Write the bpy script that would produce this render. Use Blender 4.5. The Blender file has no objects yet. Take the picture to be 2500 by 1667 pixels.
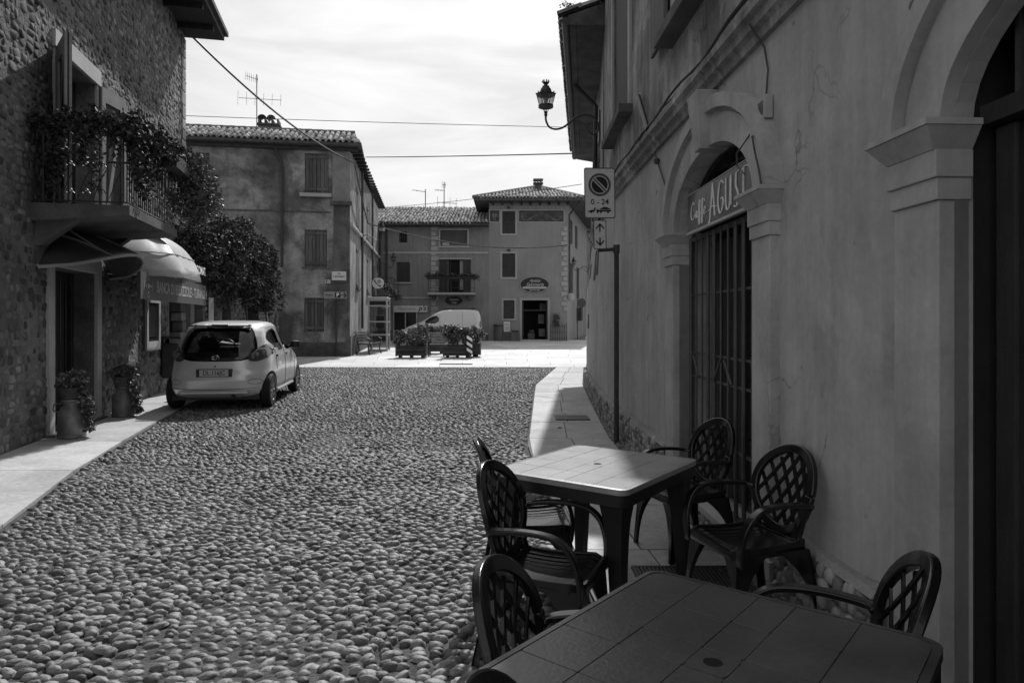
import bpy, math, random
import numpy as np
from mathutils import Vector, Matrix, Euler, noise
random.seed(7); RS = np.random.RandomState(7)
PI = math.pi
scn = bpy.context.scene
col = scn.collection
# ------------------------------------------------------------------ camera, sky, sun, exposure
CAM_H = 1.5; FPX = 1680.0; HORIZON = 785.0
cam_d = bpy.data.cameras.new('camera'); cam_d.sensor_width = 36.0; cam_d.lens = FPX / 2500 * 36
cam_d.shift_y = -(833.5 - HORIZON) / 2500; cam_d.clip_start = 0.05; cam_d.clip_end = 3000
cam = bpy.data.objects.new('camera', cam_d); col.objects.link(cam)
cam.location = (0, 0, CAM_H); cam.rotation_euler = (PI / 2, 0, 0)
scn.camera = cam
SUN_TO = Vector((0.12, 1.0, 1.0)).normalized()
sun_d = bpy.data.lights.new('sun', 'SUN'); sun_d.energy = 3.6; sun_d.angle = math.radians(0.8); sun_d.color = (1, 1, 1)
sun = bpy.data.objects.new('sun', sun_d); col.objects.link(sun); sun.location = (3, 30, 30)
sun.rotation_euler = (-SUN_TO).to_track_quat('-Z', 'Y').to_euler()
world = bpy.data.worlds.new('World'); scn.world = world; world.use_nodes = True
wn = world.node_tree; wn.nodes.clear()
def wnode(t, **kw):
    n = wn.nodes.new(t)
    for k, v in kw.items(): setattr(n, k, v)
    return n
sky = wnode('ShaderNodeTexSky', sky_type='NISHITA', sun_disc=False)
sky.sun_elevation = math.asin(SUN_TO.z); sky.sun_rotation = math.atan2(SUN_TO.x, SUN_TO.y)
sky.air_density = 1.0; sky.dust_density = 1.6; sky.ozone_density = 1.0
SKY_STRENGTH = 0.135
bw = wnode('ShaderNodeRGBToBW')
tc = wnode('ShaderNodeTexCoord'); mp = wnode('ShaderNodeMapping'); mp.inputs['Scale'].default_value = (1.3, 1.3, 7.0)
mp.inputs['Rotation'].default_value = (0.1, 0.12, 0.4)
nz = wnode('ShaderNodeTexNoise'); nz.inputs['Scale'].default_value = 1.7; nz.inputs['Detail'].default_value = 8; nz.inputs['Roughness'].default_value = 0.55; nz.inputs['Distortion'].default_value = 0.6
mr = wnode('ShaderNodeMapRange'); mr.inputs[1].default_value = 0.40; mr.inputs[2].default_value = 0.72; mr.inputs[3].default_value = 0.86; mr.inputs[4].default_value = 1.17
mul = wnode('ShaderNodeMath', operation='MULTIPLY')
veil = wnode('ShaderNodeMath', operation='MULTIPLY_ADD'); veil.inputs[1].default_value = 0.30; veil.inputs[2].default_value = 3.3   # thin high cloud over the whole sky
bgd = wnode('ShaderNodeBackground'); bgd.inputs['Strength'].default_value = SKY_STRENGTH
wo = wnode('ShaderNodeOutputWorld')
L = wn.links.new
L(sky.outputs[0], bw.inputs[0]); L(tc.outputs['Generated'], mp.inputs[0]); L(mp.outputs[0], nz.inputs['Vector'])
L(nz.outputs[0], mr.inputs[0]); L(bw.outputs[0], veil.inputs[0]); L(veil.outputs[0], mul.inputs[0]); L(mr.outputs[0], mul.inputs[1])
L(mul.outputs[0], bgd.inputs['Color']); L(bgd.outputs[0], wo.inputs[0])
vs = scn.view_settings; vs.view_transform = 'Standard'; vs.look = 'None'; vs.gamma = 1.0; vs.use_curve_mapping = False; vs.exposure = 0.28
scn.render.engine = 'CYCLES'
cy = scn.cycles; cy.use_denoising = True; cy.max_bounces = 8; cy.diffuse_bounces = 5; cy.glossy_bounces = 3; cy.transmission_bounces = 4; cy.transparent_max_bounces = 10
cy.sample_clamp_indirect = 6.0; cy.caustics_reflective = False; cy.caustics_refractive = False

# ------------------------------------------------------------------ helpers: terrain, materials, mesh building
def gz(Y):
    if Y <= 10: return 0.0
    if Y <= 30: return 0.0115 * (Y - 10)
    return 0.23 + 0.015 * (Y - 30)
def interp(x, tab): return float(np.interp(x, [t[0] for t in tab], [t[1] for t in tab]))
def proj(p):
    if p[1] < 0.05: return (-1e6, -1e6)
    return (1250 + FPX * p[0] / p[1], HORIZON - FPX * (p[2] - CAM_H) / p[1])

MATS = {}
def mat(name, v=0.3, var=0.15, rough=0.8, scale=3.0, bump=0.3, bscale=60.0, spec=0.3, stain=0.0, stain_scale=0.8,
        streak=0.0, metallic=0.0, tone=None, trange=(0.6, 1.4), fleck=0.0, coat=0.0, bdist=0.01, mscale=(1, 1, 1), fine=0.12, spot=0.0, patch=0.0, crack=0.0):
    if name in MATS: return MATS[name]
    m = bpy.data.materials.new(name); m.use_nodes = True; MATS[name] = m
    nt = m.node_tree; N = nt.nodes; bs = N['Principled BSDF']; l = nt.links.new
    def nn(t, **kw):
        n = N.new(t)
        for k, x in kw.items(): setattr(n, k, x)
        return n
    geo = nn('ShaderNodeNewGeometry')
    def noise_v(sc, det=5, lo=0.3, hi=0.7, a=0.0, b=1.0, msc=None, rgh=0.55, dist=0.0):
        t = nn('ShaderNodeTexNoise'); t.inputs['Scale'].default_value = sc; t.inputs['Detail'].default_value = det
        t.inputs['Roughness'].default_value = rgh; t.inputs['Distortion'].default_value = dist
        if msc is not None:
            mp_ = nn('ShaderNodeMapping'); mp_.inputs['Scale'].default_value = msc; l(geo.outputs['Position'], mp_.inputs[0]); l(mp_.outputs[0], t.inputs['Vector'])
        else: l(geo.outputs['Position'], t.inputs['Vector'])
        r = nn('ShaderNodeMapRange'); r.inputs[1].default_value = lo; r.inputs[2].default_value = hi; r.inputs[3].default_value = a; r.inputs[4].default_value = b
        l(t.outputs[0], r.inputs[0]); return r.outputs[0], t.outputs[0]
    def mulv(a, b):
        n = nn('ShaderNodeMath', operation='MULTIPLY')
        for i, x in enumerate((a, b)):
            if isinstance(x, (int, float)): n.inputs[i].default_value = x
            else: l(x, n.inputs[i])
        return n.outputs[0]
    cur = v
    if var: cur = mulv(cur, noise_v(scale, 6, 0.3, 0.7, 1 - var, 1 + var, mscale)[0])
    if fine: cur = mulv(cur, noise_v(scale * 14, 3, 0.3, 0.7, 1 - fine, 1 + fine)[0])
    if stain: cur = mulv(cur, noise_v(stain_scale, 8, 0.42, 0.60, 1 - stain, 1.0, None, 0.65, 0.5)[0])
    if streak: cur = mulv(cur, noise_v(2.2, 6, 0.35, 0.65, 1 - streak, 1 + streak * 0.5, (3.5, 3.5, 0.28), 0.6)[0])
    if fleck: cur = mulv(cur, noise_v(9, 6, 0.60, 0.68, 1.0, 1 - fleck, (1.0, 3.0, 1.0), 0.7)[0])
    if patch: cur = mulv(cur, noise_v(.75, 5, 0.50, 0.515, 1 - patch, 1.0, (1, 1, .7), 0.6, 0.4)[0])
    if crack:
        vo = nn('ShaderNodeTexVoronoi', feature='DISTANCE_TO_EDGE'); vo.inputs['Scale'].default_value = 1.1
        dn = nn('ShaderNodeTexNoise'); dn.inputs['Scale'].default_value = 3.0; dn.inputs['Detail'].default_value = 6; l(geo.outputs['Position'], dn.inputs['Vector'])
        va = nn('ShaderNodeVectorMath', operation='MULTIPLY_ADD'); va.inputs[1].default_value = (.5, .5, .5); l(dn.outputs['Color'], va.inputs[0]); l(geo.outputs['Position'], va.inputs[2]); l(va.outputs[0], vo.inputs['Vector'])
        r1 = nn('ShaderNodeMapRange'); r1.inputs[1].default_value = 0.0; r1.inputs[2].default_value = .010; r1.inputs[3].default_value = 1.0; r1.inputs[4].default_value = 0.0; l(vo.outputs['Distance'], r1.inputs[0])
        mk = noise_v(.8, 3, 0.50, 0.60, 0.0, crack)[0]; amt = mulv(r1.outputs[0], mk); iv = nn('ShaderNodeMath', operation='SUBTRACT'); iv.inputs[0].default_value = 1.0; l(amt, iv.inputs[1]); cur = mulv(cur, iv.outputs[0])
    if spot: cur = mulv(cur, noise_v(5.5, 3, 0.70, 0.73, 1.0, 1 - spot)[0])
    if tone:
        if tone == 'obj':
            oi = nn('ShaderNodeObjectInfo'); src = oi.outputs['Random']
        else:
            at = nn('ShaderNodeAttribute'); at.attribute_name = 'tone'; src = at.outputs['Fac']
        r = nn('ShaderNodeMapRange'); r.inputs[3].default_value = trange[0]; r.inputs[4].default_value = trange[1]; l(src, r.inputs[0])
        cur = mulv(cur, r.outputs[0])
    cc = nn('ShaderNodeCombineColor')
    for i in range(3):
        if isinstance(cur, (int, float)): cc.inputs[i].default_value = cur
        else: l(cur, cc.inputs[i])
    l(cc.outputs[0], bs.inputs['Base Color'])
    bs.inputs['Roughness'].default_value = rough; bs.inputs['Metallic'].default_value = metallic
    bs.inputs['Specular IOR Level'].default_value = spec; bs.inputs['Coat Weight'].default_value = coat; bs.inputs['Coat Roughness'].default_value = 0.05
    if bump:
        _, raw = noise_v(bscale, 4)
        b = nn('ShaderNodeBump'); b.inputs['Strength'].default_value = bump; b.inputs['Distance'].default_value = bdist
        l(raw, b.inputs['Height']); l(b.outputs[0], bs.inputs['Normal'])
    return m
def glass_mat(name, tint=0.3, rough=0.02, fac=0.12):
    if name in MATS: return MATS[name]
    m = bpy.data.materials.new(name); m.use_nodes = True; MATS[name] = m
    nt = m.node_tree; N = nt.nodes; N.remove(N['Principled BSDF']); l = nt.links.new
    tr = N.new('ShaderNodeBsdfTransparent'); tr.inputs[0].default_value = (tint, tint, tint, 1)
    gl = N.new('ShaderNodeBsdfGlossy'); gl.inputs['Roughness'].default_value = rough; gl.inputs[0].default_value = (0.9, 0.9, 0.9, 1)
    fr = N.new('ShaderNodeFresnel'); fr.inputs[0].default_value = 1.45
    mx = N.new('ShaderNodeMixShader'); l(fr.outputs[0], mx.inputs[0]); l(tr.outputs[0], mx.inputs[1]); l(gl.outputs[0], mx.inputs[2])
    l(mx.outputs[0], N['Material Output'].inputs[0]); return m
def lamp_glass_mat():
    m = bpy.data.materials.new('lamp_glass'); m.use_nodes = True
    nt = m.node_tree; N = nt.nodes; N.remove(N['Principled BSDF']); l = nt.links.new
    tr = N.new('ShaderNodeBsdfTransparent'); tr.inputs[0].default_value = (.8, .8, .8, 1)
    tl = N.new('ShaderNodeBsdfTranslucent'); tl.inputs[0].default_value = (.75, .75, .75, 1)
    mx = N.new('ShaderNodeMixShader'); mx.inputs[0].default_value = .5; l(tr.outputs[0], mx.inputs[1]); l(tl.outputs[0], mx.inputs[2])
    l(mx.outputs[0], N['Material Output'].inputs[0]); return m

WL = {}
def wloc(o): return WL.get(o.name, Vector((0, 0, 0))) if o else Vector((0, 0, 0))
def tag(o, label=None, cat=None, group=None, kind=None):
    if label: o['label'] = label
    if cat: o['category'] = cat
    if group: o['group'] = group
    if kind: o['kind'] = kind
    return o
def thing(name, label, cat, loc=(0, 0, 0), rz=0.0, group=None):
    o = bpy.data.objects.new(name, None); col.objects.link(o); o.location = loc; o.rotation_euler = (0, 0, rz); o.empty_display_size = 0.1
    WL[o.name] = Vector(loc); return tag(o, label, cat, group)
def link(name, me, m, parent=None, loc=None):
    o = bpy.data.objects.new(name, me); col.objects.link(o)
    if m and not me.materials: me.materials.append(m)
    if parent: o.parent = parent
    if loc is not None: o.location = loc
    return o

class MB:
    def __init__(s): s.v = []; s.f = []
    def add(s, vs_, fs_, M=None):
        b = len(s.v)
        for p in vs_:
            p = Vector(p); s.v.append(M @ p if M is not None else p)
        for f in fs_: s.f.append(tuple(i + b for i in f))
        return s
    def hexa(s, P):                       # 8 points: bottom 4, top 4
        return s.add(P, [(0, 3, 2, 1), (4, 5, 6, 7), (0, 1, 5, 4), (1, 2, 6, 5), (2, 3, 7, 6), (3, 0, 4, 7)])
    def box(s, x0, x1, y0, y1, z0, z1, M=None):
        P = [(x0, y0, z0), (x1, y0, z0), (x1, y1, z0), (x0, y1, z0), (x0, y0, z1), (x1, y0, z1), (x1, y1, z1), (x0, y1, z1)]
        if M is not None: P = [M @ Vector(p) for p in P]
        return s.hexa(P)
    def fbox(s, F, a0, a1, z0, z1, d0, d1):
        return s.hexa([F.P(a0, z0, d1), F.P(a1, z0, d1), F.P(a1, z0, d0), F.P(a0, z0, d0), F.P(a0, z1, d1), F.P(a1, z1, d1), F.P(a1, z1, d0), F.P(a0, z1, d0)])
    def quad(s, a, b, c, d): return s.add([a, b, c, d], [(0, 1, 2, 3)])
    def tube(s, path, r, n=8, close=True):
        path = [Vector(p) for p in path]; rings = []; up = None
        for i, p in enumerate(path):
            t = (path[min(i + 1, len(path) - 1)] - path[max(i - 1, 0)]).normalized()
            if up is None:
                up = Vector((0, 0, 1)) if abs(t.z) < 0.9 else Vector((1, 0, 0))
            x = t.cross(up).normalized(); y = x.cross(t).normalized(); up = y
            rr = r[i] if isinstance(r, (list, tuple)) else r
            rings.append([p + x * math.cos(2 * PI * k / n) * rr + y * math.sin(2 * PI * k / n) * rr for k in range(n)])
        b = len(s.v); s.v += [q for R in rings for q in R]
        for i in range(len(rings) - 1):
            for k in range(n):
                k2 = (k + 1) % n; s.f.append((b + i * n + k, b + i * n + k2, b + (i + 1) * n + k2, b + (i + 1) * n + k))
        if close:
            s.f.append(tuple(b + k for k in range(n))[::-1]); s.f.append(tuple(b + (len(rings) - 1) * n + k for k in range(n)))
        return s
    def strip(s, path, side, w, t):       # rectangular section swept along path; side = across direction(s)
        path = [Vector(p) for p in path]; n = len(path); b = len(s.v)
        for i, p in enumerate(path):
            tg = (path[min(i + 1, n - 1)] - path[max(i - 1, 0)]).normalized()
            sd = Vector(side[i] if isinstance(side, list) else side); sd = (sd - tg * sd.dot(tg)).normalized(); up = sd.cross(tg).normalized()
            ww = w[i] if isinstance(w, (list, tuple)) else w
            for (a, c) in ((-1, -1), (1, -1), (1, 1), (-1, 1)): s.v.append(p + sd * a * ww / 2 + up * c * t / 2)
        for i in range(n - 1):
            for k in range(4):
                k2 = (k + 1) % 4; s.f.append((b + i * 4 + k, b + i * 4 + k2, b + (i + 1) * 4 + k2, b + (i + 1) * 4 + k))
        s.f.append((b + 3, b + 2, b + 1, b)); s.f.append(tuple(b + (n - 1) * 4 + k for k in range(4)))
        return s
    def lathe(s, prof, n=16, M=None):     # prof: (r,z)
        b = len(s.v)
        for (r, z) in prof:
            for k in range(n):
                p = Vector((r * math.cos(2 * PI * k / n), r * math.sin(2 * PI * k / n), z)); s.v.append(M @ p if M is not None else p)
        for i in range(len(prof) - 1):
            for k in range(n):
                k2 = (k + 1) % n; s.f.append((b + i * n + k, b + i * n + k2, b + (i + 1) * n + k2, b + (i + 1) * n + k))
        s.f.append(tuple(b + k for k in range(n))[::-1]); s.f.append(tuple(b + (len(prof) - 1) * n + k for k in range(n)))
        return s
    def prism(s, poly, F, d0, d1):        # poly (a,z) in frame F, extruded d0..d1
        n = len(poly); b = len(s.v)
        s.v += [F.P(a, z, d1) for a, z in poly] + [F.P(a, z, d0) for a, z in poly]
        s.f.append(tuple(b + i for i in range(n))); s.f.append(tuple(b + n + i for i in range(n))[::-1])
        for i in range(n):
            j = (i + 1) % n; s.f.append((b + i, b + n + i, b + n + j, b + j))
        return s
    def build(s, name, m, parent=None, local=False, smooth=False, angle=40, bevel=0.0):
        off = Vector((0, 0, 0)) if local else wloc(parent)
        me = bpy.data.meshes.new(name); me.from_pydata([tuple(p - off) for p in s.v], [], s.f); me.update()
        if smooth:
            me.polygons.foreach_set('use_smooth', [True] * len(me.polygons)); me.set_sharp_from_angle(angle=math.radians(angle))
        o = link(name, me, m, parent)
        if parent is not None and not local: WL[o.name] = off
        if bevel:
            bv = o.modifiers.new('bevel', 'BEVEL'); bv.width = bevel; bv.segments = 2; bv.limit_method = 'ANGLE'; bv.angle_limit = math.radians(40)
        return o
class Fr:                                  # wall frame: u runs to the viewer's right, n points out of the wall
    def __init__(s, O, u): s.O = Vector(O); s.u = Vector(u).normalized(); s.z = Vector((0, 0, 1)); s.n = s.u.cross(s.z).normalized()
    def P(s, a, z, d=0.0): return s.O + s.u * a + s.z * z + s.n * d
class Flat:                                # any plane: a along u, z along w, d along n
    def __init__(s, O, u, w): s.O = Vector(O); s.u = Vector(u).normalized(); s.w = Vector(w).normalized(); s.n = s.u.cross(s.w).normalized()
    def P(s, a, z, d=0.0): return s.O + s.u * a + s.w * z + s.n * d

def np_mesh(name, V, F, tones=None, smooth=False, per=3):
    me = bpy.data.meshes.new(name); nv = len(V); nf = len(F)
    me.vertices.add(nv); me.vertices.foreach_set('co', V.astype(np.float32).ravel())
    me.loops.add(nf * per); me.loops.foreach_set('vertex_index', F.astype(np.int32).ravel())
    me.polygons.add(nf); me.polygons.foreach_set('loop_start', np.arange(0, nf * per, per, dtype=np.int32))
    try: me.polygons.foreach_set('loop_total', np.full(nf, per, dtype=np.int32))
    except Exception: pass
    if smooth: me.polygons.foreach_set('use_smooth', np.ones(nf, dtype=bool))
    me.update(calc_edges=True); me.validate()
    if tones is not None:
        a = me.attributes.new('tone', 'FLOAT', 'POINT'); a.data.foreach_set('value', tones.astype(np.float32))
    return me
def pieces(name, bases, Ms, m_obj, m_attr, parent, limit=300, stuff_name=None, smooth=True, far=1e9):
    """alike pieces: the `limit` nearest ones in view become objects that share meshes, the rest one stuff part"""
    off = wloc(parent); Ms = list(Ms); key = []
    for i, (b, M) in enumerate(Ms):
        t = M.translation; x, y = proj(t); inside = -20 < x < 2520 and -20 < y < 1690
        key.append((0 if inside else 1, t.y, i))
    key.sort(); meshes = []
    for bi, (bv, bf) in enumerate(bases):
        me = np_mesh(name, np.array(bv, float), np.array(bf), None, smooth); me.materials.append(m_obj); meshes.append(me)
    single = [k[2] for k in key[:limit] if k[0] == 0 and k[1] < far]; sset = set(single)
    for i in single:
        b, M = Ms[i]; o = bpy.data.objects.new(name, meshes[b]); col.objects.link(o); o.parent = parent
        M2 = M.copy(); M2.translation = M.translation - off; o.matrix_local = M2
    rest = [Ms[i] for i in range(len(Ms)) if i not in sset]
    if rest:
        Vs, Fs, Ts = [], [], []; base = 0
        for bi, (bv, bf) in enumerate(bases):
            sel = [M for b, M in rest if b == bi]
            if not sel: continue
            A = np.array([[list(r) for r in M] for M in sel]); bv_ = np.array(bv, float); bf_ = np.array(bf)
            V = np.einsum('nij,kj->nki', A[:, :3, :3], bv_) + A[:, None, :3, 3] - np.array(off)
            n, k = V.shape[:2]; F = bf_[None] + (np.arange(n) * k)[:, None, None] + base
            Vs.append(V.reshape(-1, 3)); Fs.append(F.reshape(-1, 3)); Ts.append(np.repeat(RS.rand(n), k)); base += n * k
        me = np_mesh(stuff_name or name + 's', np.concatenate(Vs), np.concatenate(Fs), np.concatenate(Ts), smooth)
        o = link(stuff_name or name + 's', me, m_attr, parent); o['kind'] = 'stuff'
def dome(nr=3, ns=9, jit=0.1, low=-0.35):  # unit pebble, upper half
    v = []; f = []
    for i in range(nr):
        ph = (i / nr) * (PI / 2) * 0.92
        for k in range(ns):
            th = 2 * PI * (k + 0.5 * (i % 2)) / ns; r = math.cos(ph) * (1 + random.uniform(-jit, jit)); z = math.sin(ph) * (1 + random.uniform(-jit, jit) * .5)
            v.append((r * math.cos(th), r * math.sin(th), z if i else low))
    v.append((random.uniform(-.15, .15), random.uniform(-.15, .15), 1.0)); top = len(v) - 1
    for i in range(nr - 1):
        for k in range(ns):
            k2 = (k + 1) % ns; a, b, c, d = i * ns + k, i * ns + k2, (i + 1) * ns + k2, (i + 1) * ns + k
            f += [(a, b, c), (a, c, d)]
    for k in range(ns): f.append(((nr - 1) * ns + k, (nr - 1) * ns + (k + 1) % ns, top))
    return v, f
def rubble(j=.14):
    v = []; f = []; ns = 8; off = [random.uniform(1 - j, 1 + j) for _ in range(ns)]
    for r, z in ((1.0, -.4), (.94, .45), (.74, .92)):
        for k in range(ns):
            th = 2 * PI * (k + .5) / ns; c, s_ = math.cos(th), math.sin(th); e = .55
            v.append((r * off[k] * math.copysign(abs(c) ** e, c), r * off[k] * math.copysign(abs(s_) ** e, s_), z + random.uniform(-.1, .1) * (z > 0)))
    v.append((0, 0, random.uniform(.85, 1.1))); t = len(v) - 1
    for i in range(2):
        for k in range(ns): k2 = (k + 1) % ns; a, b, c, d = i * ns + k, i * ns + k2, (i + 1) * ns + k2, (i + 1) * ns + k; f += [(a, b, c), (a, c, d)]
    for k in range(ns): f.append((2 * ns + k, 2 * ns + (k + 1) % ns, t))
    return v, f
def leafage(name, pts, size, m, parent, jitter=0.35, up=0.5, normals=None, kind=None, asp=0.55):
    pts = np.array(pts, float); n = len(pts); off = np.array(wloc(parent))
    d = RS.normal(size=(n, 3)); d[:, 2] -= 0.2; d /= np.linalg.norm(d, axis=1)[:, None]
    q = RS.normal(size=(n, 3)); q[:, 2] += up * 2
    if normals is not None: q += np.array(normals) * 1.5
    sdir = np.cross(d, q); sdir /= (np.linalg.norm(sdir, axis=1)[:, None] + 1e-9); nn_ = np.cross(sdir, d)
    s = size * (1 + RS.uniform(-jitter, jitter, n))[:, None]
    base = pts - off; P0 = base; P1 = base + d * s * .45 + sdir * s * asp / 2 + nn_ * s * .10; P2 = base + d * s; P3 = base + d * s * .45 - sdir * s * asp / 2 + nn_ * s * .10
    V = np.stack([P0, P1, P2, P3], 1).reshape(-1, 3); b = np.arange(n)[:, None] * 4
    F = np.concatenate([b + np.array([[0, 1, 2]]), b + np.array([[0, 2, 3]])], 0)
    me = np_mesh(name, V, F, np.repeat(RS.rand(n), 4)); o = link(name, me, m, parent)
    if kind: o['kind'] = kind
    return o
def blob_pts(c, r, n, shell=0.65):
    d = RS.normal(size=(n, 3)); d /= np.linalg.norm(d, axis=1)[:, None]; rad = shell + (1 - shell) * RS.rand(n)
    return np.array(c) + d * rad[:, None] * np.array(r)
def text_tris(body, size=1.0, align='CENTER', shear=0.0, offset=0.0, spacing=1.0, xs=1.0):
    cu = bpy.data.curves.new('lettering', 'FONT'); cu.body = body; cu.size = size; cu.align_x = align; cu.align_y = 'CENTER'; cu.shear = shear; cu.offset = offset; cu.space_character = spacing
    cu.resolution_u = 3; cu.fill_mode = 'FRONT'
    ob = bpy.data.objects.new('lettering', cu); col.objects.link(ob); dg = bpy.context.evaluated_depsgraph_get(); me = bpy.data.meshes.new_from_object(ob.evaluated_get(dg))
    V = [(v.co.x * xs, v.co.y) for v in me.vertices]; F = [tuple(p.vertices) for p in me.polygons]
    bpy.data.objects.remove(ob); bpy.data.meshes.remove(me); bpy.data.curves.remove(cu); return V, F
def lettering(name, body, size, F, a, z, d, m, parent, thick=0.002, **kw):
    V, Fc = text_tris(body, size, **kw); mb = MB(); mb.add([F.P(a + x, z + y, d + thick) for x, y in V], Fc); return mb.build(name, m, parent)
def ell(ca, cz, ra, rz, n=40): return [(ca + ra * math.cos(2 * PI * i / n), cz + rz * math.sin(2 * PI * i / n)) for i in range(n)]
def rrect(a0, a1, z0, z1, r, n=5):
    P = []
    for (cx, cz, t0) in ((a1 - r, z1 - r, 0), (a0 + r, z1 - r, PI / 2), (a0 + r, z0 + r, PI), (a1 - r, z0 + r, 1.5 * PI)):
        for i in range(n): t = t0 + (PI / 2) * i / (n - 1); P.append((cx + r * math.cos(t), cz + r * math.sin(t)))
    return P
def facade(F, s0, s1, z0, z1, ops=(), depth=0.25, dz=1.2, ds=1.5, fs=None, zb=None):
    """front skin with openings and their reveals"""
    mb = MB(); S = sorted(set([s0, s1] + [x for o in ops for x in o[:2]])); Zs = sorted(set([z0, z1] + [x for o in ops for x in o[2:4]]))
    def fill(L_, st):
        out = [L_[0]]
        for a, b in zip(L_, L_[1:]):
            k = max(1, int(math.ceil((b - a) / st)))
            out += [a + (b - a) * i / k for i in range(1, k + 1)]
        return out
    S = fill(S, ds); Zs = fill(Zs, dz)
    for a, b in zip(S, S[1:]):
        for c, d in zip(Zs, Zs[1:]):
            m_ = ((a + b) / 2, (c + d) / 2)
            if any(o[0] < m_[0] < o[1] and o[2] < m_[1] < o[3] for o in ops): continue
            mb.quad(F.P(a, c), F.P(b, c), F.P(b, d), F.P(a, d))
    for o in ops:
        a, b, c, d = o[:4]; e = -(o[4] if len(o) > 4 else depth)
        mb.quad(F.P(a, c), F.P(a, d), F.P(a, d, e), F.P(a, c, e)); mb.quad(F.P(b, c, e), F.P(b, d, e), F.P(b, d), F.P(b, c))
        mb.quad(F.P(a, d), F.P(b, d), F.P(b, d, e), F.P(a, d, e)); mb.quad(F.P(a, c, e), F.P(b, c, e), F.P(b, c), F.P(a, c))
    return mb
def backs(F, ops, root, extra=.01):
    for o in ops:
        e = (o[4] if len(o) > 4 else .2) + extra; MB().fbox(F, o[0] - .02, o[1] + .02, o[2] - .02, o[3] + .02, -e - .04, -e).build('opening_back', M_dark, root)
def copy_tree(o, parent=None):
    c = o.copy(); col.objects.link(c); c.parent = parent
    for ch in o.children: copy_tree(ch, c)
    return c
def dup(root, loc, rz, label=None, group=None, scale=None):
    c = copy_tree(root); c.location = loc; c.rotation_euler = (0, 0, rz)
    if scale: c.scale = (scale,) * 3
    if label: c['label'] = label
    if group: c['group'] = group
    return c
def shutter(F, a0, a1, z0, z1, d, m, parent, planks=4, t=0.035, name='shutter'):
    """one leaf: separate boards under battens"""
    root = MB().fbox(F, a0 + .004, a1 - .004, z0 + .004, z1 - .004, d - t * 1.35, d - t * 1.2).build(name, M_dark, parent)
    for zz in (z1 - .18, z0 + .1): MB().fbox(F, a0, a1, zz, zz + .1, d + .001, d + t * .8).build('batten', m, root)
    w = (a1 - a0) / planks
    for i in range(planks):
        MB().fbox(F, a0 + i * w + .006, a0 + (i + 1) * w - .006, z0, z1, d - t * (.9 + .25 * random.random()), d).build('board', m, root)
    return root
def louvre(F, a0, a1, z0, z1, d, m, parent, n=18):
    root = MB().fbox(F, a0, a0 + .05, z0, z1, d, d + .04).fbox(F, a1 - .05, a1, z0, z1, d, d + .04).fbox(F, a0 + .05, a1 - .05, z0, z0 + .06, d, d + .04).fbox(F, a0 + .05, a1 - .05, z1 - .06, z1, d, d + .04).fbox(F, a0 + .05, a1 - .05, (z0 + z1) / 2 - .03, (z0 + z1) / 2 + .03, d, d + .04).build('shutter', m, parent)
    mb = MB(); h = (z1 - z0 - .12) / n
    for i in range(n):
        z = z0 + .06 + i * h; mb.hexa([F.P(a0 + .05, z, d + .03), F.P(a1 - .05, z, d + .03), F.P(a1 - .05, z, d + .02), F.P(a0 + .05, z, d + .02), F.P(a0 + .05, z + h * .9, d + .012), F.P(a1 - .05, z + h * .9, d + .012), F.P(a1 - .05, z + h * .9, d + .002), F.P(a0 + .05, z + h * .9, d + .002)])
    mb.build('louvre_slats', m, root); return root

# ------------------------------------------------------------------ materials
M_mortar = mat('cobble_mortar', .075, .5, .95, 9, .9, 60, bdist=.02)
M_cob_o = mat('cobble_stone', .17, .25, .58, 14, .5, 45, stain=.28, stain_scale=.7, spec=.45, tone='obj', trange=(.45, 1.7))
M_cob_a = mat('cobble_stone_far', .17, .25, .58, 14, .5, 45, stain=.28, stain_scale=.7, spec=.45, tone='attr', trange=(.5, 1.6))
M_pave = mat('pavement_stone', .48, .14, .75, 1.3, .25, 50, fleck=.5, tone='obj', trange=(.88, 1.08), stain=.16, stain_scale=1.2)
M_plaza = mat('plaza_stone', .60, .12, .7, .8, .2, 30, tone='obj', trange=(.86, 1.06), fine=.06, stain=.14, stain_scale=.6, fleck=.3)
M_joint = mat('joint_dirt', .16, .2, .95, 3, .3)
M_ground = mat('ground_earth', .2, .2, .95, .3, .3)
M_rubble_bed = mat('rubble_mortar', .19, .35, .95, 2.2, .9, 22, stain=.35, stain_scale=.5, bdist=.03)
M_rub_o = mat('rubble_stone', .20, .3, .9, 8, .9, 40, stain=.45, stain_scale=.6, tone='obj', trange=(.5, 1.55))
M_rub_a = mat('rubble_stone_far', .20, .3, .9, 8, .9, 40, stain=.45, stain_scale=.6, tone='attr', trange=(.4, 1.6))
M_pl_right = mat('ochre_plaster', .47, .10, .9, 1.6, .12, 14, streak=.12, stain=.16, stain_scale=1.3, bdist=.008, fine=.06, spot=.5, patch=.10, crack=.5)
M_pl_right_up = mat('peeling_plaster', .38, .25, .9, 3, .7, 12, patch=.3, crack=.5, streak=.35, stain=.35, stain_scale=1.5, bdist=.01)
M_trim_right = mat('door_trim_plaster', .42, .12, .9, 2, .25, 18, streak=.12, fine=.06, stain=.14, stain_scale=2, crack=.3)
M_pl_mid = mat('old_stained_plaster', .33, .22, .95, 1.0, .45, 12, stain=.62, stain_scale=.75, streak=.12, patch=.18, crack=.4, bdist=.015)
M_pl_mid_side = mat('old_side_plaster', .30, .2, .95, 1.5, .4, 12, stain=.45, stain_scale=.8, streak=.25, bdist=.015)
M_pl_far = mat('far_plaster', .235, .08, .95, 1.2, .2, 10, streak=.1, stain=.12, stain_scale=.4)
M_pl_far2 = mat('far_plaster_tower', .275, .06, .95, 1.2, .2, 10, streak=.08, stain=.08, stain_scale=.4)
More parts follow.
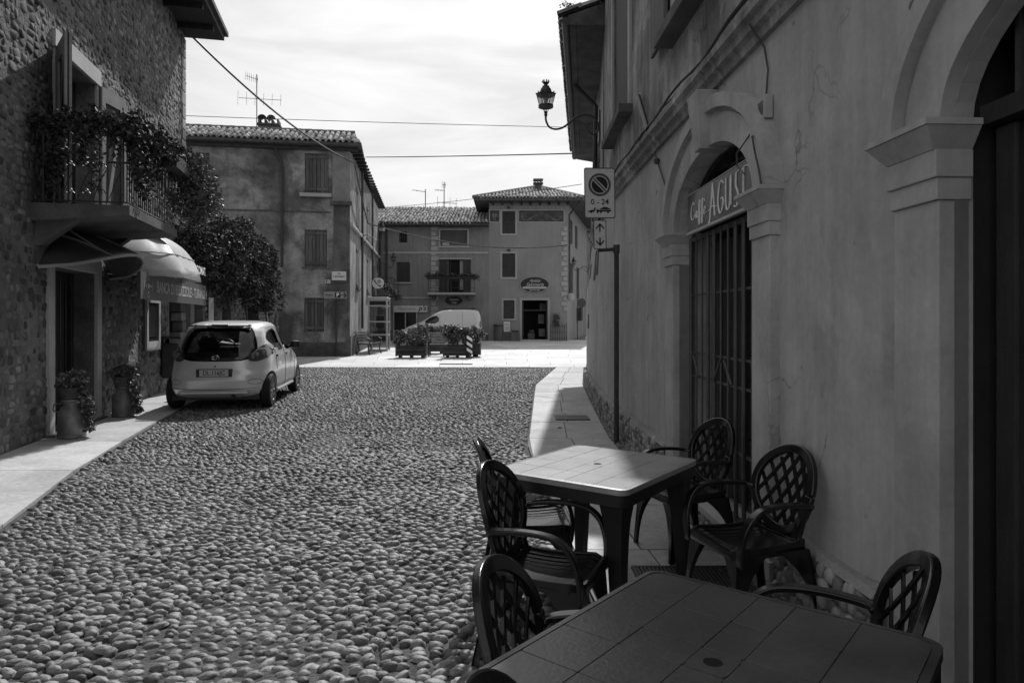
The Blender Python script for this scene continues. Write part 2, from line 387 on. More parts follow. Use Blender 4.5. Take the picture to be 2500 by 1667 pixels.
M_white = mat('pale_frame_stone', .36, .08, .8, 3, .15)
M_conc = mat('concrete_surround', .42, .1, .8, 3, .2, 40)
M_conc_d = mat('old_concrete', .12, .3, .9, 3, .5, 30, stain=.4)
M_wood_d = mat('dark_wood', .03, .3, .7, 6, .3, 60, mscale=(4, 4, .5))
M_wood_m = mat('weathered_wood', .10, .3, .8, 6, .3, 60, mscale=(6, 6, .5), tone='obj', trange=(.7, 1.3))
M_shut = mat('dark_shutter_paint', .045, .15, .7, 3, .2)
M_iron = mat('black_iron', .03, .2, .45, 10, .2, 80, spec=.5)
M_lampiron = mat('lamp_iron', .035, .2, .5, 10, .2, 80, spec=.4)
M_steel = mat('post_paint', .05, .25, .5, 8, .2, 60, stain=.2, stain_scale=3)
M_dark = mat('dark_interior', .012, .1, .9, 2, 0)
M_glassd = mat('window_glass', .015, .1, .06, 1, 0, spec=.6)
M_tile_o = mat('roof_tile', .34, .25, .85, 8, .4, 40, tone='obj', trange=(.45, 1.6))
M_tile_a = mat('roof_tile_far', .34, .25, .85, 8, .4, 40, tone='attr', trange=(.45, 1.6))
M_tilebed = mat('roof_bed', .08, .3, .95, 4, .3)
M_leaf = mat('leaf', .12, .3, .5, 5, 0, spec=.3, tone='attr', trange=(.4, 1.8))
M_leaf_d = mat('leaf_dark', .062, .3, .65, 5, 0, spec=.2, tone='attr', trange=(.4, 1.8))
M_stem = mat('stem_bark', .07, .3, .9, 10, .3)
M_sign = mat('sign_face', .62, .04, .5, 3, 0, stain=.05)
M_signd = mat('sign_black', .02, .1, .5, 3, 0)
M_signg = mat('sign_grey', .09, .1, .5, 3, 0)
M_signback = mat('sign_metal', .2, .1, .4, 3, 0, metallic=.6)
M_plastic = mat('dark_garden_plastic', .010, .2, .20, 8, .08, 60, spec=.45)
M_ttop_shaded = mat('table_tile_plastic_shaded', .075, .25, .32, 5, .10, 80, spec=.35, stain=.25, stain_scale=3)  # shaded copy of the tabletop plastic: shade is put into its colour
M_ttop = mat('table_tile_plastic_lit', .30, .12, .30, 5, .10, 80, spec=.5, stain=.15, stain_scale=3)  # lit copy of the same plastic, toned lighter for the sunlit table
M_tside = mat('table_side_plastic', .016, .2, .45, 5, .1, 60)
M_awn = mat('awning_vinyl', .60, .1, .28, 3, .05, 20, spec=.6)
M_text_w = mat('letter_pale', .8, .05, .6, 3, 0)
M_text_g = mat('letter_grey', .42, .05, .6, 3, 0)
M_can = mat('old_milk_can_metal', .26, .3, .5, 6, .3, 30, metallic=.3, stain=.3, stain_scale=4)
M_planter = mat('planter_boards', .06, .3, .8, 6, .3, 50, tone='obj', trange=(.7, 1.4))
M_soil = mat('soil', .03, .3, .95, 10, .5)
M_carpaint = mat('silver_car_paint', .66, .03, .30, 2, 0, spec=.5, coat=.6, fine=.02, metallic=.35)
M_vanpaint = mat('white_van_paint', .55, .03, .35, 2, 0, spec=.5, coat=.5, fine=.02)
M_rubber = mat('tyre_rubber', .02, .2, .8, 8, .2)
M_rim = mat('wheel_rim', .35, .05, .35, 5, 0, metallic=.7)
M_blackpl = mat('black_trim', .015, .1, .35, 5, 0, spec=.5)
M_seat = mat('seat_fabric', .02, .1, .9, 8, .1)
M_chrome = mat('chrome', .6, .03, .15, 5, 0, metallic=1.0)
M_lens = mat('tail_lamp_lens', .05, .2, .1, 10, 0, spec=.7)
M_plate = mat('plate_white', .5, .03, .5, 5, 0)
G_car = glass_mat('car_glass', .82)
G_booth = glass_mat('booth_glass', .75)
G_lamp = lamp_glass_mat()
M_alu = mat('booth_aluminium', .45, .08, .4, 5, 0, metallic=.5)
# ------------------------------------------------------------------ ground
def sheet(name, pts_l, pts_r, Ys, zoff, m, kind='structure', nx=6):
    mb = MB()
    for i, Y in enumerate(Ys):
        xl, xr = interp(Y, pts_l), interp(Y, pts_r)
        for k in range(nx + 1): mb.v.append(Vector((xl + (xr - xl) * k / nx, Y, gz(Y) + zoff)))
    for i in range(len(Ys) - 1):
        for k in range(nx):
            a = i * (nx + 1) + k; mb.f.append((a, a + 1, a + nx + 2, a + nx + 1))
    o = mb.build(name, m); return tag(o, kind=kind)
YS = [-30, -8, -2, 2, 6, 10, 12, 14, 16, 18, 20, 22, 24, 26, 28, 30, 32, 34, 36, 40, 44, 50, 60, 80, 120, 400]
tag(sheet('ground', [(-30, -60), (400, -400)], [(-30, 60), (400, 400)], YS, -0.06, M_ground), kind='structure')
COB_L = [(-2, -1.9), (1.5, -2.75), (3, -3.2), (5.08, -3.73), (6.67, -4.31), (7.83, -4.65), (10.07, -5.24), (13, -5.9), (16, -6.35), (20.65, -6.9)]
COB_R = [(-2, .8), (1, .68), (3.8, .43), (7.54, .215), (8.4, .185), (15.5, .517), (20.65, 1.315)]
street = sheet('cobbled_street', COB_L, COB_R, [-2 + .9435 * i for i in range(25)], -0.012, M_mortar)
# cobbles: thousands of set pebbles
cobs = []
y = 1.6; row = 0
while y < 20.6:
    py = (.053 if y < 8 else .061) * (1 + .03 * math.sin(y * 3)); xl, xr = interp(y, COB_L), interp(y, COB_R)
    pxs = .075 if y < 8 else .086; x = xl + .05 + (.5 * pxs if row % 2 else 0)
    while x < xr - .03:
        wob = noise.noise(Vector((x * .7, y * .7, 0))); jx = random.gauss(0, .012); jy = random.gauss(0, .012) + .05 * wob
        a = random.uniform(.031, .047); b = random.uniform(.021, .031)
        if random.random() < .15: a *= 1.3; b *= 1.2
        if random.random() < .10: a *= .75; b *= .8
        ang = random.gauss(.1 + .5 * wob, .30)
        X, Yv = x + jx, y + jy + .06 * math.sin(x * 1.7 + y * .5)
        if interp(Yv, COB_L) + .03 < X < interp(Yv, COB_R) - .03 and Yv < 20.6:
            lift = noise.noise(Vector((X * .5, Yv * .5, 5))) * .010 + random.gauss(0, .003) - (.012 if noise.noise(Vector((X * 1.1, Yv * .8, 9))) > .38 else 0)
            M = Matrix.Translation((X, Yv, gz(Yv) - .012 + lift)) @ Euler((random.gauss(0, .2), random.gauss(0, .2), ang)).to_matrix().to_4x4() @ Matrix.Diagonal((a, b, random.uniform(.016, .029), 1))
            cobs.append((random.randrange(8) if Yv < 8 else 8 + random.randrange(6), M))
        x += pxs * random.uniform(.9, 1.12)
    y += py * .94; row += 1
pieces('cobble', [dome(4, 11, .15) for _ in range(8)] + [dome(2, 7, .18) for _ in range(6)], cobs, M_cob_o, M_cob_a, street)

def slab_strip(root, name, ptsA, ptsB, cuts, cross, zt, m, gap=.006, th=.05):
    for i in range(len(cuts) - 1):
        y0, y1 = cuts[i], cuts[i + 1]
        ks = cross(i)
        for j in range(len(ks) - 1):
            k0, k1 = ks[j], ks[j + 1]; P = []
            for (k, yy, sg, sk) in ((k0, y0, 1, 1), (k1, y0, 1, -1), (k1, y1, -1, -1), (k0, y1, -1, 1)):
                yv = yy + sg * gap; a, b = interp(yv, ptsA), interp(yv, ptsB); x = a + (b - a) * k + sk * gap
                P.append((x, yv, gz(yv) + zt + random.uniform(-.0015, .0015)))
            P = [Vector(p) for p in P]
            MB().hexa([p - Vector((0, 0, th)) for p in P] + P).build(name, m, root)
# left pavement
LWX = lambda Y: -5.75 - .225 * (Y - 7.8)
PL_A = [(-2, LWX(-2)), (16, LWX(16)), (24, -7.6)]
left_pave = sheet('left_pavement', [(y_, x_ - .1) for y_, x_ in PL_A], [(y_, x_ - .015) for y_, x_ in COB_L], [-2, 1, 3, 5, 6.7, 7.8, 10, 13, 16, 18, 20.65], -.004, M_joint)
slab_strip(left_pave, 'paving_slab', PL_A, [(y_, x_ - .01) for y_, x_ in COB_L], [1.0, 3.4, 5.05, 6.9, 8.6, 10.4, 12.2, 14, 15.9, 17.8, 19.4, 20.62], lambda i: [0, 1], .012, M_pave)
# right pavement
PR_B = [(-2, 1.6), (2, 1.46), (3.5, 1.38), (6, 1.28), (8, 1.245), (8.63, 1.243), (12, 1.40), (15.8, 1.61), (17, 1.75), (20.65, 2.15)]
right_pave = sheet('right_pavement', [(y_, x_ + .01) for y_, x_ in COB_R], PR_B, [-2, 1, 3.8, 6, 7.54, 8.4, 10, 12, 14, 15.5, 17, 19, 20.65], -.004, M_joint)
slab_strip(right_pave, 'paving_slab', [(y_, x_ + .015) for y_, x_ in COB_R], PR_B, [.6, 1.7, 2.65, 3.5, 4.5, 5.6, 6.6, 7.6, 8.8, 10.2, 11.1, 12.6, 14.1, 15.6, 17.2, 18.9, 20.62],
           lambda i: [0, .52, 1] if i % 2 else [0, .47, 1], .012, M_pave)
# plaza
PZ_L, PZ_R = [(16, -9), (45, -9)], [(16, 8), (45, 12)]
plaza = sheet('plaza', [(20.65, -7.6), (23, -9), (60, -12)], [(20.65, 6), (60, 16)], [20.66, 23, 26, 30, 34, 38, 42, 50, 60], -.004, M_joint)
slab_strip(plaza, 'paving_slab', [(20.65, -7.6), (26, -9), (42, -9)], [(20.65, 4.6), (30, 5.8), (42, 8.2)], [20.68, 21.6, 22.9, 24.3, 25.8, 27.3, 28.9, 30.5, 32.3, 34.1, 36, 38, 41],
           lambda i: [0] + [(k + (.5 if i % 2 else 0.)) / 9 for k in range(1, 9)] + [1], .010, M_plaza)
# pebble gutter along the right wall
gut = sheet('pebble_gutter', [(y_, x_) for y_, x_ in PR_B], [(-2, 1.85), (2, 1.7), (3.5, 1.6), (5, 1.55), (8, 1.5), (12, 1.55), (15.8, 1.8), (20.65, 2.5)], [-2, 1, 3.5, 5, 8, 10, 12, 14, 15.8, 18, 20.65], -.006, M_mortar)
gp = []
for i in range(1900):
    Y = 1.5 + 14 * random.random() ** 1.3; a, b = interp(Y, PR_B), interp(Y, [(1.5, 1.6), (5, 1.47), (8, 1.43), (12, 1.5), (16, 1.72)])
    X = random.uniform(a + .02, b)
    M = Matrix.Translation((X, Y, gz(Y) - .01)) @ Euler((random.gauss(0, .2), random.gauss(0, .2), random.uniform(0, 3))).to_matrix().to_4x4() @ Matrix.Diagonal((random.uniform(.03, .05), random.uniform(.025, .035), random.uniform(.02, .035), 1))
    gp.append((random.randrange(3), M))
pieces('pebble', [dome(2, 7, .1) for _ in range(3)], gp, M_cob_o, M_cob_a, gut, limit=120)

def grate(name, label, x0, x1, y0, y1, z, n, along_x=True):
    t = thing(name, label, 'drain grate', (x0, y0, z)); MB().box(x0, x1, y0, y1, z - .02, z + .001).build('pit', M_dark, t)
    f = MB(); w = .02
    for a in ((x0, x1, y0, y0 + w), (x0, x1, y1 - w, y1), (x0, x0 + w, y0 + w, y1 - w), (x1 - w, x1, y0 + w, y1 - w)): f.box(*a, z, z + .012)
    f.build('frame', M_iron, t); b = MB()
    for i in range(n):
        if along_x: c = x0 + w + (x1 - x0 - 2 * w) * (i + .5) / n; b.box(c - .008, c + .008, y0 + w, y1 - w, z, z + .010)
        else: c = y0 + w + (y1 - y0 - 2 * w) * (i + .5) / n; b.box(x0 + w, x1 - w, c - .008, c + .008, z, z + .010)
    b.build('bars', M_iron, t); return t
grate('drain_grate', 'dark iron drain grate with fine bars set in the pale pavement beyond the tables', .66, 1.18, 10.35, 10.82, .0195, 22)
grate('drain_grate', 'large dark mesh grate in the shaded pavement behind the nearer table', .72, 1.36, 3.62, 4.16, .0165, 26)
grate('drain_grate', 'long thin gutter grate in the bright plaza in front of the planters', -2.3, -1.25, 21.7, 22.0, gz(21.8) + .016, 30)

# ------------------------------------------------------------------ tall rubble-stone house on the left
LW = Fr((-5.75, 7.8, 0), (-.2195, .9756, 0))
S_END = 8.343; H_L = 8.12
house_l = thing('stone_house', 'tall rubble stone house on the left with a flowered balcony and arched canopies', 'house', tuple(LW.P(2, 0)))
ops_l = [(1.22, 2.72, .0, 2.22), (1.36, 2.74, 2.98, 5.1), (7.0, 8.12, 0, 2.15)]
w = facade(LW, -6, S_END, -.1, H_L, ops_l, .28, 2, 2)
w.quad(LW.P(S_END, -.1), LW.P(S_END, -.1, -8), LW.P(S_END, H_L, -8), LW.P(S_END, H_L))
w.quad(LW.P(-6, -.1), LW.P(-6, H_L), LW.P(-6, H_L, -8), LW.P(-6, -.1, -8)); w.quad(LW.P(-6, -.1, -8), LW.P(-6, H_L, -8), LW.P(S_END, H_L, -8), LW.P(S_END, -.1, -8))
wall_l = w.build('wall', M_rubble_bed, house_l)
st = []; z = .0
def in_ops(s, zz, ops, mg=.06): return any(o[0] - mg < s < o[1] + mg and o[2] - mg < zz < o[3] + mg for o in ops)
Rl = Matrix((LW.u, LW.z, LW.n)).transposed().to_4x4()
while z < H_L:
    s = -2.5 + random.random() * .1; h = random.uniform(.065, .125)
    while s < S_END - .05:
        ww = random.uniform(.06, .22) * (1.5 if random.random() < .06 else 1)
        if random.random() < .93 and not in_ops(s + ww / 2, z + h / 2, ops_l, .10):
            k = random.uniform(.85, 1.08)
            M = Matrix.Translation(LW.P(s + ww / 2, z + h / 2 + random.gauss(0, .012), -.009 + .010 * noise.noise(Vector((s * 1.3, z * 1.3, 2))))) @ Rl @ Euler((random.gauss(0, .12), random.gauss(0, .12), random.gauss(0, .12))).to_matrix().to_4x4() @ Matrix.Diagonal((ww * .47 * k, h * .5 * k, random.uniform(.010, .028), 1))
            st.append((random.randrange(7), M))
        s += ww + .01
    z += h
pieces('stone', [rubble(.2) for _ in range(7)], st, M_rub_o, M_rub_a, wall_l, smooth=False)
# corner quoin blocks
z = 0
while z < H_L - .3:
    h = random.uniform(.2, .34); ww = random.uniform(.25, .5)
    MB().fbox(LW, S_END - ww, S_END + .02, z + .01, z + h - .01, -.2, .025).build('quoin', M_rub_o, house_l, bevel=.01); z += h
# roof overhang
rf = MB(); rf.fbox(LW, -6, S_END + .12, H_L, H_L + .12, -8.2, .84); rf.build('eave', M_wood_d, house_l)
MB().fbox(LW, -6, S_END + .2, H_L + .121, H_L + .22, -8.2, .92).build('roof', M_tilebed, house_l)
for k in range(9):
    a = -1.2 + k * 1.1; MB().fbox(LW, a, a + .1, H_L - .12, H_L - .001, -.05, .76).build('rafter', M_wood_d, house_l)
# street door
dr = MB().fbox(LW, 1.22, 2.72, 0, 2.22, -.33, -.28).build('door', M_wood_d, house_l)
for k in range(4):
    a = 1.30 + k * .36; MB().fbox(LW, a, a + .20, .25, 2.08, -.28, -.262).build('panel', M_glassd if k % 2 else M_wood_d, dr)
for k in range(7):
    a = 1.32 + k * .2; MB().tube([LW.P(a, .05, -.24), LW.P(a, 2.15, -.24)], .009, 6).build('bar', M_iron, dr)
sur = MB().fbox(LW, 1.05, 1.215, 0, 2.42, -.26, .05).fbox(LW, 2.725, 2.90, 0, 2.42, -.26, .05).fbox(LW, 1.215, 2.725, 2.225, 2.42, -.26, .048)
sur.build('door_surround', M_conc, house_l, bevel=.008)
MB().fbox(LW, 1.0, 2.95, 0, .04, -.28, .12).build('door_step', M_conc_d, house_l)
# balcony door, lintel, shutters
wd = MB().fbox(LW, 1.36, 2.74, 2.98, 5.1, -.30, -.26).build('balcony_door', M_wood_d, house_l)
for a in (1.46, 2.12): MB().fbox(LW, a, a + .52, 3.35, 4.95, -.26, -.25).build('pane', M_glassd, wd)
MB().fbox(LW, 1.22, 2.88, 5.105, 5.34, -.26, .05).build('lintel', M_conc, house_l, bevel=.006)
MB().fbox(LW, 1.25, 1.355, 2.98, 5.10, -.26, .035).build('door_jamb', M_conc, house_l); MB().fbox(LW, 2.745, 2.85, 2.98, 5.10, -.26, .035).build('door_jamb', M_conc, house_l)
M_shl = mat('faded_shutter', .30, .15, .7, 3, .2)
def brace_shutter(hinge_s, ang, wdt, z0, z1):
    O = LW.P(hinge_s, 0, .06); u = (LW.u * math.cos(ang) + LW.n * math.sin(ang)).normalized(); F = Fr(O, u)
    s_ = MB().fbox(F, 0, wdt, z0, z1, -.02, .0).build('shutter', M_shut, house_l)
    fr = MB().fbox(F, 0, .09, z0, z1, .001, .03).fbox(F, wdt - .09, wdt, z0, z1, .001, .03).fbox(F, .09, wdt - .09, z1 - .22, z1, .001, .03).fbox(F, .09, wdt - .09, z0, z0 + .2, .001, .03)
    fr.add([F.P(.09, z0 + .2, .03), F.P(.17, z0 + .2, .03), F.P(wdt - .09, z1 - .22, .03), F.P(wdt - .17, z1 - .22, .03)], [(0, 1, 2, 3)])
    fr.build('batten', M_shl, s_)
    fb = MB().fbox(F, 0, .09, z0, z1, -.05, -.021).fbox(F, wdt - .09, wdt, z0, z1, -.05, -.021).fbox(F, .09, wdt - .09, z1 - .22, z1, -.05, -.021).fbox(F, .09, wdt - .09, z0, z0 + .2, -.05, -.021)
    fb.hexa([F.P(.09, z0 + .2, -.022), F.P(.2, z0 + .2, -.022), F.P(.2, z0 + .2, -.05), F.P(.09, z0 + .2, -.05), F.P(wdt - .2, z1 - .22, -.022), F.P(wdt - .09, z1 - .22, -.022), F.P(wdt - .09, z1 - .22, -.05), F.P(wdt - .2, z1 - .22, -.05)])
    fb.build('batten', M_shl, s_)
brace_shutter(1.30, PI - .5, .62, 3.0, 5.12); brace_shutter(2.80, .22, .66, 3.0, 5.1)
# balcony slab and brackets
bs_ = MB().hexa([LW.P(.64, 2.84, 1.1), LW.P(3.0, 2.84, 1.1), LW.P(3.0, 2.74, 0), LW.P(.64, 2.74, 0), LW.P(.64, 2.96, 1.1), LW.P(3.0, 2.96, 1.1), LW.P(3.0, 2.96, 0), LW.P(.64, 2.96, 0)])
slab = bs_.build('balcony_slab', M_conc_d, house_l)
for a in (.75, 2.75): MB().hexa([LW.P(a, 2.45, .06), LW.P(a + .16, 2.45, .06), LW.P(a + .16, 2.45, 0), LW.P(a, 2.45, 0), LW.P(a, 2.8, .5), LW.P(a + .16, 2.8, .5), LW.P(a + .16, 2.74, 0), LW.P(a, 2.74, 0)]).build('bracket', M_conc_d, slab)
# railing
rail = MB()
cs = [LW.P(.68, 3.98, .02), LW.P(.68, 3.98, 1.06), LW.P(2.96, 3.98, 1.06), LW.P(2.96, 3.98, .02)]
rl = MB().tube(cs, .018, 8)
rl.tube([c - Vector((0, 0, .98)) for c in cs], .012, 6); rl = rl.build('balcony_railing', M_iron, house_l)
def spiral(F, a, z, d, r, turns, sgn, n=18, st=0):
    return [F.P(a + sgn * r * (1 - i / n * .8) * math.cos(st + turns * 2 * PI * i / n), z + r * (1 - i / n * .8) * math.sin(st + turns * 2 * PI * i / n), d) for i in range(n + 1)]
for k in range(26):
    a = .68 + 2.28 * k / 25; MB().tube([LW.P(a, 2.99, 1.06), LW.P(a, 3.97, 1.06)], .008, 5).build('baluster', M_iron, rl)
FE = Fr(LW.P(.68, 0, 0), LW.n)
FE2 = Fr(LW.P(.68, 0, 0), LW.n); NF = FE2
for k in range(6):
    a = .12 + .18 * k; MB().tube([NF.P(a, 2.99), NF.P(a, 3.97)], .010, 6).build('baluster', M_iron, rl)
    for (zc, sg) in ((3.08, 1), (3.42, 1)):
        MB().tube([NF.P(a, zc)] + spiral(NF, a - .08, zc + .04, 0, .045, 1.3, sg), .006, 5).build('scroll', M_iron, rl)
for k in range(5):
    a = .12 + .18 * k; MB().tube([NF.P(a + .02, 3.05), NF.P(a + .09, 3.25), NF.P(a + .16, 3.40)], .006, 5).build('scroll', M_iron, rl)
# ivy and flower box on the balcony
box = tag(MB().fbox(LW, 2.2, 3.1, 3.80, 4.0, 1.08, 1.28).build('flower_box', M_wood_d), 'dark flower box hung outside the balcony rail of the stone house', 'flower box')
ivy = thing('ivy', 'dark ivy trailing along and below the iron balcony railing', 'climbing plant', tuple(LW.P(1.5, 3.9, 1.0)))
pts = []
def LWp(a, z, d): return tuple(LW.P(a, z, d))
for i in range(20): pts.append(blob_pts(LWp(.62 + random.gauss(0, .06), 3.98 + random.gauss(0, .06), 1.2 * i / 19 - .1), (.15, .15, .13), 90, .2))
for i in range(28): pts.append(blob_pts(LWp(.6 + 2.5 * i / 27, 3.95 + random.gauss(0, .06) + (.12 if i > 16 else 0), 1.14), (.18, .15, .16), 100, .2))
for i in range(34):
    a = random.choice([.62, .64, random.uniform(.7, 1.4), random.uniform(.7, 3.0)]); d = random.uniform(.2, 1.1) if a < .66 else 1.12; ln = random.uniform(.2, .85); 
    for k in range(int(ln / .1)): pts.append(blob_pts(LWp(a + random.gauss(0, .03), 3.88 - k * .1, d + random.gauss(0, .03)), (.07, .07, .07), 14, .1))
P_ = np.concatenate(pts); leafage('foliage', P_, .062, M_leaf_d, ivy, asp=.7)
sm = MB()
for i in range(12):
    a = .7 + .19 * i; sm.tube([LW.P(a, 3.98, 1.08), LW.P(a + .05, 3.7, 1.11), LW.P(a, 3.4, 1.12)], .006, 5)
sm.build('stem', M_stem, ivy)
bush = thing('trailing_shrub', 'large bushy plant spilling from the far end of the balcony', 'shrub', tuple(LW.P(3.2, 3.0, 1.0)))
pts = []
for (a, zz, d, rr, n) in ((3.0, 4.05, 1.15, .28, 500), (3.3, 4.0, 1.2, .36, 900), (3.6, 3.85, 1.25, .42, 1100), (3.85, 3.6, 1.3, .40, 1000), (3.5, 3.55, 1.25, .38, 900), (4.0, 3.85, 1.25, .30, 500), (4.2, 3.55, 1.3, .28, 400), (3.3, 3.45, 1.1, .3, 500), (3.7, 3.25, 1.2, .25, 350)):
    pts.append(blob_pts(LWp(a, zz, d), (rr * .9, rr * 1.1, rr), n, .35))
leafage('foliage', np.concatenate(pts), .062, M_leaf, bush, asp=.65)
sm = MB()
for i in range(9): sm.tube([LW.P(3.0, 3.9, 1.0), LW.P(3.2 + .1 * i, 3.7 - .03 * i, 1.15), LW.P(3.4 + .1 * i, 3.3, 1.2)], .010, 5)
sm.build('stem', M_stem, bush)
# canopy over the street door: bowed sheet on a wire frame
cn = thing('door_canopy', 'bowed dark canopy on a thin metal frame above the street door', 'canopy', tuple(LW.P(2, 2.6, 0)))
def can_pt(t, d):                          # t 0..1 along wall, d out
    s_ = max(0.0, math.sin(PI * t)); a = .75 + 2.55 * t; zw = 2.20 + .58 * s_ ** .8; zf = 2.18 + .27 * s_
    return LW.P(a, zw + (zf - zw) * d ** 1.3, .03 + .78 * d * s_ ** .5)
    return LW.P(a, 2.30 + .52 * arch * (1 - d * .42) - .10 * d + .02, .05 + .95 * d * (.50 + .50 * math.sin(PI * t) ** .5))
mb = MB(); NT, ND = 20, 6
for i in range(NT + 1):
    for j in range(ND + 1): mb.v.append(can_pt(i / NT, j / ND))
for i in range(NT):
    for j in range(ND): a = i * (ND + 1) + j; mb.f.append((a, a + 1, a + ND + 2, a + ND + 1))
so = mb.build('canopy_sheet', mat('canopy_plastic', .07, .2, .35, 4, .1, spec=.5), cn, smooth=True); sd = so.modifiers.new('thick', 'SOLIDIFY'); sd.thickness = .006
fr = MB().tube([can_pt(i / 20, 1) for i in range(21)], .022, 8); fr.build('front_rail', mat('canopy_metal', .32, .1, .5, 5, 0, metallic=.2), cn, smooth=True)
for t in (0.0, .25, .5, .75, 1.0): MB().tube([can_pt(t, j / 6) + Vector((0, 0, .012)) for j in range(7)], .016, 6).build('rib', MATS['canopy_metal'], cn, smooth=True)
for t, tt in ((.1, .25), (.5, .5), (.9, .75)): MB().tube([can_pt(tt, .9), LW.P(.75 + 2.55 * tt, 2.84 if tt == .5 else 2.8, .03)], .011, 6).build('stay', MATS['canopy_metal'], cn)
# bank awning
aw = thing('bank_awning', 'rounded glossy awning with pale letters above the bank entrance', 'awning', tuple(LW.P(6, 2.4, 0)))
A0, A1 = 3.2, 5.7; AR = 1.0; AZ = 2.10; AH = .92
def aw_pt(s, t):                           # s along, t 0 top..1 bottom; ends rounded
    q = math.sin(t * PI / 2 * .92); z = AZ + .12 + AH * math.cos(t * PI / 2 * .98)
    return q, z
mb = MB(); outline = [(A0 + .75 - .75 * math.cos(th), math.sin(th)) for th in [PI / 2 * i / 10 for i in range(11)]] + [(A0 + .75 + (A1 - A0 - 1.3) * i / 6, 1.0) for i in range(1, 7)] + [(A1 - .55 + .55 * math.sin(th), math.cos(th)) for th in [PI / 2 * i / 8 for i in range(1, 9)]]
NTt = 12
for (s_, k) in outline:
    for j in range(NTt + 1):
        q, z_ = aw_pt(s_, j / NTt); c = A0 + 1.5
        sx = c + (s_ - c) * (q if s_ < A0 + .75 else 1) if s_ < A0 + .75 else (A1 - .7 + (s_ - A1 + .7) * q if s_ > A1 - .55 else s_)
        mb.v.append(LW.P(sx, z_ + .02 * math.sin(s_ * 14) * (j / NTt) * (1 - j / NTt) * 4, .02 + AR * k * q))
n1 = len(outline)
for i in range(n1 - 1):
    for j in range(NTt): a = i * (NTt + 1) + j; mb.f.append((a, a + 1, a + NTt + 2, a + NTt + 1))
awc = mb.build('awning_cover', M_awn, aw, smooth=True); awc.modifiers.new('thick', 'SOLIDIFY').thickness = .004
vb = MB()
for (s_, k) in outline[:11:1]: pass
seam = MB().tube([LW.P(sx_, AZ + .55, .02 + AR * k_ * .86) for sx_, k_ in [(A0 + 1.5 + (s_ - A0 - 1.5) * (.86 if s_ < A0 + .75 else 1), k) for s_, k in outline[2:18]]], .010, 6).build('seam', M_awn, aw)
FA = Flat(LW.P(4.05, AZ + .33, AR * .99), LW.u, (LW.z - LW.n * .10))
lettering('lettering', '3 BANCOMAT', .22, FA, .78, .02, .03, M_text_w, aw, xs=.95, offset=.004)
FB = Fr(LW.P(0, 0, .58), LW.u)
sgn = thing('bank_sign', 'dark sign band lettered BANCA with a quatrefoil emblem under the awning', 'sign', tuple(LW.P(5.5, 2, .58)))
MB().fbox(FB, 2.95, 7.75, 1.86, 2.30, -.05, 0).build('sign_board', M_signg, sgn)
lettering('lettering', 'BANCA DI BEDIZZOLE - TURANO V.', .27, FB, 5.85, 2.08, .003, M_text_g, sgn, xs=.92, offset=.006)
def ring(mb, F, ca, cz, r0, r1, d, n=32, a0=0, a1=2 * PI):
    b = len(mb.v)
    for i in range(n + 1):
        t = a0 + (a1 - a0) * i / n; mb.v += [F.P(ca + r0 * math.cos(t), cz + r0 * math.sin(t), d), F.P(ca + r1 * math.cos(t), cz + r1 * math.sin(t), d)]
    for i in range(n): mb.f.append((b + 2 * i, b + 2 * i + 1, b + 2 * i + 3, b + 2 * i + 2))
em = MB(); cA, cZ = 3.36, 2.08
for (dx, dz_, t0) in ((.10, 0, -.30 * PI), (0, .10, .20 * PI), (-.10, 0, .70 * PI), (0, -.10, 1.20 * PI)): ring(em, FB, cA + dx * 1.3, cZ + dz_ * .85, .088, .105, .004, 14, t0, t0 + .6 * PI)
em.prism(ell(cA, cZ, .045, .045, 12), FB, .001, .005); em.prism([(cA + .03, cZ - .015), (cA + .2, cZ - .015), (cA + .2, cZ + .015), (cA + .03, cZ + .015)], FB, .001, .005)
for dz_ in (-.11, .11): em.prism(ell(cA, cZ + dz_, .03, .02, 10), FB, .001, .005)
em.prism(ell(cA - .14, cZ, .02, .03, 10), FB, .001, .005)
em.build('emblem', M_text_g, sgn)
stp = MB()
for k in range(2): a = 4.3 + k * .42; stp.add([FB.P(a, 2.42, .01), FB.P(a + .2, 2.42, .01), FB.P(a + .42, 2.305, .01), FB.P(a + .22, 2.305, .01)], [(0, 1, 2, 3)])
stp.build('stripe', M_text_g, sgn)
# display case, bins
t = thing('notice_case', 'tall white-framed glazed notice case on the rubble wall beside the car', 'notice case', tuple(LW.P(5.5, 1, 0)))
MB().fbox(LW, 5.1, 6.0, .95, 1.95, .0, .05).build('back_panel', M_signg, t)
f = MB().fbox(LW, 5.1, 5.2, .95, 1.95, .051, .09).fbox(LW, 5.9, 6.0, .95, 1.95, .051, .09).fbox(LW, 5.2, 5.9, .95, 1.12, .051, .09).fbox(LW, 5.2, 5.9, 1.86, 1.95, .051, .09); f.build('frame', M_white, t)
MB().fbox(LW, 5.2, 5.9, 1.12, 1.86, .06, .064).build('pane', M_glassd, t)
t = thing('litter_bin', 'black litter bin on the wall just behind the parked car', 'bin', tuple(LW.P(6.45, 0, .2)))
MB().fbox(LW, 6.25, 6.62, .35, 1.05, .04, .36).build('bin_body', M_iron, t, bevel=.02); MB().fbox(LW, 6.22, 6.65, 1.15, 1.2, .02, .4).fbox(LW, 6.22, 6.26, 1.05, 1.15, .02, .1).fbox(LW, 6.61, 6.65, 1.05, 1.15, .02, .1).build('bin_lid', M_blackpl, t)
# bank door
bd = MB().fbox(LW, 7.0, 8.12, 0, 2.15, -.30, -.28).build('bank_door', M_wood_m, house_l)
for a in (7.06, 7.6): MB().fbox(LW, a, a + .46, .1, 2.05, -.279, -.262).build('panel', M_wood_m, bd)
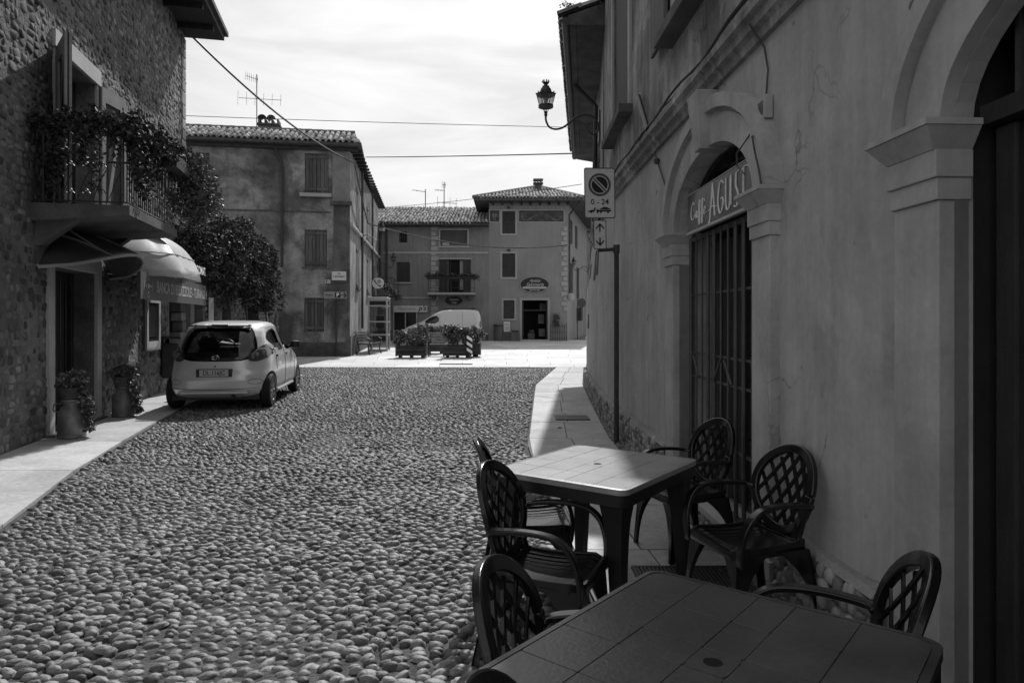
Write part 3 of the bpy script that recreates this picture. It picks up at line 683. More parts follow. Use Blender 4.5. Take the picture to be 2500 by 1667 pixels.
# milk churns with plants
def churn(label, plabel, x, y, sc, seedn):
    z0 = .014 + gz(y); t = thing('milk_churn', label, 'milk can', (x, y, z0), 0.4, 'old milk cans used as plant stands')
    pr = [(.155, 0), (.168, .01), (.162, .04), (.166, .05), (.162, .28), (.166, .29), (.160, .33), (.125, .39), (.10, .42), (.10, .46), (.13, .48), (.13, .50), (.10, .505)]
    MB().lathe([(r * sc, z * sc) for r, z in pr], 24).build('can_body', M_can, t, local=True, smooth=True, angle=30)
    for sg in (-1, 1): MB().tube([(sg * .11 * sc, 0, .45 * sc), (sg * .20 * sc, 0, .44 * sc), (sg * .21 * sc, 0, .36 * sc), (sg * .15 * sc, 0, .33 * sc)], .010, 6).build('handle', M_can, t, local=True, smooth=True)
    rs = random.Random(seedn); p = thing('potted_ivy', plabel, 'plant', (x, y, z0 + .50 * sc))
    MB().lathe([(.11, 0), (.15, .14), (.16, .15), (.13, .15)], 18, Matrix.Translation((x, y, z0 + .505 * sc))).build('pot', M_conc_d, p, smooth=True, angle=30)
    pts = [blob_pts((x, y, z0 + .74 * sc), (.20, .20, .14), 620, .3)]; sm = MB()
    for k in range(14):
        an = rs.uniform(-.35, 1.2); cx, cy_, cz = x, y, z0 + .68 * sc; path = [Vector((cx, cy_, cz))]
        for q in range(rs.randrange(5, 11)):
            cx += math.cos(an) * .035 * (1.6 if q < 4 else .35); cy_ += math.sin(an) * .03 * (1.6 if q < 4 else .3) - .008; cz -= .02 + .022 * min(q, 4)
            if cz < z0 + .03: break
            pts.append(blob_pts((cx, cy_, cz), (.05, .05, .05), 16, .1)); path.append(Vector((cx, cy_, cz)))
        if len(path) > 1: sm.tube(path, .004, 5)
    leafage('foliage', np.concatenate(pts), .05, M_leaf, p, asp=.75); sm.build('stem', M_stem, p)
churn('old metal milk can nearest the camera, left of the street door', 'ivy trailing from a pot on the milk can nearest the camera', -5.66, 8.85, .98, 3)
churn('old metal milk can on the far side of the street door', 'ivy trailing from a pot on the milk can beyond the street door', -6.08, 10.75, .93, 5)

# ------------------------------------------------------------------ low annex with vines
AN = Fr((-7.52, 16.1, 0), (-.10, 1, 0))
annex = thing('stone_annex', 'low rubble outbuilding under the vines between the two houses', 'outbuilding', (-7.6, 19, 0.1))
ops_a = [(.25, .85, .0, 2.3), (2.3, 3.1, .1, 2.3), (4.7, 5.8, .1, 2.3)]
wa = facade(AN, 0, 8.6, -.1, 3.5, ops_a, .3, 2, 2); wa.quad(AN.P(0, -.1), AN.P(0, 3.5), AN.P(0, 3.5, -3), AN.P(0, -.1, -3)); wa.quad(AN.P(0, 3.5), AN.P(8.6, 3.5), AN.P(8.6, 3.5, -3), AN.P(0, 3.5, -3))
wall_a = wa.build('wall', M_rubble_bed, annex); st = []; z = .1
Ra = Matrix((AN.u, AN.z, AN.n)).transposed().to_4x4()
while z < 3.4:
    s = .05; h = random.uniform(.09, .15)
    while s < 8.4:
        ww = random.uniform(.14, .34)
        if not in_ops(s + ww / 2, z + h / 2, ops_a, .08):
            st.append((random.randrange(3), Matrix.Translation(AN.P(s + ww / 2, z + h / 2, -.004)) @ Ra @ Euler((0, 0, random.gauss(0, .06))).to_matrix().to_4x4() @ Matrix.Diagonal((ww * .48, h * .47, random.uniform(.02, .05), 1))))
        s += ww
    z += h
pieces('stone', [rubble(.12) for _ in range(3)], st, M_rub_o, M_rub_a, wall_a, limit=120, smooth=False)
for o_ in ops_a:
    d_ = MB().fbox(AN, o_[0], o_[1], o_[2], o_[3], -.34, -.30).build('door', M_dark, annex)
    for k in range(5): a = o_[0] + (o_[1] - o_[0]) * (k + .1) / 5; MB().fbox(AN, a, a + (o_[1] - o_[0]) / 7, o_[2], o_[3] - .1, -.30, -.27).build('board', M_wood_m, d_)
t = thing('wall_poster', 'bright narrow notice board on the annex wall just past the bank', 'notice board', tuple(AN.P(1.2, 1, 0)))
MB().fbox(AN, 1.05, 1.5, 1.15, 2.25, .0, .05).build('board_frame', M_iron, t); MB().fbox(AN, 1.09, 1.46, 1.2, 2.1, .051, .056).build('paper', M_sign, t)
vine = thing('vine', 'dense dark climbing vine heaped over the annex roof and wall', 'climbing plant', (-7.5, 19.5, 3))
pts = []; nr = []
for (px_, py_, Y, r, n) in ((480, 600, 15.6, .55, 1200), (530, 600, 16.5, .6, 1400), (545, 545, 17.5, .5, 1000), (470, 560, 15.4, .55, 1300), (520, 570, 16.5, .6, 1500), (580, 570, 18, .7, 1700), (630, 590, 20.5, .55, 1300), (500, 620, 15.8, .6, 1500), (560, 630, 17, .7, 2000), (620, 640, 19.5, .7, 2000), (640, 690, 21, .55, 1500), (610, 700, 18.5, .5, 1100), (648, 735, 21.5, .4, 900), (560, 680, 17.5, .4, 900), (655, 640, 22.2, .45, 900), (652, 690, 22, .4, 900), (655, 600, 22, .4, 800), (600, 660, 19, .5, 1000), (620, 745, 20.5, .3, 350), (520, 680, 16.5, .35, 500), (595, 545, 19.5, .5, 700)):
    py_ += 26 if py_ < 620 else 0; c = ((px_ - 1250) / FPX * Y, Y, CAM_H + (HORIZON - py_) / FPX * Y); pts.append(blob_pts(c, (r * .62, r, r), n, .4))
rv_ = random.Random(11)
for k in range(46):
    px_, py_ = rv_.uniform(505, 668), rv_.uniform(600, 720); Y = 14.8 + (px_ - 440) / 230* 7.2; c = Vector(((px_ - 1250) / FPX * Y + rv_.uniform(.0, .5), Y, CAM_H + (HORIZON - py_) / FPX * Y))
    for q in range(rv_.randrange(3, 9)): pts.append(blob_pts(tuple(c + Vector((rv_.gauss(0, .04), rv_.gauss(0, .05), -.10 * q))), (.09, .09, .08), 12, .1))
leafage('foliage', np.concatenate(pts), .098, M_leaf_d, vine, asp=.5, jitter=.5)
sm = MB()
for (px_, Y) in ((600, 19), (628, 20.5), (648, 21.5), (560, 17.5)):
    X = (px_ - 1250) / FPX * Y; sm.tube([(X, Y, gz(Y)), (X + .06, Y, 1.1), (X - .05, Y + .1, 2.2), (X, Y, 3.2)], [.03, .025, .02, .015], 7)
sm.build('trunk', M_stem, vine, smooth=True)
# ------------------------------------------------------------------ plastered house facing the camera
MF = Fr((-12.2, 24.9, 0), (6.1, 1.0, 0)); MLEN = math.hypot(6.1, 1.0)
def mfs(px):                                # s on the facade for a photo column
    k = (px - 1250) / FPX; return (k * MF.O.y - MF.O.x) / (MF.u.x - k * MF.u.y)
def mfz(px, py): s = mfs(px); Y = MF.P(s, 0).y; return CAM_H + (HORIZON - py) / FPX * Y
house_m = thing('plaster_house', 'stained plaster three storey house with closed shutters and tiled roof', 'house', (-9, 25.4, gz(25)))
EV = 8.02
wins = [(744, 802, 375, 472), (744, 798, 561, 652), (743, 791, 727, 810), (470, 511, 373, 467)]
ops_m = [(mfs(a), mfs(b), mfz((a + b) / 2, d), mfz((a + b) / 2, c), .10) for a, b, c, d in wins]
wm = facade(MF, -1.5, MLEN, -.2, EV, ops_m, .1, 1.5, 1.5)
wall_m = wm.build('wall', M_pl_mid, house_m); backs(MF, ops_m, house_m)
MSd = Fr(tuple(MF.P(MLEN, 0)), (-.115, 1, 0)); SL = 13.6
ops_s = [(2.0, 2.9, 5.3, 7.0, .1), (2.0, 2.9, 2.9, 4.6, .1), (6.5, 7.4, 5.3, 7.0, .1), (6.5, 7.4, 2.9, 4.6, .1), (10.2, 11.1, 2.9, 4.6, .1)]
wall_ms = facade(MSd, 0, SL, -.2, EV, ops_s, .1, 1.5, 1.5).build('side_wall', M_pl_mid_side, house_m); backs(MSd, ops_s, house_m)
bk = MB(); bk.quad(MF.P(-1.5, -.2), MF.P(-1.5, EV), MF.P(-1.5, EV, -13.6), MF.P(-1.5, -.2, -13.6)); bk.quad(MF.P(-1.5, -.2, -13.6), MF.P(-1.5, EV, -13.6), MF.P(MLEN, EV, -13.6), MF.P(MLEN, -.2, -13.6)); bk.build('back_wall', M_pl_mid, house_m)
for i, o_ in enumerate(ops_m):
    z0, z1 = o_[2], o_[3]; shutter(MF, o_[0] + .01, (o_[0] + o_[1]) / 2 - .005, z0, z1, -.03, M_wood_m, house_m, 3); shutter(MF, (o_[0] + o_[1]) / 2 + .005, o_[1] - .01, z0, z1, -.03, M_wood_m, house_m, 3)
    if i in (0, 3): MB().fbox(MF, o_[0] - .18, o_[1] + .12, z0 - .14, z0 - .01, -.05, .12).build('sill', M_white, house_m, bevel=.01)
    if i == 1: MB().fbox(MF, o_[0] - .1, o_[1] + .2, z0 - .05, z0 - .01, -.05, .04).build('sill', M_conc_d, house_m)
for o_ in ops_s:
    shutter(MSd, o_[0] + .01, o_[1] - .01, o_[2], o_[3], .0, M_wood_m, house_m, 4); MB().fbox(MSd, o_[0] - .1, o_[1] + .1, o_[2] - .12, o_[2] - .01, -.05, .12).build('sill', M_conc_d, house_m)
# string course, corner pilaster, plinth
zc = mfz(700, 516); MB().fbox(MF, mfs(490), mfs(808), zc - .02, zc + .03, 0, .025).build('string_course', M_conc_d, house_m)
pz = mfz(830, 500); p0 = mfs(812)
MB().fbox(MF, p0, MLEN, pz + .12, EV - .001, 0, .05).build('corner_pilaster', mat('pilaster_plaster', .24, .15, .95, 2, .3, 12, stain=.2), house_m)
MB().fbox(MF, p0 - .08, MLEN + .08, pz - .02, pz + .115, 0, .12).build('pilaster_capital', M_conc_d, house_m)
MB().fbox(MF, p0 + .04, MLEN, mfz(830, 690), pz - .025, 0, .035).build('lower_pilaster', mat('lower_pilaster_plaster', .13, .3, .95, 2, .5, 12, stain=.5), house_m)
mb = MB().fbox(MSd, -.02, SL, 6.15 - 1.05, 6.15 - .93, 0, .12); mb.build('string_course', M_white, house_m)
MB().fbox(MF, -1.5, MLEN + .03, -.1, gz(25) + .55, 0, .035).build('plinth', mat('damp_plinth', .12, .3, .95, 2, .4, 14, stain=.4), house_m)
MB().fbox(MSd, .0, SL, -.1, .95, 0, .035).build('plinth', MATS['damp_plinth'], house_m)
# drain pipes
def mp_(px, py, d): s = mfs(px); return MF.P(s, mfz(px, py), d)
MB().tube([mp_(673, 362, .08), mp_(678, 378, .08), mp_(688, 398, .08), mp_(691, 430, .08), mp_(690, 520, .08), mp_(689, 652, .08)], .055, 8).build('drain_pipe', M_steel, house_m, smooth=True)
for a in (3.6, 8.6): MB().tube([MSd.P(a, 1.2, .1), MSd.P(a, 7.9, .1)], .05, 8).build('drain_pipe', M_steel, house_m, smooth=True)
# roof: front slope and side slope
OV = .45
def roof_tiles(name, root, corner, u, v, nu, nv, pu, pv, clip=None, limit=300, r=.09):
    u = Vector(u).normalized(); v = Vector(v).normalized(); n = u.cross(v).normalized(); st = []
    if n.z < 0: n = -n
    for j in range(nv):
        for i in range(nu):
            a, b = (i + .5) * pu, j * pv
            if clip and not clip(a, b): continue
            c = Vector(corner) + u * (a + random.gauss(0, .008)) + v * b + n * (.02 + random.gauss(0, .006))
            R = Matrix((u, v, n)).transposed().to_4x4()
            st.append((random.randrange(2), Matrix.Translation(c) @ R @ Euler((.05 + random.gauss(0, .02), 0, random.gauss(0, .04))).to_matrix().to_4x4()))
    def tile(r0, r1, ln):
        vv = []; ff = []; k = 6
        for (rr, yy) in ((r0, -.04), (r1, ln)):
            for q in range(k + 1): th = PI * q / k; vv.append((-rr * math.cos(th), yy, rr * math.sin(th)))
        for q in range(k): ff += [(q, q + k + 1, q + k + 2), (q, q + k + 2, q + 1)]
        c = len(vv)                       # thickness lip at the lower end
        for q in range(k + 1): th = PI * q / k; vv.append((-(r0 - .018) * math.cos(th), -.04, (r0 - .018) * math.sin(th)))
        for q in range(k): ff += [(q, q + 1, c + q + 1), (q, c + q + 1, c + q)]
        return vv, ff
    pieces(name, [tile(r, r * .8, pv + .03), tile(r * 1.05, r * .82, pv + .03)], st, M_tile_o, M_tile_a, root, limit=limit, smooth=True)
SLP = .33
def pt(X, Y, Z): return Vector((X, Y, Z))
e0, e1 = MF.P(-2, EV, OV), MF.P(MLEN + OV, EV, OV); back0, back1 = MF.P(-2, EV, -13.6 - OV), MF.P(MLEN + OV, EV, -14.2)
rdg = MLEN / 2
R0, R1 = MF.P(-2, EV + .80, -1.35), MF.P(MLEN + OV - .38, EV + .80, -1.35); R2, R3 = MF.P(MLEN + OV - .4, EV + .80, -12.6), MF.P(-2, EV + .80, -12.6)
up = Vector((0, 0, .10))
rb = MB(); rb.quad(e0 + up, e1 + up, R1 + up, R0 + up); rb.quad(e1 + up, back1 + up, R2 + up, R1 + up); rb.quad(back1 + up, back0 + up, R3 + up, R2 + up); rb.quad(R0 + up, R1 + up, R2 + up, R3 + up)
rb.quad(e0, e0 + up, e1 + up, e1); rb.quad(e1, e1 + up, back1 + up, back1); rb.quad(e0, e1, back1, back0)
roof_m = rb.build('roof', M_tilebed, house_m)
vdir = (R0 - e0); vfront = Vector((vdir.x, vdir.y, vdir.z)); L0 = (e1 - e0).length
hipk = (L0 - (R1 - R0).length) / vfront.length
roof_tiles('roof_tile', roof_m, e0 + up, MF.u, vfront, int(L0 / .21), int(vfront.length / .34), .21, .34, clip=lambda a, b: a < L0 - b * hipk - .1)
sv = (R1 + R2) / 2 - (e1 + back1) / 2; LS = (back1 - e1).length
rcap = MB()
for i in range(20): p_, q_ = R0 + (R1 - R0) * (i / 20), R0 + (R1 - R0) * ((i + 1.1) / 20); rcap.tube([p_ + up + Vector((0, 0, .02)), q_ + up + Vector((0, 0, .05))], [.10, .085], 7)
rcap.build('ridge_tiles', M_tile_a, roof_m)['kind'] = 'stuff'
for k in range(22): a = .3 + k * .62; MB().fbox(MSd, a, a + .09, EV - .1, EV, -.02, OV - .04).build('rafter', M_wood_d, house_m)
MB().fbox(MF, -1.9, MLEN + .3, EV - .14, EV - .01, .02, .14).build('gutter', M_steel, house_m)
# chimney with tile hood
CF = Fr(tuple(MF.P(mfs(604), 0, -1.9)), MF.u); cb = EV + .65
ch = MB().fbox(CF, 0, .78, cb - .4, cb + .62, -.6, 0).build('chimney', M_conc_d, house_m)
MB().fbox(CF, -.05, .83, cb + .62, cb + .68, -.65, .05).build('chimney_cap', M_conc_d, ch)
for a in (0, .24, .5, .72): MB().fbox(CF, a, a + .06, cb + .68, cb + .86, -.6, -.02).build('chimney_pier', M_conc_d, ch)
for a in (.16, .5): MB().add([CF.P(a + .17 * math.cos(PI * i / 8), cb + .86 + .15 * math.sin(PI * i / 8), d_) for d_ in (.04, -.64) for i in range(9)], [(i, i + 1, i + 10, i + 9) for i in range(8)]).build('hood_tile', M_tile_o, ch)
# antenna
def yagi(name, label, base, h, booms, r=.018):
    t = thing(name, label, 'antenna', tuple(base)); B = Vector(base); MB().tube([B, B + Vector((0, 0, h))], r, 6).build('mast', M_steel, t)
    for (z, x0, x1, els, elh, tilt) in booms:
        mb = MB(); p0, p1 = B + Vector((x0, 0, z)), B + Vector((x1, .15, z + tilt)); mb.tube([p0, p1], r * .6, 5)
        for k in range(els): c = p0 + (p1 - p0) * (k / (els - 1)); mb.tube([c - Vector((.04, 0, elh * (1 - .04 * k))), c + Vector((-.02, 0, elh * (1 - .04 * k)))], r * .35, 4)
        mb.build('element_array', M_steel, t)
    return t
b_ = CF.P(-.08, cb + .1, -.2); yagi('roof_antenna', 'tall aerial with a wide toothed boom beside the tiled chimney', b_, 2.55, [(1.62, -.72, .93, 6, .28, -.05), (2.5, -.42, 0, 7, .16, -.12)])
# signs on the house
t = thing('street_name_sign', 'white street name plate high on the corner of the stained plaster house', 'sign', tuple(MF.P(mfs(829), 3.2)))
s0, s1 = mfs(810.5), mfs(845.5); z1, z0 = mfz(828, 663), mfz(828, 684.5)
MB().fbox(MF, s0, s1, z0, z1, .037, .055).build('plate', M_sign, t); lettering('lettering', 'VIA', .085, MF, (s0 + s1) / 2, z1 - .09, .056, M_signd, t, offset=.001)
lettering('lettering', 'F. BUSTONICO', .10, MF, (s0 + s1) / 2, (z0 + z1) / 2 - .03, .056, M_signd, t, xs=.62, offset=.002)
t = thing('house_number_plate', 'small framed plate below the street name on the plaster house', 'sign', tuple(MF.P(mfs(800), 3)))
s0, s1 = mfs(793), mfs(807); z1, z0 = mfz(800, 683), mfz(800, 692); MB().fbox(MF, s0, s1, z0, z1, .0, .03).build('plate', M_conc, t); lettering('lettering', 'P', .10, MF, s0 + .07, (z0 + z1) / 2, .031, M_signd, t, offset=.004)
t = thing('parking_direction_sign', 'wide pale sign with a black P and right arrow beside the corner', 'sign', tuple(MF.P(mfs(819), 2.6)))
s0, s1 = mfs(791.5), mfs(847); z1, z0 = mfz(819, 712.5), mfz(819, 729); zc = (z0 + z1) / 2
MB().fbox(MF, s0, s1, z0, z1, .16, .175).build('plate', mat('sign_panel_grey', .28, .04, .5, 3, 0), t); MB().tube([MF.P(mfs(822), gz(26), .12), MF.P(mfs(822), zc, .12)], .03, 8).build('post', M_steel, t)
cP = mfs(825.5); MB().prism(rrect(cP - .10, cP + .10, zc - .10, zc + .10, .03), MF, .176, .178).build('parking_square', M_signd, t)
lettering('lettering', 'P', .20, MF, cP, zc, .179, M_text_w, t, offset=.006)
ar = MB(); aA = mfs(834); ar.prism([(aA, zc - .015), (aA + .17, zc - .015), (aA + .17, zc + .015), (aA, zc + .015)], MF, .176, .178)
ar.prism([(aA + .07, zc + .10), (aA + .12, zc + .10), (aA + .20, zc), (aA + .12, zc - .10), (aA + .07, zc - .10), (aA + .15, zc)], MF, .176, .178); ar.build('arrow', M_signd, t)
ar = MB(); aA = mfs(794.5); ar.prism([(aA, zc), (aA + .07, zc + .05), (aA + .08, zc + .02), (aA + .28, zc + .02), (aA + .28, zc - .02), (aA + .08, zc - .02), (aA + .07, zc - .02)], MF, .176, .178); ar.build('arrow', M_signg, t)
lettering('lettering', 'centro', .055, MF, aA + .17, zc - .06, .178, M_signg, t)

# ------------------------------------------------------------------ far row of houses
FF = Fr((-8.6, 39.9, 0), (1, .004, 0))
def fs(px): k = (px - 1250) / FPX; return (k * FF.O.y - FF.O.x) / (FF.u.x - k * FF.u.y)
def fz(py): return CAM_H + (HORIZON - py) / FPX * 40.0
low = thing('low_shop_house', 'low house with a tiled roof, balcony and bread shop across the plaza', 'house', (-4.5, 40, gz(40)))
ZG = gz(40) - .2
rects = dict(grille=(974.5, 994.4, 566, 592.6), blind=(1075, 1141, 563, 601), shut=(969, 1001, 640, 689), balc=(1074, 1147, 634, 716), shop=(962, 1016, 763, 848))
opl = [(fs(a), fs(b), fz(d), fz(c), .18) for a, b, c, d in rects.values()]
wl = facade(FF, -.6, fs(1194), ZG, 7.1, opl, .18, 2.5, 2.5); wl.quad(FF.P(-.6, ZG), FF.P(-.6, 7.1), FF.P(-.6, 7.1, -6), FF.P(-.6, ZG, -6)); wl.quad(FF.P(-.6, ZG, -6), FF.P(-.6, 7.1, -6), FF.P(fs(1194), 7.1, -6), FF.P(fs(1194), ZG, -6)); wall_f = wl.build('wall', M_pl_far, low); backs(FF, opl, low)
def rfz(k): a, b, c, d = rects[k]; return fs(a), fs(b), fz(d), fz(c)
a0, a1, z0, z1 = rfz('grille'); MB().fbox(FF, a0, a1, z0, z1, -.2, -.18).build('window_back', M_dark, low)
for k in range(4): a = a0 + (a1 - a0) * (k + .5) / 4; MB().fbox(FF, a - .02, a + .02, z0, z1, -.06, -.03).build('bar', M_iron, low)
MB().fbox(FF, a0, a1, (z0 + z1) / 2 - .02, (z0 + z1) / 2 + .02, -.09, -.061).build('bar', M_iron, low)
a0, a1, z0, z1 = rfz('blind'); w_ = MB().fbox(FF, a0, a1, z0, z1, -.2, -.16).build('window', M_glassd, low)
MB().fbox(FF, a0 - .09, a0, z0 - .09, z1 + .09, -.1, .04).fbox(FF, a1, a1 + .09, z0 - .09, z1 + .09, -.1, .04).fbox(FF, a0, a1, z1, z1 + .09, -.1, .04).fbox(FF, a0, a1, z0 - .09, z0, -.1, .04).build('window_frame', M_white, low)
for k in range(9):
    zz = z1 - .06 - k * .07; MB().fbox(FF, a0 + .03, a1 - .03, zz - .062, zz, -.13, -.11).build('slat', mat('roller_blind', .10, .1, .8, 3, 0), w_)
MB().fbox(FF, a0 + .12, a0 + .5, z0 + .04, z0 + .28, -.155, -.15).build('paper', M_conc, w_)
a0, a1, z0, z1 = rfz('shut'); louvre(FF, a0, (a0 + a1) / 2 - .005, z0, z1, -.02, M_shut, low, 14); louvre(FF, (a0 + a1) / 2 + .005, a1, z0, z1, -.02, M_shut, low, 14); MB().fbox(FF, a0 - .06, a1 + .1, z0 - .09, z0 - .005, -.05, .1).build('sill', M_white, low)
a0, a1, z0, z1 = rfz('balc'); w_ = MB().fbox(FF, a0, a1, z0, z1, -.2, -.16).build('balcony_door', M_dark, low)
MB().fbox(FF, a0 + .55, a0 + .62, z0, z1, -.158, -.12).build('door_frame', M_wood_d, w_); MB().fbox(FF, a0 + 1.15, a0 + 1.5, z0 + .2, z1 - .05, -.158, -.13).build('curtain', M_white, w_); MB().fbox(FF, a0 + .1, a0 + .5, z0 + .1, z1 - .05, -.158, -.13).build('curtain', M_wood_m, w_)
louvre(FF, a0 - .02, a0 + .42, z0 + .05, z1, .03, M_shut, low, 20); louvre(FF, a1 - .38, a1 + .06, z0 + .05, z1, .03, M_shut, low, 20)
MB().fbox(FF, a0 - .1, a1 + .1, z1 + .01, z1 + .09, 0, .07).build('lintel', M_white, low)
b0, b1 = fs(1048), fs(1162); zb = fz(717); sl = MB().fbox(FF, b0, b1, zb - .09, zb + .03, 0, .95).build('balcony_slab', M_white, low)
for a in (b0 + .2, b1 - .4): MB().fbox(FF, a, a + .2, zb - .35, zb - .095, 0, .5).build('bracket', M_conc_d, sl)
rb_ = MB().fbox(FF, b0 + .03, b1 - .03, zb + .86, zb + .9, .88, .92).fbox(FF, b0 + .03, b1 - .03, zb + .28, zb + .30, .89, .91).fbox(FF, b0 + .03, b1 - .03, zb + .66, zb + .68, .89, .91).build('railing', M_iron, low)
for k in range(7): a = b0 + .05 + (b1 - b0 - .1) * k / 6; MB().fbox(FF, a - .012, a + .012, zb + .03, zb + .86, .885, .905).build('post', M_iron, rb_)
t = thing('balcony_flowers', 'row of dark leafy flowers along the railing above the bread shop', 'plants', tuple(FF.P((b0 + b1) / 2, zb + .9, .95)))
leafage('foliage', np.concatenate([blob_pts(tuple(FF.P(b0 - .1 + (b1 - b0 + .3) * (i + .5) / 14, zb + .98 + random.gauss(0, .05), .95)), (.2, .15, .2), 90, .2) for i in range(14)]), .10, M_leaf_d, t)
MB().fbox(FF, b0, b1, zb + .76, zb + .9, .94, 1.1).build('trough', M_wood_d, t)
a0, a1, z0, z1 = rfz('shop'); w_ = MB().fbox(FF, a0, a1, z0, z1, -.2, -.16).build('shop_window', M_glassd, low)
MB().fbox(FF, a0 - .05, a0, z0, z1, -.1, .03).fbox(FF, a1, a1 + .05, z0, z1, -.1, .03).fbox(FF, (a0 + a1) / 2 - .03, (a0 + a1) / 2 + .03, z0, z1, -.159, -.1).build('shop_frame', M_alu, low)
t = thing('shop_sign', 'long pale shop sign reading Piadineria above the dark shop window', 'sign', tuple(FF.P(fs(1000), 2, 0)))
MB().fbox(FF, fs(961), fs(1043.4), fz(762), fz(746.5), .02, .12).build('sign_box', M_sign, t); lettering('lettering', 'Piadineria', .26, FF, fs(993), fz(754), .121, mat('letter_mid', .2, .05, .6, 3, 0), t, shear=.3); lettering('lettering', "p's", .40, FF, fs(1031), fz(753), .121, M_signd, t, shear=.35, offset=.008)
MB().fbox(FF, fs(935), fs(1192), fz(620), fz(615), 0, .04).build('string_course', M_white, low); MB().fbox(FF, fs(948), fs(1056), fz(729), fz(725), 0, .05).build('string_course', M_white, low)
MB().fbox(FF, fs(925), fs(960), fz(842), fz(806), 0, .03).build('stone_base', M_conc_d, low); MB().fbox(FF, fs(1017), fs(1192), fz(842), fz(814), 0, .03).build('stone_base', M_conc_d, low)
def quoins(F, sa, zlo, zhi, w_, root, side=1):
    z = zlo; k = 0
    while z < zhi - .1:
        ww = w_ if k % 2 else w_ * .62; a, b = (sa - ww, sa) if side > 0 else (sa, sa + ww)
        MB().fbox(F, a, b, z + .02, z + .27, 0, .045).build('quoin', M_white, root); z += .29; k += 1
quoins(FF, fs(1053), fz(772), fz(560), .40, low, -1)
for px in (929, 945): MB().tube([FF.P(fs(px), fz(555), .12), FF.P(fs(px), fz(600), .12), FF.P(fs(px), fz(700), .12)], .06, 7).build('drain_pipe', M_steel, low, smooth=True)
for k in range(11): a = -.2 + k * .66; MB().fbox(FF, a, a + .1, 6.98, 7.08, .01, .5).build('rafter', M_wood_d, low)
ov = .6; q0, q1 = FF.P(-.6, 7.1, ov), FF.P(fs(1194) - .02, 7.1, ov); t0, t1 = FF.P(-.6, 7.1 + .32 * 5.6, -5), FF.P(fs(1194) - .02, 7.1 + .32 * 5.6, -5)
rb = MB().quad(q0, q1, t1, t0); rb.quad(q0, q0 - Vector((0, 0, .12)), q1 - Vector((0, 0, .12)), q1); rb.quad(FF.P(-.6, 6.98, ov), FF.P(-.6, 6.98, -.1), FF.P(fs(1194), 6.98, -.1), FF.P(fs(1194), 6.98, ov)); tb = FF.P(-.6, 7.1, -10.6); tb2 = FF.P(fs(1194), 7.1, -10.6); rb.quad(t0, t1, tb2, tb)
rf_ = rb.build('roof', M_tilebed, low); roof_tiles('roof_tile', rf_, q0 + Vector((0, 0, .02)), FF.u, t0 - q0, int((q1 - q0).length / .2), int((t0 - q0).length / .36), .2, .36, limit=10)
MB().tube([q0 - Vector((0, 0, .06)) - FF.n * .0, q1 - Vector((0, 0, .06))], .07, 8).build('gutter', M_steel, low)
# skylight and aerials
MB().fbox(Fr(tuple(FF.P(fs(1000), 7.75, -1.3)), FF.u), 0, .8, -.05, .12, -.5, .0).build('skylight', M_conc, low)
for (px, top, lab, bm) in ((1015, 462, 'thin aerial with one side boom standing left on the low tiled roof', [(1.4, -.8, 0, 4, .05, -.1), (.1, -.7, 1.1, 4, .35, .0)]), (1066, 445, 'taller forked aerial standing right on the low tiled roof', [(1.4, -.55, 0, 4, .08, .0), (.6, -.4, .8, 4, .4, -.05), (1.75, -.1, .1, 3, .2, 0)])):
    bs = FF.P(fs(px), 8.6, -4.6); yagi('roof_antenna', lab, bs, (HORIZON - top) / FPX * 44.5 + CAM_H - 8.6, bm, .03)

# tower house
tow = thing('tower_house', 'tall house with painted frieze, white framed windows and delicatessen door', 'house', (1, 40, gz(40)))
XL, XR = fs(1194), fs(1385)
rt = dict(top=(1226, 1258, 516, 571), mid=(1226, 1258, 619, 677), low=(1229, 1256, 733, 778), door=(1274.5, 1337, 733, 836))
opt = [(fs(a), fs(b), fz(d), fz(c), .15) for a, b, c, d in rt.values()]
EZ = 8.38
facade(FF, XL, XR, ZG, EZ, opt, .15, 2.5, 2.5).build('wall', M_pl_far2, tow); backs(FF, opt[:3], tow)
TS = Fr(tuple(FF.P(XR, 0)), (.214, 1, 0)); sops = [(1.2, 2.1, 6.2, 7.6, .1), (3.8, 4.7, 6.2, 7.6, .1), (1.2, 2.3, 3.0, 5.0, .1), (4.6, 5.6, 3.0, 5.0, .1)]
facade(TS, 0, 11, ZG, EZ, sops, .1, 2.5, 2.5).build('side_wall', M_pl_far2, tow)
backs(TS, sops, tow)
for o_ in sops: louvre(TS, o_[0], o_[1], o_[2], o_[3], .0, M_shut, tow, 14)
mb = MB(); mb.quad(FF.P(XL, ZG), FF.P(XL, ZG, -10), FF.P(XL, EZ, -10), FF.P(XL, EZ)); mb.quad(FF.P(XL, ZG, -10), FF.P(XR + 2, ZG, -10), FF.P(XR + 2, EZ, -10), FF.P(XL, EZ, -10)); mb.build('side_wall', M_pl_far2, tow)
def framing(k, m=M_white, sill=.12, w=.11, bot=True):
    a, b, c, d = rt[k]; a, b, z0, z1 = fs(a), fs(b), fz(d), fz(c)
    mb = MB().fbox(FF, a - w, a, z0 - (w if bot else 0), z1 + w, -.06, .035).fbox(FF, b, b + w, z0 - (w if bot else 0), z1 + w, -.06, .035).fbox(FF, a, b, z1, z1 + w, -.06, .035)
    if bot: mb.fbox(FF, a, b, z0 - w, z0, -.06, .035)
    mb.build('window_frame' if bot else 'door_frame', m, tow); return a, b, z0, z1
for k in ('top', 'mid'):
    a, b, z0, z1 = framing(k); louvre(FF, a, (a + b) / 2 - .005, z0, z1, -.02, M_shut, tow, 16); louvre(FF, (a + b) / 2 + .005, b, z0, z1, -.02, M_shut, tow, 16)
    MB().prism(ell((a + b) / 2, z1 + .18, .11, .06, 12), FF, .01, .10).build('wall_spotlight', M_blackpl, tow)
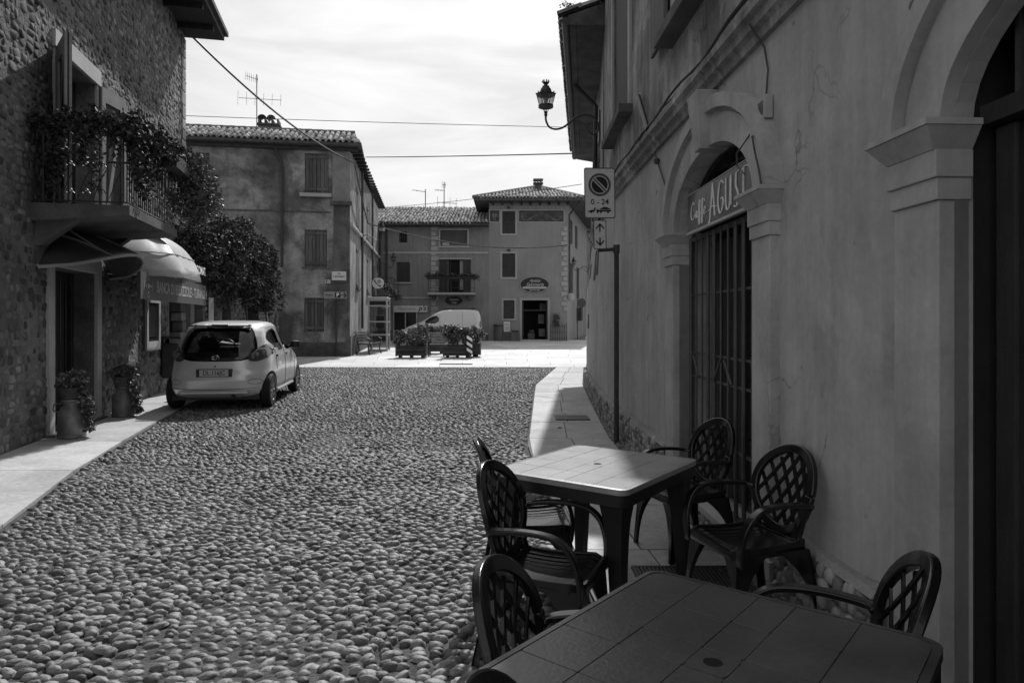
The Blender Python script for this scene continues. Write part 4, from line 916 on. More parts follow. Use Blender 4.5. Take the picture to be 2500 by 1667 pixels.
a, b, z0, z1 = framing('low'); w_ = MB().fbox(FF, a, b, z0, z1, -.16, -.12).build('window', mat('dim_window', .06, .3, .2, 3, 0), tow)
for k in range(6): x_ = a + .02 + (b - a - .04) * k / 5; MB().fbox(FF, x_ - .012, x_ + .012, z0, z1, -.04, -.02).build('bar', M_iron, w_)
for k in range(7): z_ = z0 + .05 + (z1 - z0 - .1) * k / 6; MB().fbox(FF, a, b, z_ - .012, z_ + .012, -.065, -.041).build('bar', M_iron, w_)
a, b, z0, z1 = framing('door', w=.13, bot=False); MB().fbox(FF, a, b, ZG, z1, -1.6, -1.5).fbox(FF, a - .4, a, ZG, z1 + .1, -1.6, -.16).fbox(FF, b, b + .4, ZG, z1 + .1, -1.6, -.16).fbox(FF, a, b, z1 + .01, z1 + .1, -1.5, -.16).build('shop_interior', M_dark, tow)
ds = MB().fbox(FF, a + .02, a + .1, ZG, z1, -.14, -.08).fbox(FF, b - .1, b - .02, ZG, z1, -.14, -.08).fbox(FF, a + .1, b - .1, z1 - .62, z1 - .54, -.14, -.08).build('shop_door_frame', M_wood_d, tow)
for (x0_, x1_, c0, c1, mm) in ((.95, 1.3, 1.0, 1.55, M_conc_d), (1.0, 1.35, .25, .7, M_signg), (.35, .75, .1, .45, M_conc_d), (.45, .7, .5, .62, M_conc_d), (1.05, 1.4, 1.75, 2.2, M_conc_d)): MB().fbox(FF, a + x0_, a + x1_, gz(40) + c0, gz(40) + c1, -.6, -.4).build('shop_goods', mm, tow)
MB().fbox(FF, a - .1, b + .1, ZG, gz(40) + .08, 0, .35).build('door_step', M_conc, tow)
quoins(FF, XR, fz(760), fz(556), .36, tow, 1)
def frieze(p0, p1, kind):
    a, b, z0, z1 = fs(p0), fs(p1), fz(542), fz(514.5)
    r = MB().fbox(FF, a, b, z0, z1, 0, .012).build('frieze_panel', mat('frieze_dark', .07, .2, .9, 3, 0), tow)
    MB().fbox(FF, a - .06, a, z0 - .06, z1 + .06, 0, .03).fbox(FF, b, b + .06, z0 - .06, z1 + .06, 0, .03).fbox(FF, a, b, z1, z1 + .06, 0, .03).fbox(FF, a, b, z0 - .06, z0, 0, .03).build('frieze_border', M_white, r)
    mb = MB(); c = (a + b) / 2; zc = (z0 + z1) / 2; h = (z1 - z0) / 2
    def scroll(cx, cz, rr, sg, st, turns=1.4):
        pth = [FF.P(cx + sg * rr * (1 - i / 26 * .8) * math.cos(st + turns * 2 * PI * i / 24), cz + rr * (1 - i / 26 * .8) * math.sin(st + turns * 2 * PI * i / 24), .02) for i in range(25)]; mb.tube(pth, .022, 5)
    if kind:
        for sg in (-1, 1):
            scroll(c + sg * 1.0, zc + .08, .17, sg, -1.2); scroll(c + sg * .28, zc - .04, .14, -sg, .8)
            mb.tube([FF.P(c + sg * x_, zc + y_, .02) for x_, y_ in ((1.16, -.02), (1.0, -.22), (.85, -.26), (.7, -.18), (.55, -.08), (.42, .02))], [.02, .03, .05, .07, .05, .02], 6)
        for i in range(5): mb.prism(ell(c + .1 * math.cos(i * 1.257), zc + .14 + .07 * math.sin(i * 1.257), .03, .03, 8), FF, .01, .03)
        mb.tube([FF.P(c - .18, zc - .27, .02), FF.P(c, zc - .20, .02), FF.P(c + .18, zc - .27, .02)], .02, 5)
    else:
        mb.prism([(c - .17, zc + .14), (c + .17, zc + .14), (c + .13, zc - .02), (c + .04, zc - .14), (c + .08, zc - .24), (c - .08, zc - .24), (c - .04, zc - .14), (c - .13, zc - .02)], FF, .012, .025)
        for sg in (-1, 1): mb.tube([FF.P(c + sg * .17, zc + .12, .02), FF.P(c + sg * .24, zc + .05, .02), FF.P(c + sg * .18, zc - .1, .02)], .015, 5)
    mb.build('frieze_scroll', mat('frieze_pale', .15, .2, .9, 3, 0), r)
frieze(1267, 1376, 1); frieze(1196, 1219, 0)
for k in range(20): a = XL + .1 + k * (XR - XL - .2) / 19; MB().prism(ell(a, fz(506.5), .05, .045, 8), FF, .0, .02).build('painted_rosette', M_white, tow)
for k in range(9): a = XL + .2 + k * .54; MB().fbox(FF, a, a + .11, EZ - .13, EZ - .0, .01, .62).build('rafter', M_wood_d, tow)
o = .85; c0, c1 = FF.P(XL - o, EZ, o), FF.P(XR + o * 1.0, EZ, o); c2 = TS.P(11.5, EZ, o); c3 = FF.P(XL - o, EZ, -11.5); ap = Vector((1.78, 46, EZ + 1.95)); U = Vector((0, 0, .14))
rb = MB(); rb.add([c0 + U, c1 + U, ap + U], [(0, 1, 2)]); rb.add([c1 + U, c2 + U, ap + U], [(0, 1, 2)]); rb.add([c2 + U, c3 + U, ap + U], [(0, 1, 2)]); rb.add([c3 + U, c0 + U, ap + U], [(0, 1, 2)])
for p, q in ((c0, c1), (c1, c2), (c2, c3), (c3, c0)): rb.quad(p, q, q + U, p + U)
rb.quad(c0, c1, c2, c3); rt_ = rb.build('roof', M_tilebed, tow)
foot = c0 + (c1 - c0) * ((ap.x - c0.x) / (c1.x - c0.x)); vf = ap - foot; Lw = (c1 - c0).length; xa = (ap.x - c0.x) / (c1.x - c0.x) * Lw
roof_tiles('roof_tile', rt_, c0 + U, c1 - c0, vf, int(Lw / .2), int(vf.length / .36), .2, .36, clip=lambda a, b: xa * b / vf.length < a < Lw - (Lw - xa) * b / vf.length, limit=120, r=.085)
for p, q in ((c0, ap), (c1, ap)):
    mb = MB(); n_ = 26
    for i in range(n_): s_, e_ = p + (q - p) * (i / n_) + U, p + (q - p) * ((i + 1.15) / n_) + U; mb.tube([s_ + Vector((0, 0, .05)), e_ + Vector((0, 0, .09))], [.12, .09], 7)
    mb.build('hip_tiles', M_tile_a, rt_)['kind'] = 'stuff'
CT = Fr((1.45, 43.6, 0), (1, 0, 0)); cz_ = EZ + 1.0; ch = MB().fbox(CT, 0, .42, cz_, cz_ + .85, -.42, 0).build('chimney', M_conc_d, tow)
MB().fbox(CT, -.1, .52, cz_ + .85, cz_ + .93, -.5, .1).build('chimney_cap', M_conc_d, ch)
for a in (-.02, .16, .34): MB().fbox(CT, a, a + .07, cz_ + .93, cz_ + 1.08, -.4, 0).build('chimney_pier', M_conc_d, ch)
MB().fbox(CT, -.1, .52, cz_ + 1.08, cz_ + 1.16, -.5, .1).build('chimney_cap', M_tile_o, ch)
dp = MB().tube([c1 - FF.n * .2 - FF.u * .2 - Vector((0, 0, .05)), FF.P(XR + .12, fz(525), .0), FF.P(XR + .12, fz(560), .0), FF.P(XR + .12, fz(718), .0)], .055, 7).build('drain_pipe', M_steel, tow, smooth=True)
MB().lathe([(.12, 0), (.2, .12), (.2, .35), (.1, .45)], 12, Matrix.Translation(FF.P(XR + .2, fz(735), .1))).build('corner_corbel', M_white, tow, smooth=True)
def oval_sign(name, label, p0, p1, y0, y1, lines, bar):
    a, b, z0, z1 = fs(p0), fs(p1), fz(y1), fz(y0); t = thing(name, label, 'sign', tuple(FF.P((a + b) / 2, z0, .05))); c, zc = (a + b) / 2, (z0 + z1) / 2
    MB().prism(ell(c, zc, (b - a) / 2, (z1 - z0) / 2, 48), FF, .02, .06).build('sign_board', mat('oval_sign_dark', .025, .1, .5, 3, 0), t); mb = MB(); b_ = len(mb.v)
    for i in range(49):
        tt = 2 * PI * i / 48
        for kk in (.965, 1.0): mb.v.append(FF.P(c + (b - a) / 2 * kk * math.cos(tt), zc + (z1 - z0) / 2 * kk * math.sin(tt), .063))
    for i in range(48): mb.f.append((2 * i, 2 * i + 1, 2 * i + 3, 2 * i + 2))
    mb.build('sign_rim', M_text_g, t)
    for (txt, sz, dz_, sh) in lines: lettering('lettering', txt, sz, FF, c, zc + dz_, .064, M_text_g, t, shear=sh, offset=.004)
    if bar: MB().prism(rrect(c - bar[0], c + bar[0], zc - bar[1] - .06, zc - bar[1] + .06, .05), FF, .061, .066).build('sign_bar', M_text_g, t)
oval_sign('oval_shop_sign', 'large dark oval sign reading Antica Salumeria over the delicatessen door', 1269, 1341, 676, 714, [('Antica', .24, .22, .5), ('Salumeria', .26, .0, .5), ('Salumi Formaggi', .09, -.32, 0)], (.7, .18))
oval_sign('oval_shop_sign', 'smaller dark oval sign under the flowered balcony behind the van', 1085, 1131, 723, 745, [('Cantina', .17, .06, .3), ('Uva', .18, -.12, .4)], None)
# things in front of the tower house
t = thing('iron_rack', 'low black wrought iron rack by the right corner of the delicatessen', 'rack', tuple(FF.P(fs(1360), gz(40), .5)))
a, b = fs(1343), fs(1382)
for k in range(8): x_ = a + (b - a) * k / 7; MB().tube([FF.P(x_, gz(40), .45), FF.P(x_, gz(40) + (1.05 if k % 2 else .95), .45)], .018, 5).build('bar', M_iron, t)
for z_ in (.15, .5, .85): MB().tube([FF.P(a, gz(40) + z_, .45), FF.P(b, gz(40) + z_, .45)], .016, 5).build('rail', M_iron, t)
t = thing('hanging_pot_stand', 'dark baskets of plants standing behind the black iron rack', 'plant stand', tuple(FF.P(fs(1355), gz(40) + 1.2, .2)))
MB().fbox(FF, fs(1350), fs(1366), gz(40) + 1.25, gz(40) + 1.38, .1, .4).fbox(FF, fs(1352), fs(1364), gz(40) + .85, gz(40) + 1.0, .1, .4).build('basket', M_blackpl, t); leafage('foliage', np.concatenate([blob_pts(tuple(FF.P(fs(1357), gz(40) + z_, .25)), (.25, .2, .14), 120, .2) for z_ in (1.1, 1.45)]), .09, M_leaf, t)
t = thing('waste_bin', 'dark barrel-shaped bin against the tower house left of the notice', 'bin', tuple(FF.P(fs(1217), gz(40), .4))); MB().lathe([(.24, 0), (.28, .5), (.27, .85), (.29, .86), (.29, .93), (.2, .98)], 16, Matrix.Translation(FF.P(fs(1217), gz(40), .4))).build('bin_body', M_signg, t, smooth=True, angle=30)
MB().lathe([(.295, .86), (.295, .92)], 16, Matrix.Translation(FF.P(fs(1217), gz(40), .4))).build('bin_rim', M_blackpl, t)
t = thing('menu_board', 'white notice on a stand between the bin and the delicatessen door', 'notice', tuple(FF.P(fs(1238), gz(40), .5))); MB().fbox(FF, fs(1230), fs(1245), fz(809), fz(785), .45, .47).build('notice_sheet', M_sign, t); MB().fbox(FF, fs(1240), fs(1246), gz(40), fz(810), .43, .49).build('stand_post', M_conc_d, t)
for k in range(5): MB().fbox(FF, fs(1231.5), fs(1243.5), fz(790 + 3.6 * k) - .012, fz(790 + 3.6 * k) + .012, .471, .473).build('print_line', M_signg, t)
t = thing('shop_crates', 'low grey crates stacked beside the delicatessen door frame', 'crates', tuple(FF.P(fs(1258), gz(40), .4)))
MB().fbox(FF, fs(1248), fs(1268), gz(40), fz(812), .2, .6).build('crate', M_conc_d, t); MB().fbox(FF, fs(1249), fs(1266), fz(811), fz(806), .22, .58).build('crate', M_steel, t)
# back street house on the far right
BS = Fr((4.2, 58, 0), (1, -.12, 0)); bsh = thing('back_street_house', 'dim house front closing the narrow lane at the far right', 'house', (6, 58, .6))
facade(BS, 0, 9, 0, 9, [(1, 2, 5.5, 7.2), (3, 4, 5.5, 7.2), (1, 2, 2.5, 4.2)], .15, 3, 3).build('wall', M_pl_far, bsh)
for (a_, z_) in ((1, 5.5), (3, 5.5), (1, 2.5)): louvre(BS, a_, a_ + 1, z_, z_ + 1.7, -.02, M_shut, bsh, 10)
MB().fbox(BS, -1, 9, 9, 9.3, -5, .7).build('roof', M_tilebed, bsh)
t = thing('no_entry_sign', 'round dark road sign on a thin post in the lane by the tower corner', 'road sign', tuple(TS.P(3.0, gz(43), .7)))
FS_ = Fr(tuple(TS.P(3.0, 0, .5)), (1, 0, 0)); MB().prism(ell(0, 2.65, .27, .30, 24), FS_, 0, .02).build('sign_disc', M_signg, t); MB().tube([FS_.P(-.25, gz(43), -.05), FS_.P(-.25, 2.9, -.05)], .03, 6).build('post', M_conc_d, t)
MB().prism([(-.2, 2.6), (.2, 2.6), (.2, 2.7), (-.2, 2.7)], FS_, .021, .024).build('sign_bar', M_conc_d, t)
t = thing('meter_box', 'dark wall box low on the lane side of the tower house', 'utility box', tuple(TS.P(5, 1.5, .1))); MB().fbox(TS, 4.6, 5.5, 1.55, 2.4, .02, .3).build('box', M_shut, t)
# ------------------------------------------------------------------ long plaster house on the right
WX = [(-6, 1.95), (-2, 1.80), (2, 1.62), (3.5, 1.56), (5, 1.51), (6.5, 1.47), (8, 1.45), (9.5, 1.44), (12, 1.50), (14, 1.62), (15.8, 1.72), (19, 2.07), (22.5, 2.44)]
def wallx(Y): return (interp(Y - .4, WX) + interp(Y, WX) + interp(Y + .4, WX)) / 3
class RW:                                  # curved frame: a = -Y
    z = Vector((0, 0, 1))
    def P(s, a, z, d=0.0):
        Y = -a; x = wallx(Y); sl = (wallx(Y + .2) - wallx(Y - .2)) / .4; n = Vector((-1, sl, 0)).normalized()
        k = max(0, min(1, (Y - 9.5) / 5)); zz = max(0, min(1, (z - 1.9) / 2.4)); back = .20 * k * zz * zz * (3 - 2 * zz) * (1 if Y < 16 else 1)
        return Vector((x + back, Y, z)) + n * d
R = RW()
house_r = thing('right_house', 'long plastered house on the right with arched doorways and a cornice', 'house', tuple(R.P(-6, 0)))
ARC = [(-6.09 + .0, -4.24, 2.28, .52), (-2.49, -.45, 2.22, .50)]       # (a0,a1,spring z,rise)
CZ = 3.33
DPT = [.14, .07]
ops_r = [(a0, a1, -.1, sp + rs, DPT[i]) for i, (a0, a1, sp, rs) in enumerate(ARC)]
wr = facade(R, -15.8, 6, -.1, CZ, ops_r, .14, .8, .35)
for dpt_, (a0, a1, sp, rs) in zip(DPT, ARC):                  # spandrels above the elliptical heads
    n = 24; c, hw = (a0 + a1) / 2, (a1 - a0) / 2; P0 = [(c - hw * math.cos(PI * i / n), sp + rs * math.sin(PI * i / n)) for i in range(n + 1)]
    for p, q in zip(P0, P0[1:]):
        wr.quad(R.P(p[0], p[1]), R.P(q[0], q[1]), R.P(q[0], sp + rs + .0), R.P(p[0], sp + rs + .0)); wr.quad(R.P(p[0], p[1]), R.P(p[0], p[1], -dpt_), R.P(q[0], q[1], -dpt_), R.P(q[0], q[1]))
wall_r = wr.build('wall', M_pl_right, house_r, smooth=True, angle=30)
far_w = facade(R, -22.3, -15.8, -.1, CZ, [], .1, 1, .6); far_w.build('far_wall', M_pl_right, house_r, smooth=True, angle=30)
HR = 7.0; HA = 7.6
ops_u = [(-9.85, -8.45, 4.12, 6.2, .12), (-6.15, -4.95, 4.12, 6.2, .12), (-3.2, -2.0, 4.12, 6.2, .12)]
facade(R, -9.7, 6, HR, HA, [], .1, .8, .5).build('added_shade_wall', M_pl_right_up, house_r)  # unseen raised wall added to carry the eave shading the nearest table
facade(R, -12.0, 6, CZ, HR, ops_u, .12, .8, .5).build('upper_wall', M_pl_right_up, house_r, smooth=True, angle=30)
HE = 6.54
facade(R, -22.3, -12.0, CZ, HE, [(-15.2, -14.2, 3.9, 5.4, .1)], .1, .8, .6).build('upper_wall', M_pl_right_up, house_r, smooth=True, angle=30)
cap = MB(); cap.quad(R.P(-12, CZ), R.P(-12, HR), R.P(-12, HR) + Vector((7, 0, 0)), R.P(-12, CZ) + Vector((7, 0, 0))); cap.quad(R.P(-22.3, 0), R.P(-22.3, HE), R.P(-22.3, HE) + Vector((7, -1, 0)), R.P(-22.3, 0) + Vector((7, -1, 0)))
cap.quad(R.P(6, 0), R.P(6, HR), R.P(6, HR) + Vector((7, 0, 0)), R.P(6, 0) + Vector((7, 0, 0))); cap.quad(Vector((8.9, -6, 0)), Vector((8.9, -6, HR)), Vector((9.4, 22, HR)), Vector((9.4, 22, 0)))
cap.quad(R.P(-9.7, HA), R.P(6, HA), R.P(6, HA) + Vector((7, 0, 0)), R.P(-9.7, HA) + Vector((7, 0, 0))); cap.quad(R.P(-9.7, HR), R.P(-9.7, HA), R.P(-9.7, HA) + Vector((7, 0, 0)), R.P(-9.7, HR) + Vector((7, 0, 0))); cap.quad(R.P(-12, HR), R.P(6, HR), R.P(6, HR) + Vector((7, 0, 0)), R.P(-12, HR) + Vector((7, 0, 0))); cap.quad(R.P(-22.3, HE + .4), R.P(-12, HE + .4), R.P(-12, HE + .4) + Vector((7, 0, 0)), R.P(-22.3, HE + .4) + Vector((7, 0, 0)))
cap.build('hidden_walls', M_pl_right_up, house_r)
for (aa, ab, hz, ovh) in ((-12, -9.7, HR, .12), (-9.7, 6, HA, .68)):  # the wider, unseen overhang is shaped to shade the nearest table
    ev = MB(); n_ = 16; St = [aa + (ab - aa) * i / n_ for i in range(n_ + 1)]
    ev.v = [R.P(a, hz + h_, d_) for a in St for d_, h_ in ((-.3, 0), (ovh, 0), (ovh, .12), (-.3, .30))]
    for i in range(n_):
        for k in range(4): ev.f.append((i * 4 + k, i * 4 + (k + 1) % 4, i * 4 + 4 + (k + 1) % 4, i * 4 + 4 + k))
    ev.f += [(0, 1, 2, 3), (n_ * 4 + 3, n_ * 4 + 2, n_ * 4 + 1, n_ * 4)]; ev.build('roof_and_shade_edge', M_conc_d, house_r)
# lower eave of the far half with gutter and soffit
g0, g1 = Vector((.0732 * 11.7, 11.7, HE)), Vector((.0881 * 21.4, 21.4, HE)); w0, w1 = R.P(-12, HE), R.P(-22.0, HE)
sf = MB(); U1 = Vector((0, 0, .16)); sf.quad(g0 + Vector((.12, 0, -.0)), g1 + Vector((.12, 0, 0)), w1 + Vector((.3, 0, 0)), Vector((w0.x + .3, 11.7, HE)))
sf.build('soffit', M_conc_d, house_r)
rf2 = MB(); ra, rb2 = g0 + U1, g1 + U1; rf2.quad(ra, rb2, rb2 + Vector((3.2, 0, 1.1)), ra + Vector((3.2, 0, 1.1))); rf2.quad(g0 + Vector((.1, 0, 0)), ra + Vector((.1, 0, 0)), ra + Vector((3.2, 0, 1.1)), g0 + Vector((3.2, 0, 0))); rf2.build('roof', M_tilebed, house_r)
MB().tube([g0 + Vector((.06, 0, .06)), g1 + Vector((.06, 0, .06))], .075, 10).build('gutter', M_steel, house_r, smooth=True)
MB().tube([g0 + Vector((.22, .0, .02)), g1 + Vector((.22, 0, .02))], .035, 8).build('eave_moulding', M_conc_d, house_r, smooth=True)
roof_tiles('roof_tile', house_r, ra + Vector((-.02, 0, .02)), g1 - g0, Vector((3.2, 0, 1.1)), int((g1 - g0).length / .2), 3, .2, .36, limit=30)
w_ = thing('gutter_weeds', 'small dry weeds sprouting on the near end of the far roof gutter', 'weeds', tuple(ra)); leafage('foliage', np.concatenate([blob_pts(tuple(ra + Vector((.1 + .3 * k, .05, .14 + .06 * (k == 0)))), (.14, .1, .08), 60, .1) for k in range(3)]), .05, M_leaf, w_)
MB().tube([Vector((g0.x + .45, 14.5, HE - .05)), R.P(-14.5, HE - .5, .08), R.P(-14.5, 3.6, .08)], .05, 8).build('drain_pipe', M_steel, house_r, smooth=True)
# cornice as swept steps
prof = [(-.0, -.0), (.035, .0), (.045, .05), (.08, .07), (.085, .12), (.12, .14), (.12, .19), (.0, .23)]
cm = MB(); Sa = [-15.8 + (21.8) * i / 70 for i in range(71)]
for a in Sa:
    for d, h in prof: cm.v.append(R.P(a, CZ - .12 + h, d))
k_ = len(prof)
for i in range(70):
    for j in range(k_ - 1): q = i * k_ + j; cm.f.append((q, q + k_, q + k_ + 1, q + 1))
cm.build('cornice', M_pl_right_up, house_r)
# pebble plinth
def plh(Y): return interp(Y, [(0, .34), (4, .33), (8, .34), (13, .32), (15.8, .28)]) + gz(Y)
plin = thing('pebble_plinth', 'low band of set pebbles along the foot of the right hand wall', 'plinth', tuple(R.P(-6, 0))); pm = MB(); Sa = [x for x in [-15.9 + .25 * i for i in range(90)] if x < 4]
def in_door(a): return any(a0 - .40 < a < a1 + .38 for a0, a1, sp, rs in ARC)
for a, b in zip(Sa, Sa[1:]):
    if in_door((a + b) / 2):
        if pm.v: pm.build('mortar_bed', M_mortar, plin); pm = MB()
        continue
    pa, pb = plh(-a), plh(-b); pm.quad(R.P(a, -.1, .07), R.P(b, -.1, .07), R.P(b, pb, .045), R.P(a, pa, .045)); pm.quad(R.P(a, pa, .045), R.P(b, pb, .045), R.P(b, pb + .02, 0), R.P(a, pa + .02, 0))
if pm.v: pm.build('mortar_bed', M_mortar, plin)
pp = []; a = -15.8
while a < 2:
    zz = gz(-a) + .02
    while zz < plh(-a) - .01:
        if not in_door(a):
            p = R.P(a + random.gauss(0, .01), zz + random.gauss(0, .008), .062); n = Vector((-1, 0, 0)); Rm = Matrix((Vector((0, -1, 0)), Vector((0, 0, 1)), n)).transposed().to_4x4()
            rr = random.uniform(.034, .052); pp.append((random.randrange(3), Matrix.Translation(p) @ Rm @ Euler((0, 0, random.gauss(0, .5))).to_matrix().to_4x4() @ Matrix.Diagonal((rr * random.uniform(.7, .95), rr * random.uniform(.95, 1.25), random.uniform(.018, .035), 1))))
        zz += random.uniform(.060, .078)
    a += random.uniform(.055, .085)
pieces('pebble', [dome(3, 9, .08) for _ in range(3)], pp, mat('plinth_pebble', .24, .15, .6, 8, .3, 70, tone='obj', trange=(.4, 1.6)), mat('plinth_pebble_far', .24, .15, .6, 8, .3, 70, tone='attr', trange=(.4, 1.6)), plin)
cpm = MB()
for a, b in zip(Sa, Sa[1:]):
    if in_door((a + b) / 2):
        if cpm.v: cpm.build('plinth_cap', mat('plinth_cap_mortar', .26, .2, .9, 3, .2), plin); cpm = MB()
    else: cpm.hexa([R.P(a, plh(-a), .075), R.P(b, plh(-b), .075), R.P(b, plh(-b), -.01), R.P(a, plh(-a), -.01), R.P(a, plh(-a) + .03, .05), R.P(b, plh(-b) + .03, .05), R.P(b, plh(-b) + .03, -.01), R.P(a, plh(-a) + .03, -.01)])
cpm.build('plinth_cap', mat('plinth_cap_mortar', .26, .2, .9, 3, .2), plin)
# door surrounds
def arch_band(a0, a1, sp, rs, w0_, w1_, d0, d1, name, m, root, n=36):
    mb = MB(); c, hw = (a0 + a1) / 2, (a1 - a0) / 2; rings = []
    for i in range(n + 1):
        t = PI * i / n; rings.append([R.P(c - (hw + w) * math.cos(t), sp + (rs + w) * math.sin(t), d) for w, d in ((w0_, d0), (w1_, d0), (w1_, d1), (w0_, d1))])
    b = 0; mb.v = [p for r in rings for p in r]
    for i in range(n):
        for k in range(4): k2 = (k + 1) % 4; mb.f.append((i * 4 + k, i * 4 + k2, (i + 1) * 4 + k2, (i + 1) * 4 + k))
    mb.f += [(0, 1, 2, 3), tuple(n * 4 + k for k in (3, 2, 1, 0))]; return mb.build(name, m, root, smooth=True, angle=35)
def rbox(mb, a0, a1, z0, z1, d0, d1): return mb.fbox(R, a0, a1, z0, z1, d0, d1)
def surround(idx, key):
    a0, a1, sp, rs = ARC[idx]; DB = -.10 if idx == 0 else -.06
    arch_band(a0, a1, sp + .001, rs, 0.0, .20, DB, .055, 'archivolt', M_trim_right, house_r)
    arch_band(a0, a1, sp + .001, rs, .20, .235, -.0, .040, 'archivolt', M_trim_right, house_r)
    arch_band(a0, a1, sp + .001, rs, .235, .33, -.0, .095, 'archivolt', M_trim_right, house_r)
    for (e, sg) in ((a0, -1), (a1, 1)):
        lo, hi = (e - .27, e) if sg < 0 else (e, e + .27)
        p = MB(); rbox(p, lo, hi, 0, sp - .28, DB, .06); pl = p.build('pilaster', M_trim_right, house_r, bevel=.006)
        for (zz0, zz1, ex) in ((sp - .28, sp - .20, .012), (sp - .20, sp - .10, .022)):
            q = MB(); rbox(q, lo - ex * .8, hi + ex * .8, zz0, zz1, DB, .06 + ex); q.build('capital_band', M_trim_right, pl, bevel=.004)
        q = MB(); aL, aH = lo - .01, hi + .01
        q.hexa([R.P(aL, sp - .10, .085), R.P(aH, sp - .10, .085), R.P(aH, sp - .10, DB), R.P(aL, sp - .10, DB), R.P(aL - .05, sp - .025, .14), R.P(aH + .05, sp - .025, .14), R.P(aH + .05, sp - .025, DB), R.P(aL - .05, sp - .025, DB)])
        rbox(q, aL - .055, aH + .055, sp - .024, sp - .001, DB, .148); q.build('impost', M_trim_right, pl)
        q = MB(); rbox(q, lo - .03, hi + .03, 0, .12, DB, .075); q.build('pilaster_base', M_trim_right, pl)
    if key:
        c = (a0 + a1) / 2; q = MB(); q.hexa([R.P(c - .07, sp + rs - .02, .12), R.P(c + .07, sp + rs - .02, .12), R.P(c + .07, sp + rs - .02, -.1), R.P(c - .07, sp + rs - .02, -.1), R.P(c - .13, sp + rs + .40, .16), R.P(c + .13, sp + rs + .40, .16), R.P(c + .13, sp + rs + .40, 0), R.P(c - .13, sp + rs + .40, 0)]); q.build('keystone', M_trim_right, house_r, bevel=.006)
surround(0, True); surround(1, False)
# caffe door behind a grille
a0, a1, sp, rs = ARC[0]
dr = MB(); rbox(dr, a0 - .02, a1 + .02, 0, sp + rs, -.36, -.32); dr = dr.build('cafe_door', M_dark, house_r)
for k in range(6):
    a = a0 + .06 + (a1 - a0 - .12) * k / 6; q = MB(); rbox(q, a + .02, a + (a1 - a0) / 6 - .05, .1, sp - .1, -.319, -.26); q.build('door_panel', M_wood_d if k % 3 else M_glassd, dr, bevel=.006)
for e0_ in (a0 - .1, a1): rv = MB(); rbox(rv, e0_, e0_ + .1, 0, sp, -.36, -.121); rv.build('door_reveal', M_trim_right, house_r)
st_ = MB(); rbox(st_, a0 - .02, a1 + .02, -.02, .05, -.36, .02); st_.build('door_sill', M_conc, house_r)
gr = MB(); rbox(gr, a0 + .02, a1 - .02, .07, .10, -.12, -.09); rbox(gr, a0 + .02, a1 - .02, sp - .09, sp - .05, -.12, -.09)
for z_ in (.55, 1.02, 1.22, 1.72): rbox(gr, a0 + .02, a1 - .02, z_, z_ + .018, -.115, -.095)
M_grille = mat('grey_grille_paint', .075, .2, .45, 8, .1, 60)
grl = gr.build('door_grille', M_grille, house_r)
for k in range(12):
    a = a0 + .05 + (a1 - a0 - .1) * k / 11; r_ = .016 if k in (0, 3, 4, 7, 8, 11) else .009; MB().tube([R.P(a, .07, -.09), R.P(a, sp - .06, -.09)], r_, 6).build('grille_bar', M_grille, grl)
for k in range(4):
    a = a0 + .30 + k * .40; MB().tube([R.P(a, 1.04, -.08), R.P(a + .16 * (1 if k % 2 else -1), 1.21, -.08)], .010, 5).build('grille_brace', M_grille, grl)
for k in range(11):
    t = PI * (k + .5) / 11; c, hw = (a0 + a1) / 2, (a1 - a0) / 2
    MB().tube([R.P(c, sp + .02, -.2), R.P(c - hw * .95 * math.cos(t), sp + rs * .95 * math.sin(t), -.2)], .010, 5).build('fan_bar', M_iron, grl)
for q_ in (.45, .8): MB().tube([R.P(c - hw * q_ * math.cos(PI * i / 14), sp + .02 + rs * q_ * math.sin(PI * i / 14), -.2) for i in range(15)], .010, 5).build('fan_ring', M_iron, grl)
MB().tube([R.P(c - hw * .98 * math.cos(PI * i / 20), sp + rs * .98 * math.sin(PI * i / 20), -.11) for i in range(21)], .012, 5).build('fan_ring', M_iron, grl)
# caffe sign
cs = thing('cafe_sign', 'hand lettered Caffe sign pane hung across the arch of the barred door', 'sign', tuple(R.P(-5.1, 2.2, .0)))
SA0, SA1, SZ0, SZ1 = -5.86, -4.36, 2.25, 2.56; SF = Fr(tuple(R.P(SA0, 0, -.01)), R.P(SA1, 0, -.01) - R.P(SA0, 0, -.01)); SL_ = SA1 - SA0
MB().fbox(SF, 0, SL_, SZ0, SZ1, -.012, 0).build('sign_pane', mat('sign_pane_smoked', .11, .2, .22, 3, 0, spec=.6, stain=.2, stain_scale=3), cs)
MB().fbox(SF, -.01, SL_ + .01, SZ0 - .02, SZ0, -.02, .012).fbox(SF, 0, SL_, SZ1, SZ1 + .006, -.014, .004).build('sign_edge', M_text_g, cs)
tx = MB()
def stroke(pts_, sx, sz, ox, oz, r=.0045):
    P2 = [Vector((ox + x * sx, oz + y_ * sz, 0)) for x, y_ in pts_]
    sm_ = []
    for i in range(len(P2) - 1):          # Catmull-Rom
        p0, p1, p2, p3 = P2[max(i - 1, 0)], P2[i], P2[i + 1], P2[min(i + 2, len(P2) - 1)]
        for q in range(5):
            t = q / 5; sm_.append(.5 * ((2 * p1) + (p2 - p0) * t + (2 * p0 - 5 * p1 + 4 * p2 - p3) * t * t + (-p0 + 3 * p1 - 3 * p2 + p3) * t ** 3))
    sm_.append(P2[-1]); tx.tube([SF.P(p.x, p.y, .004) for p in sm_], r, 5)
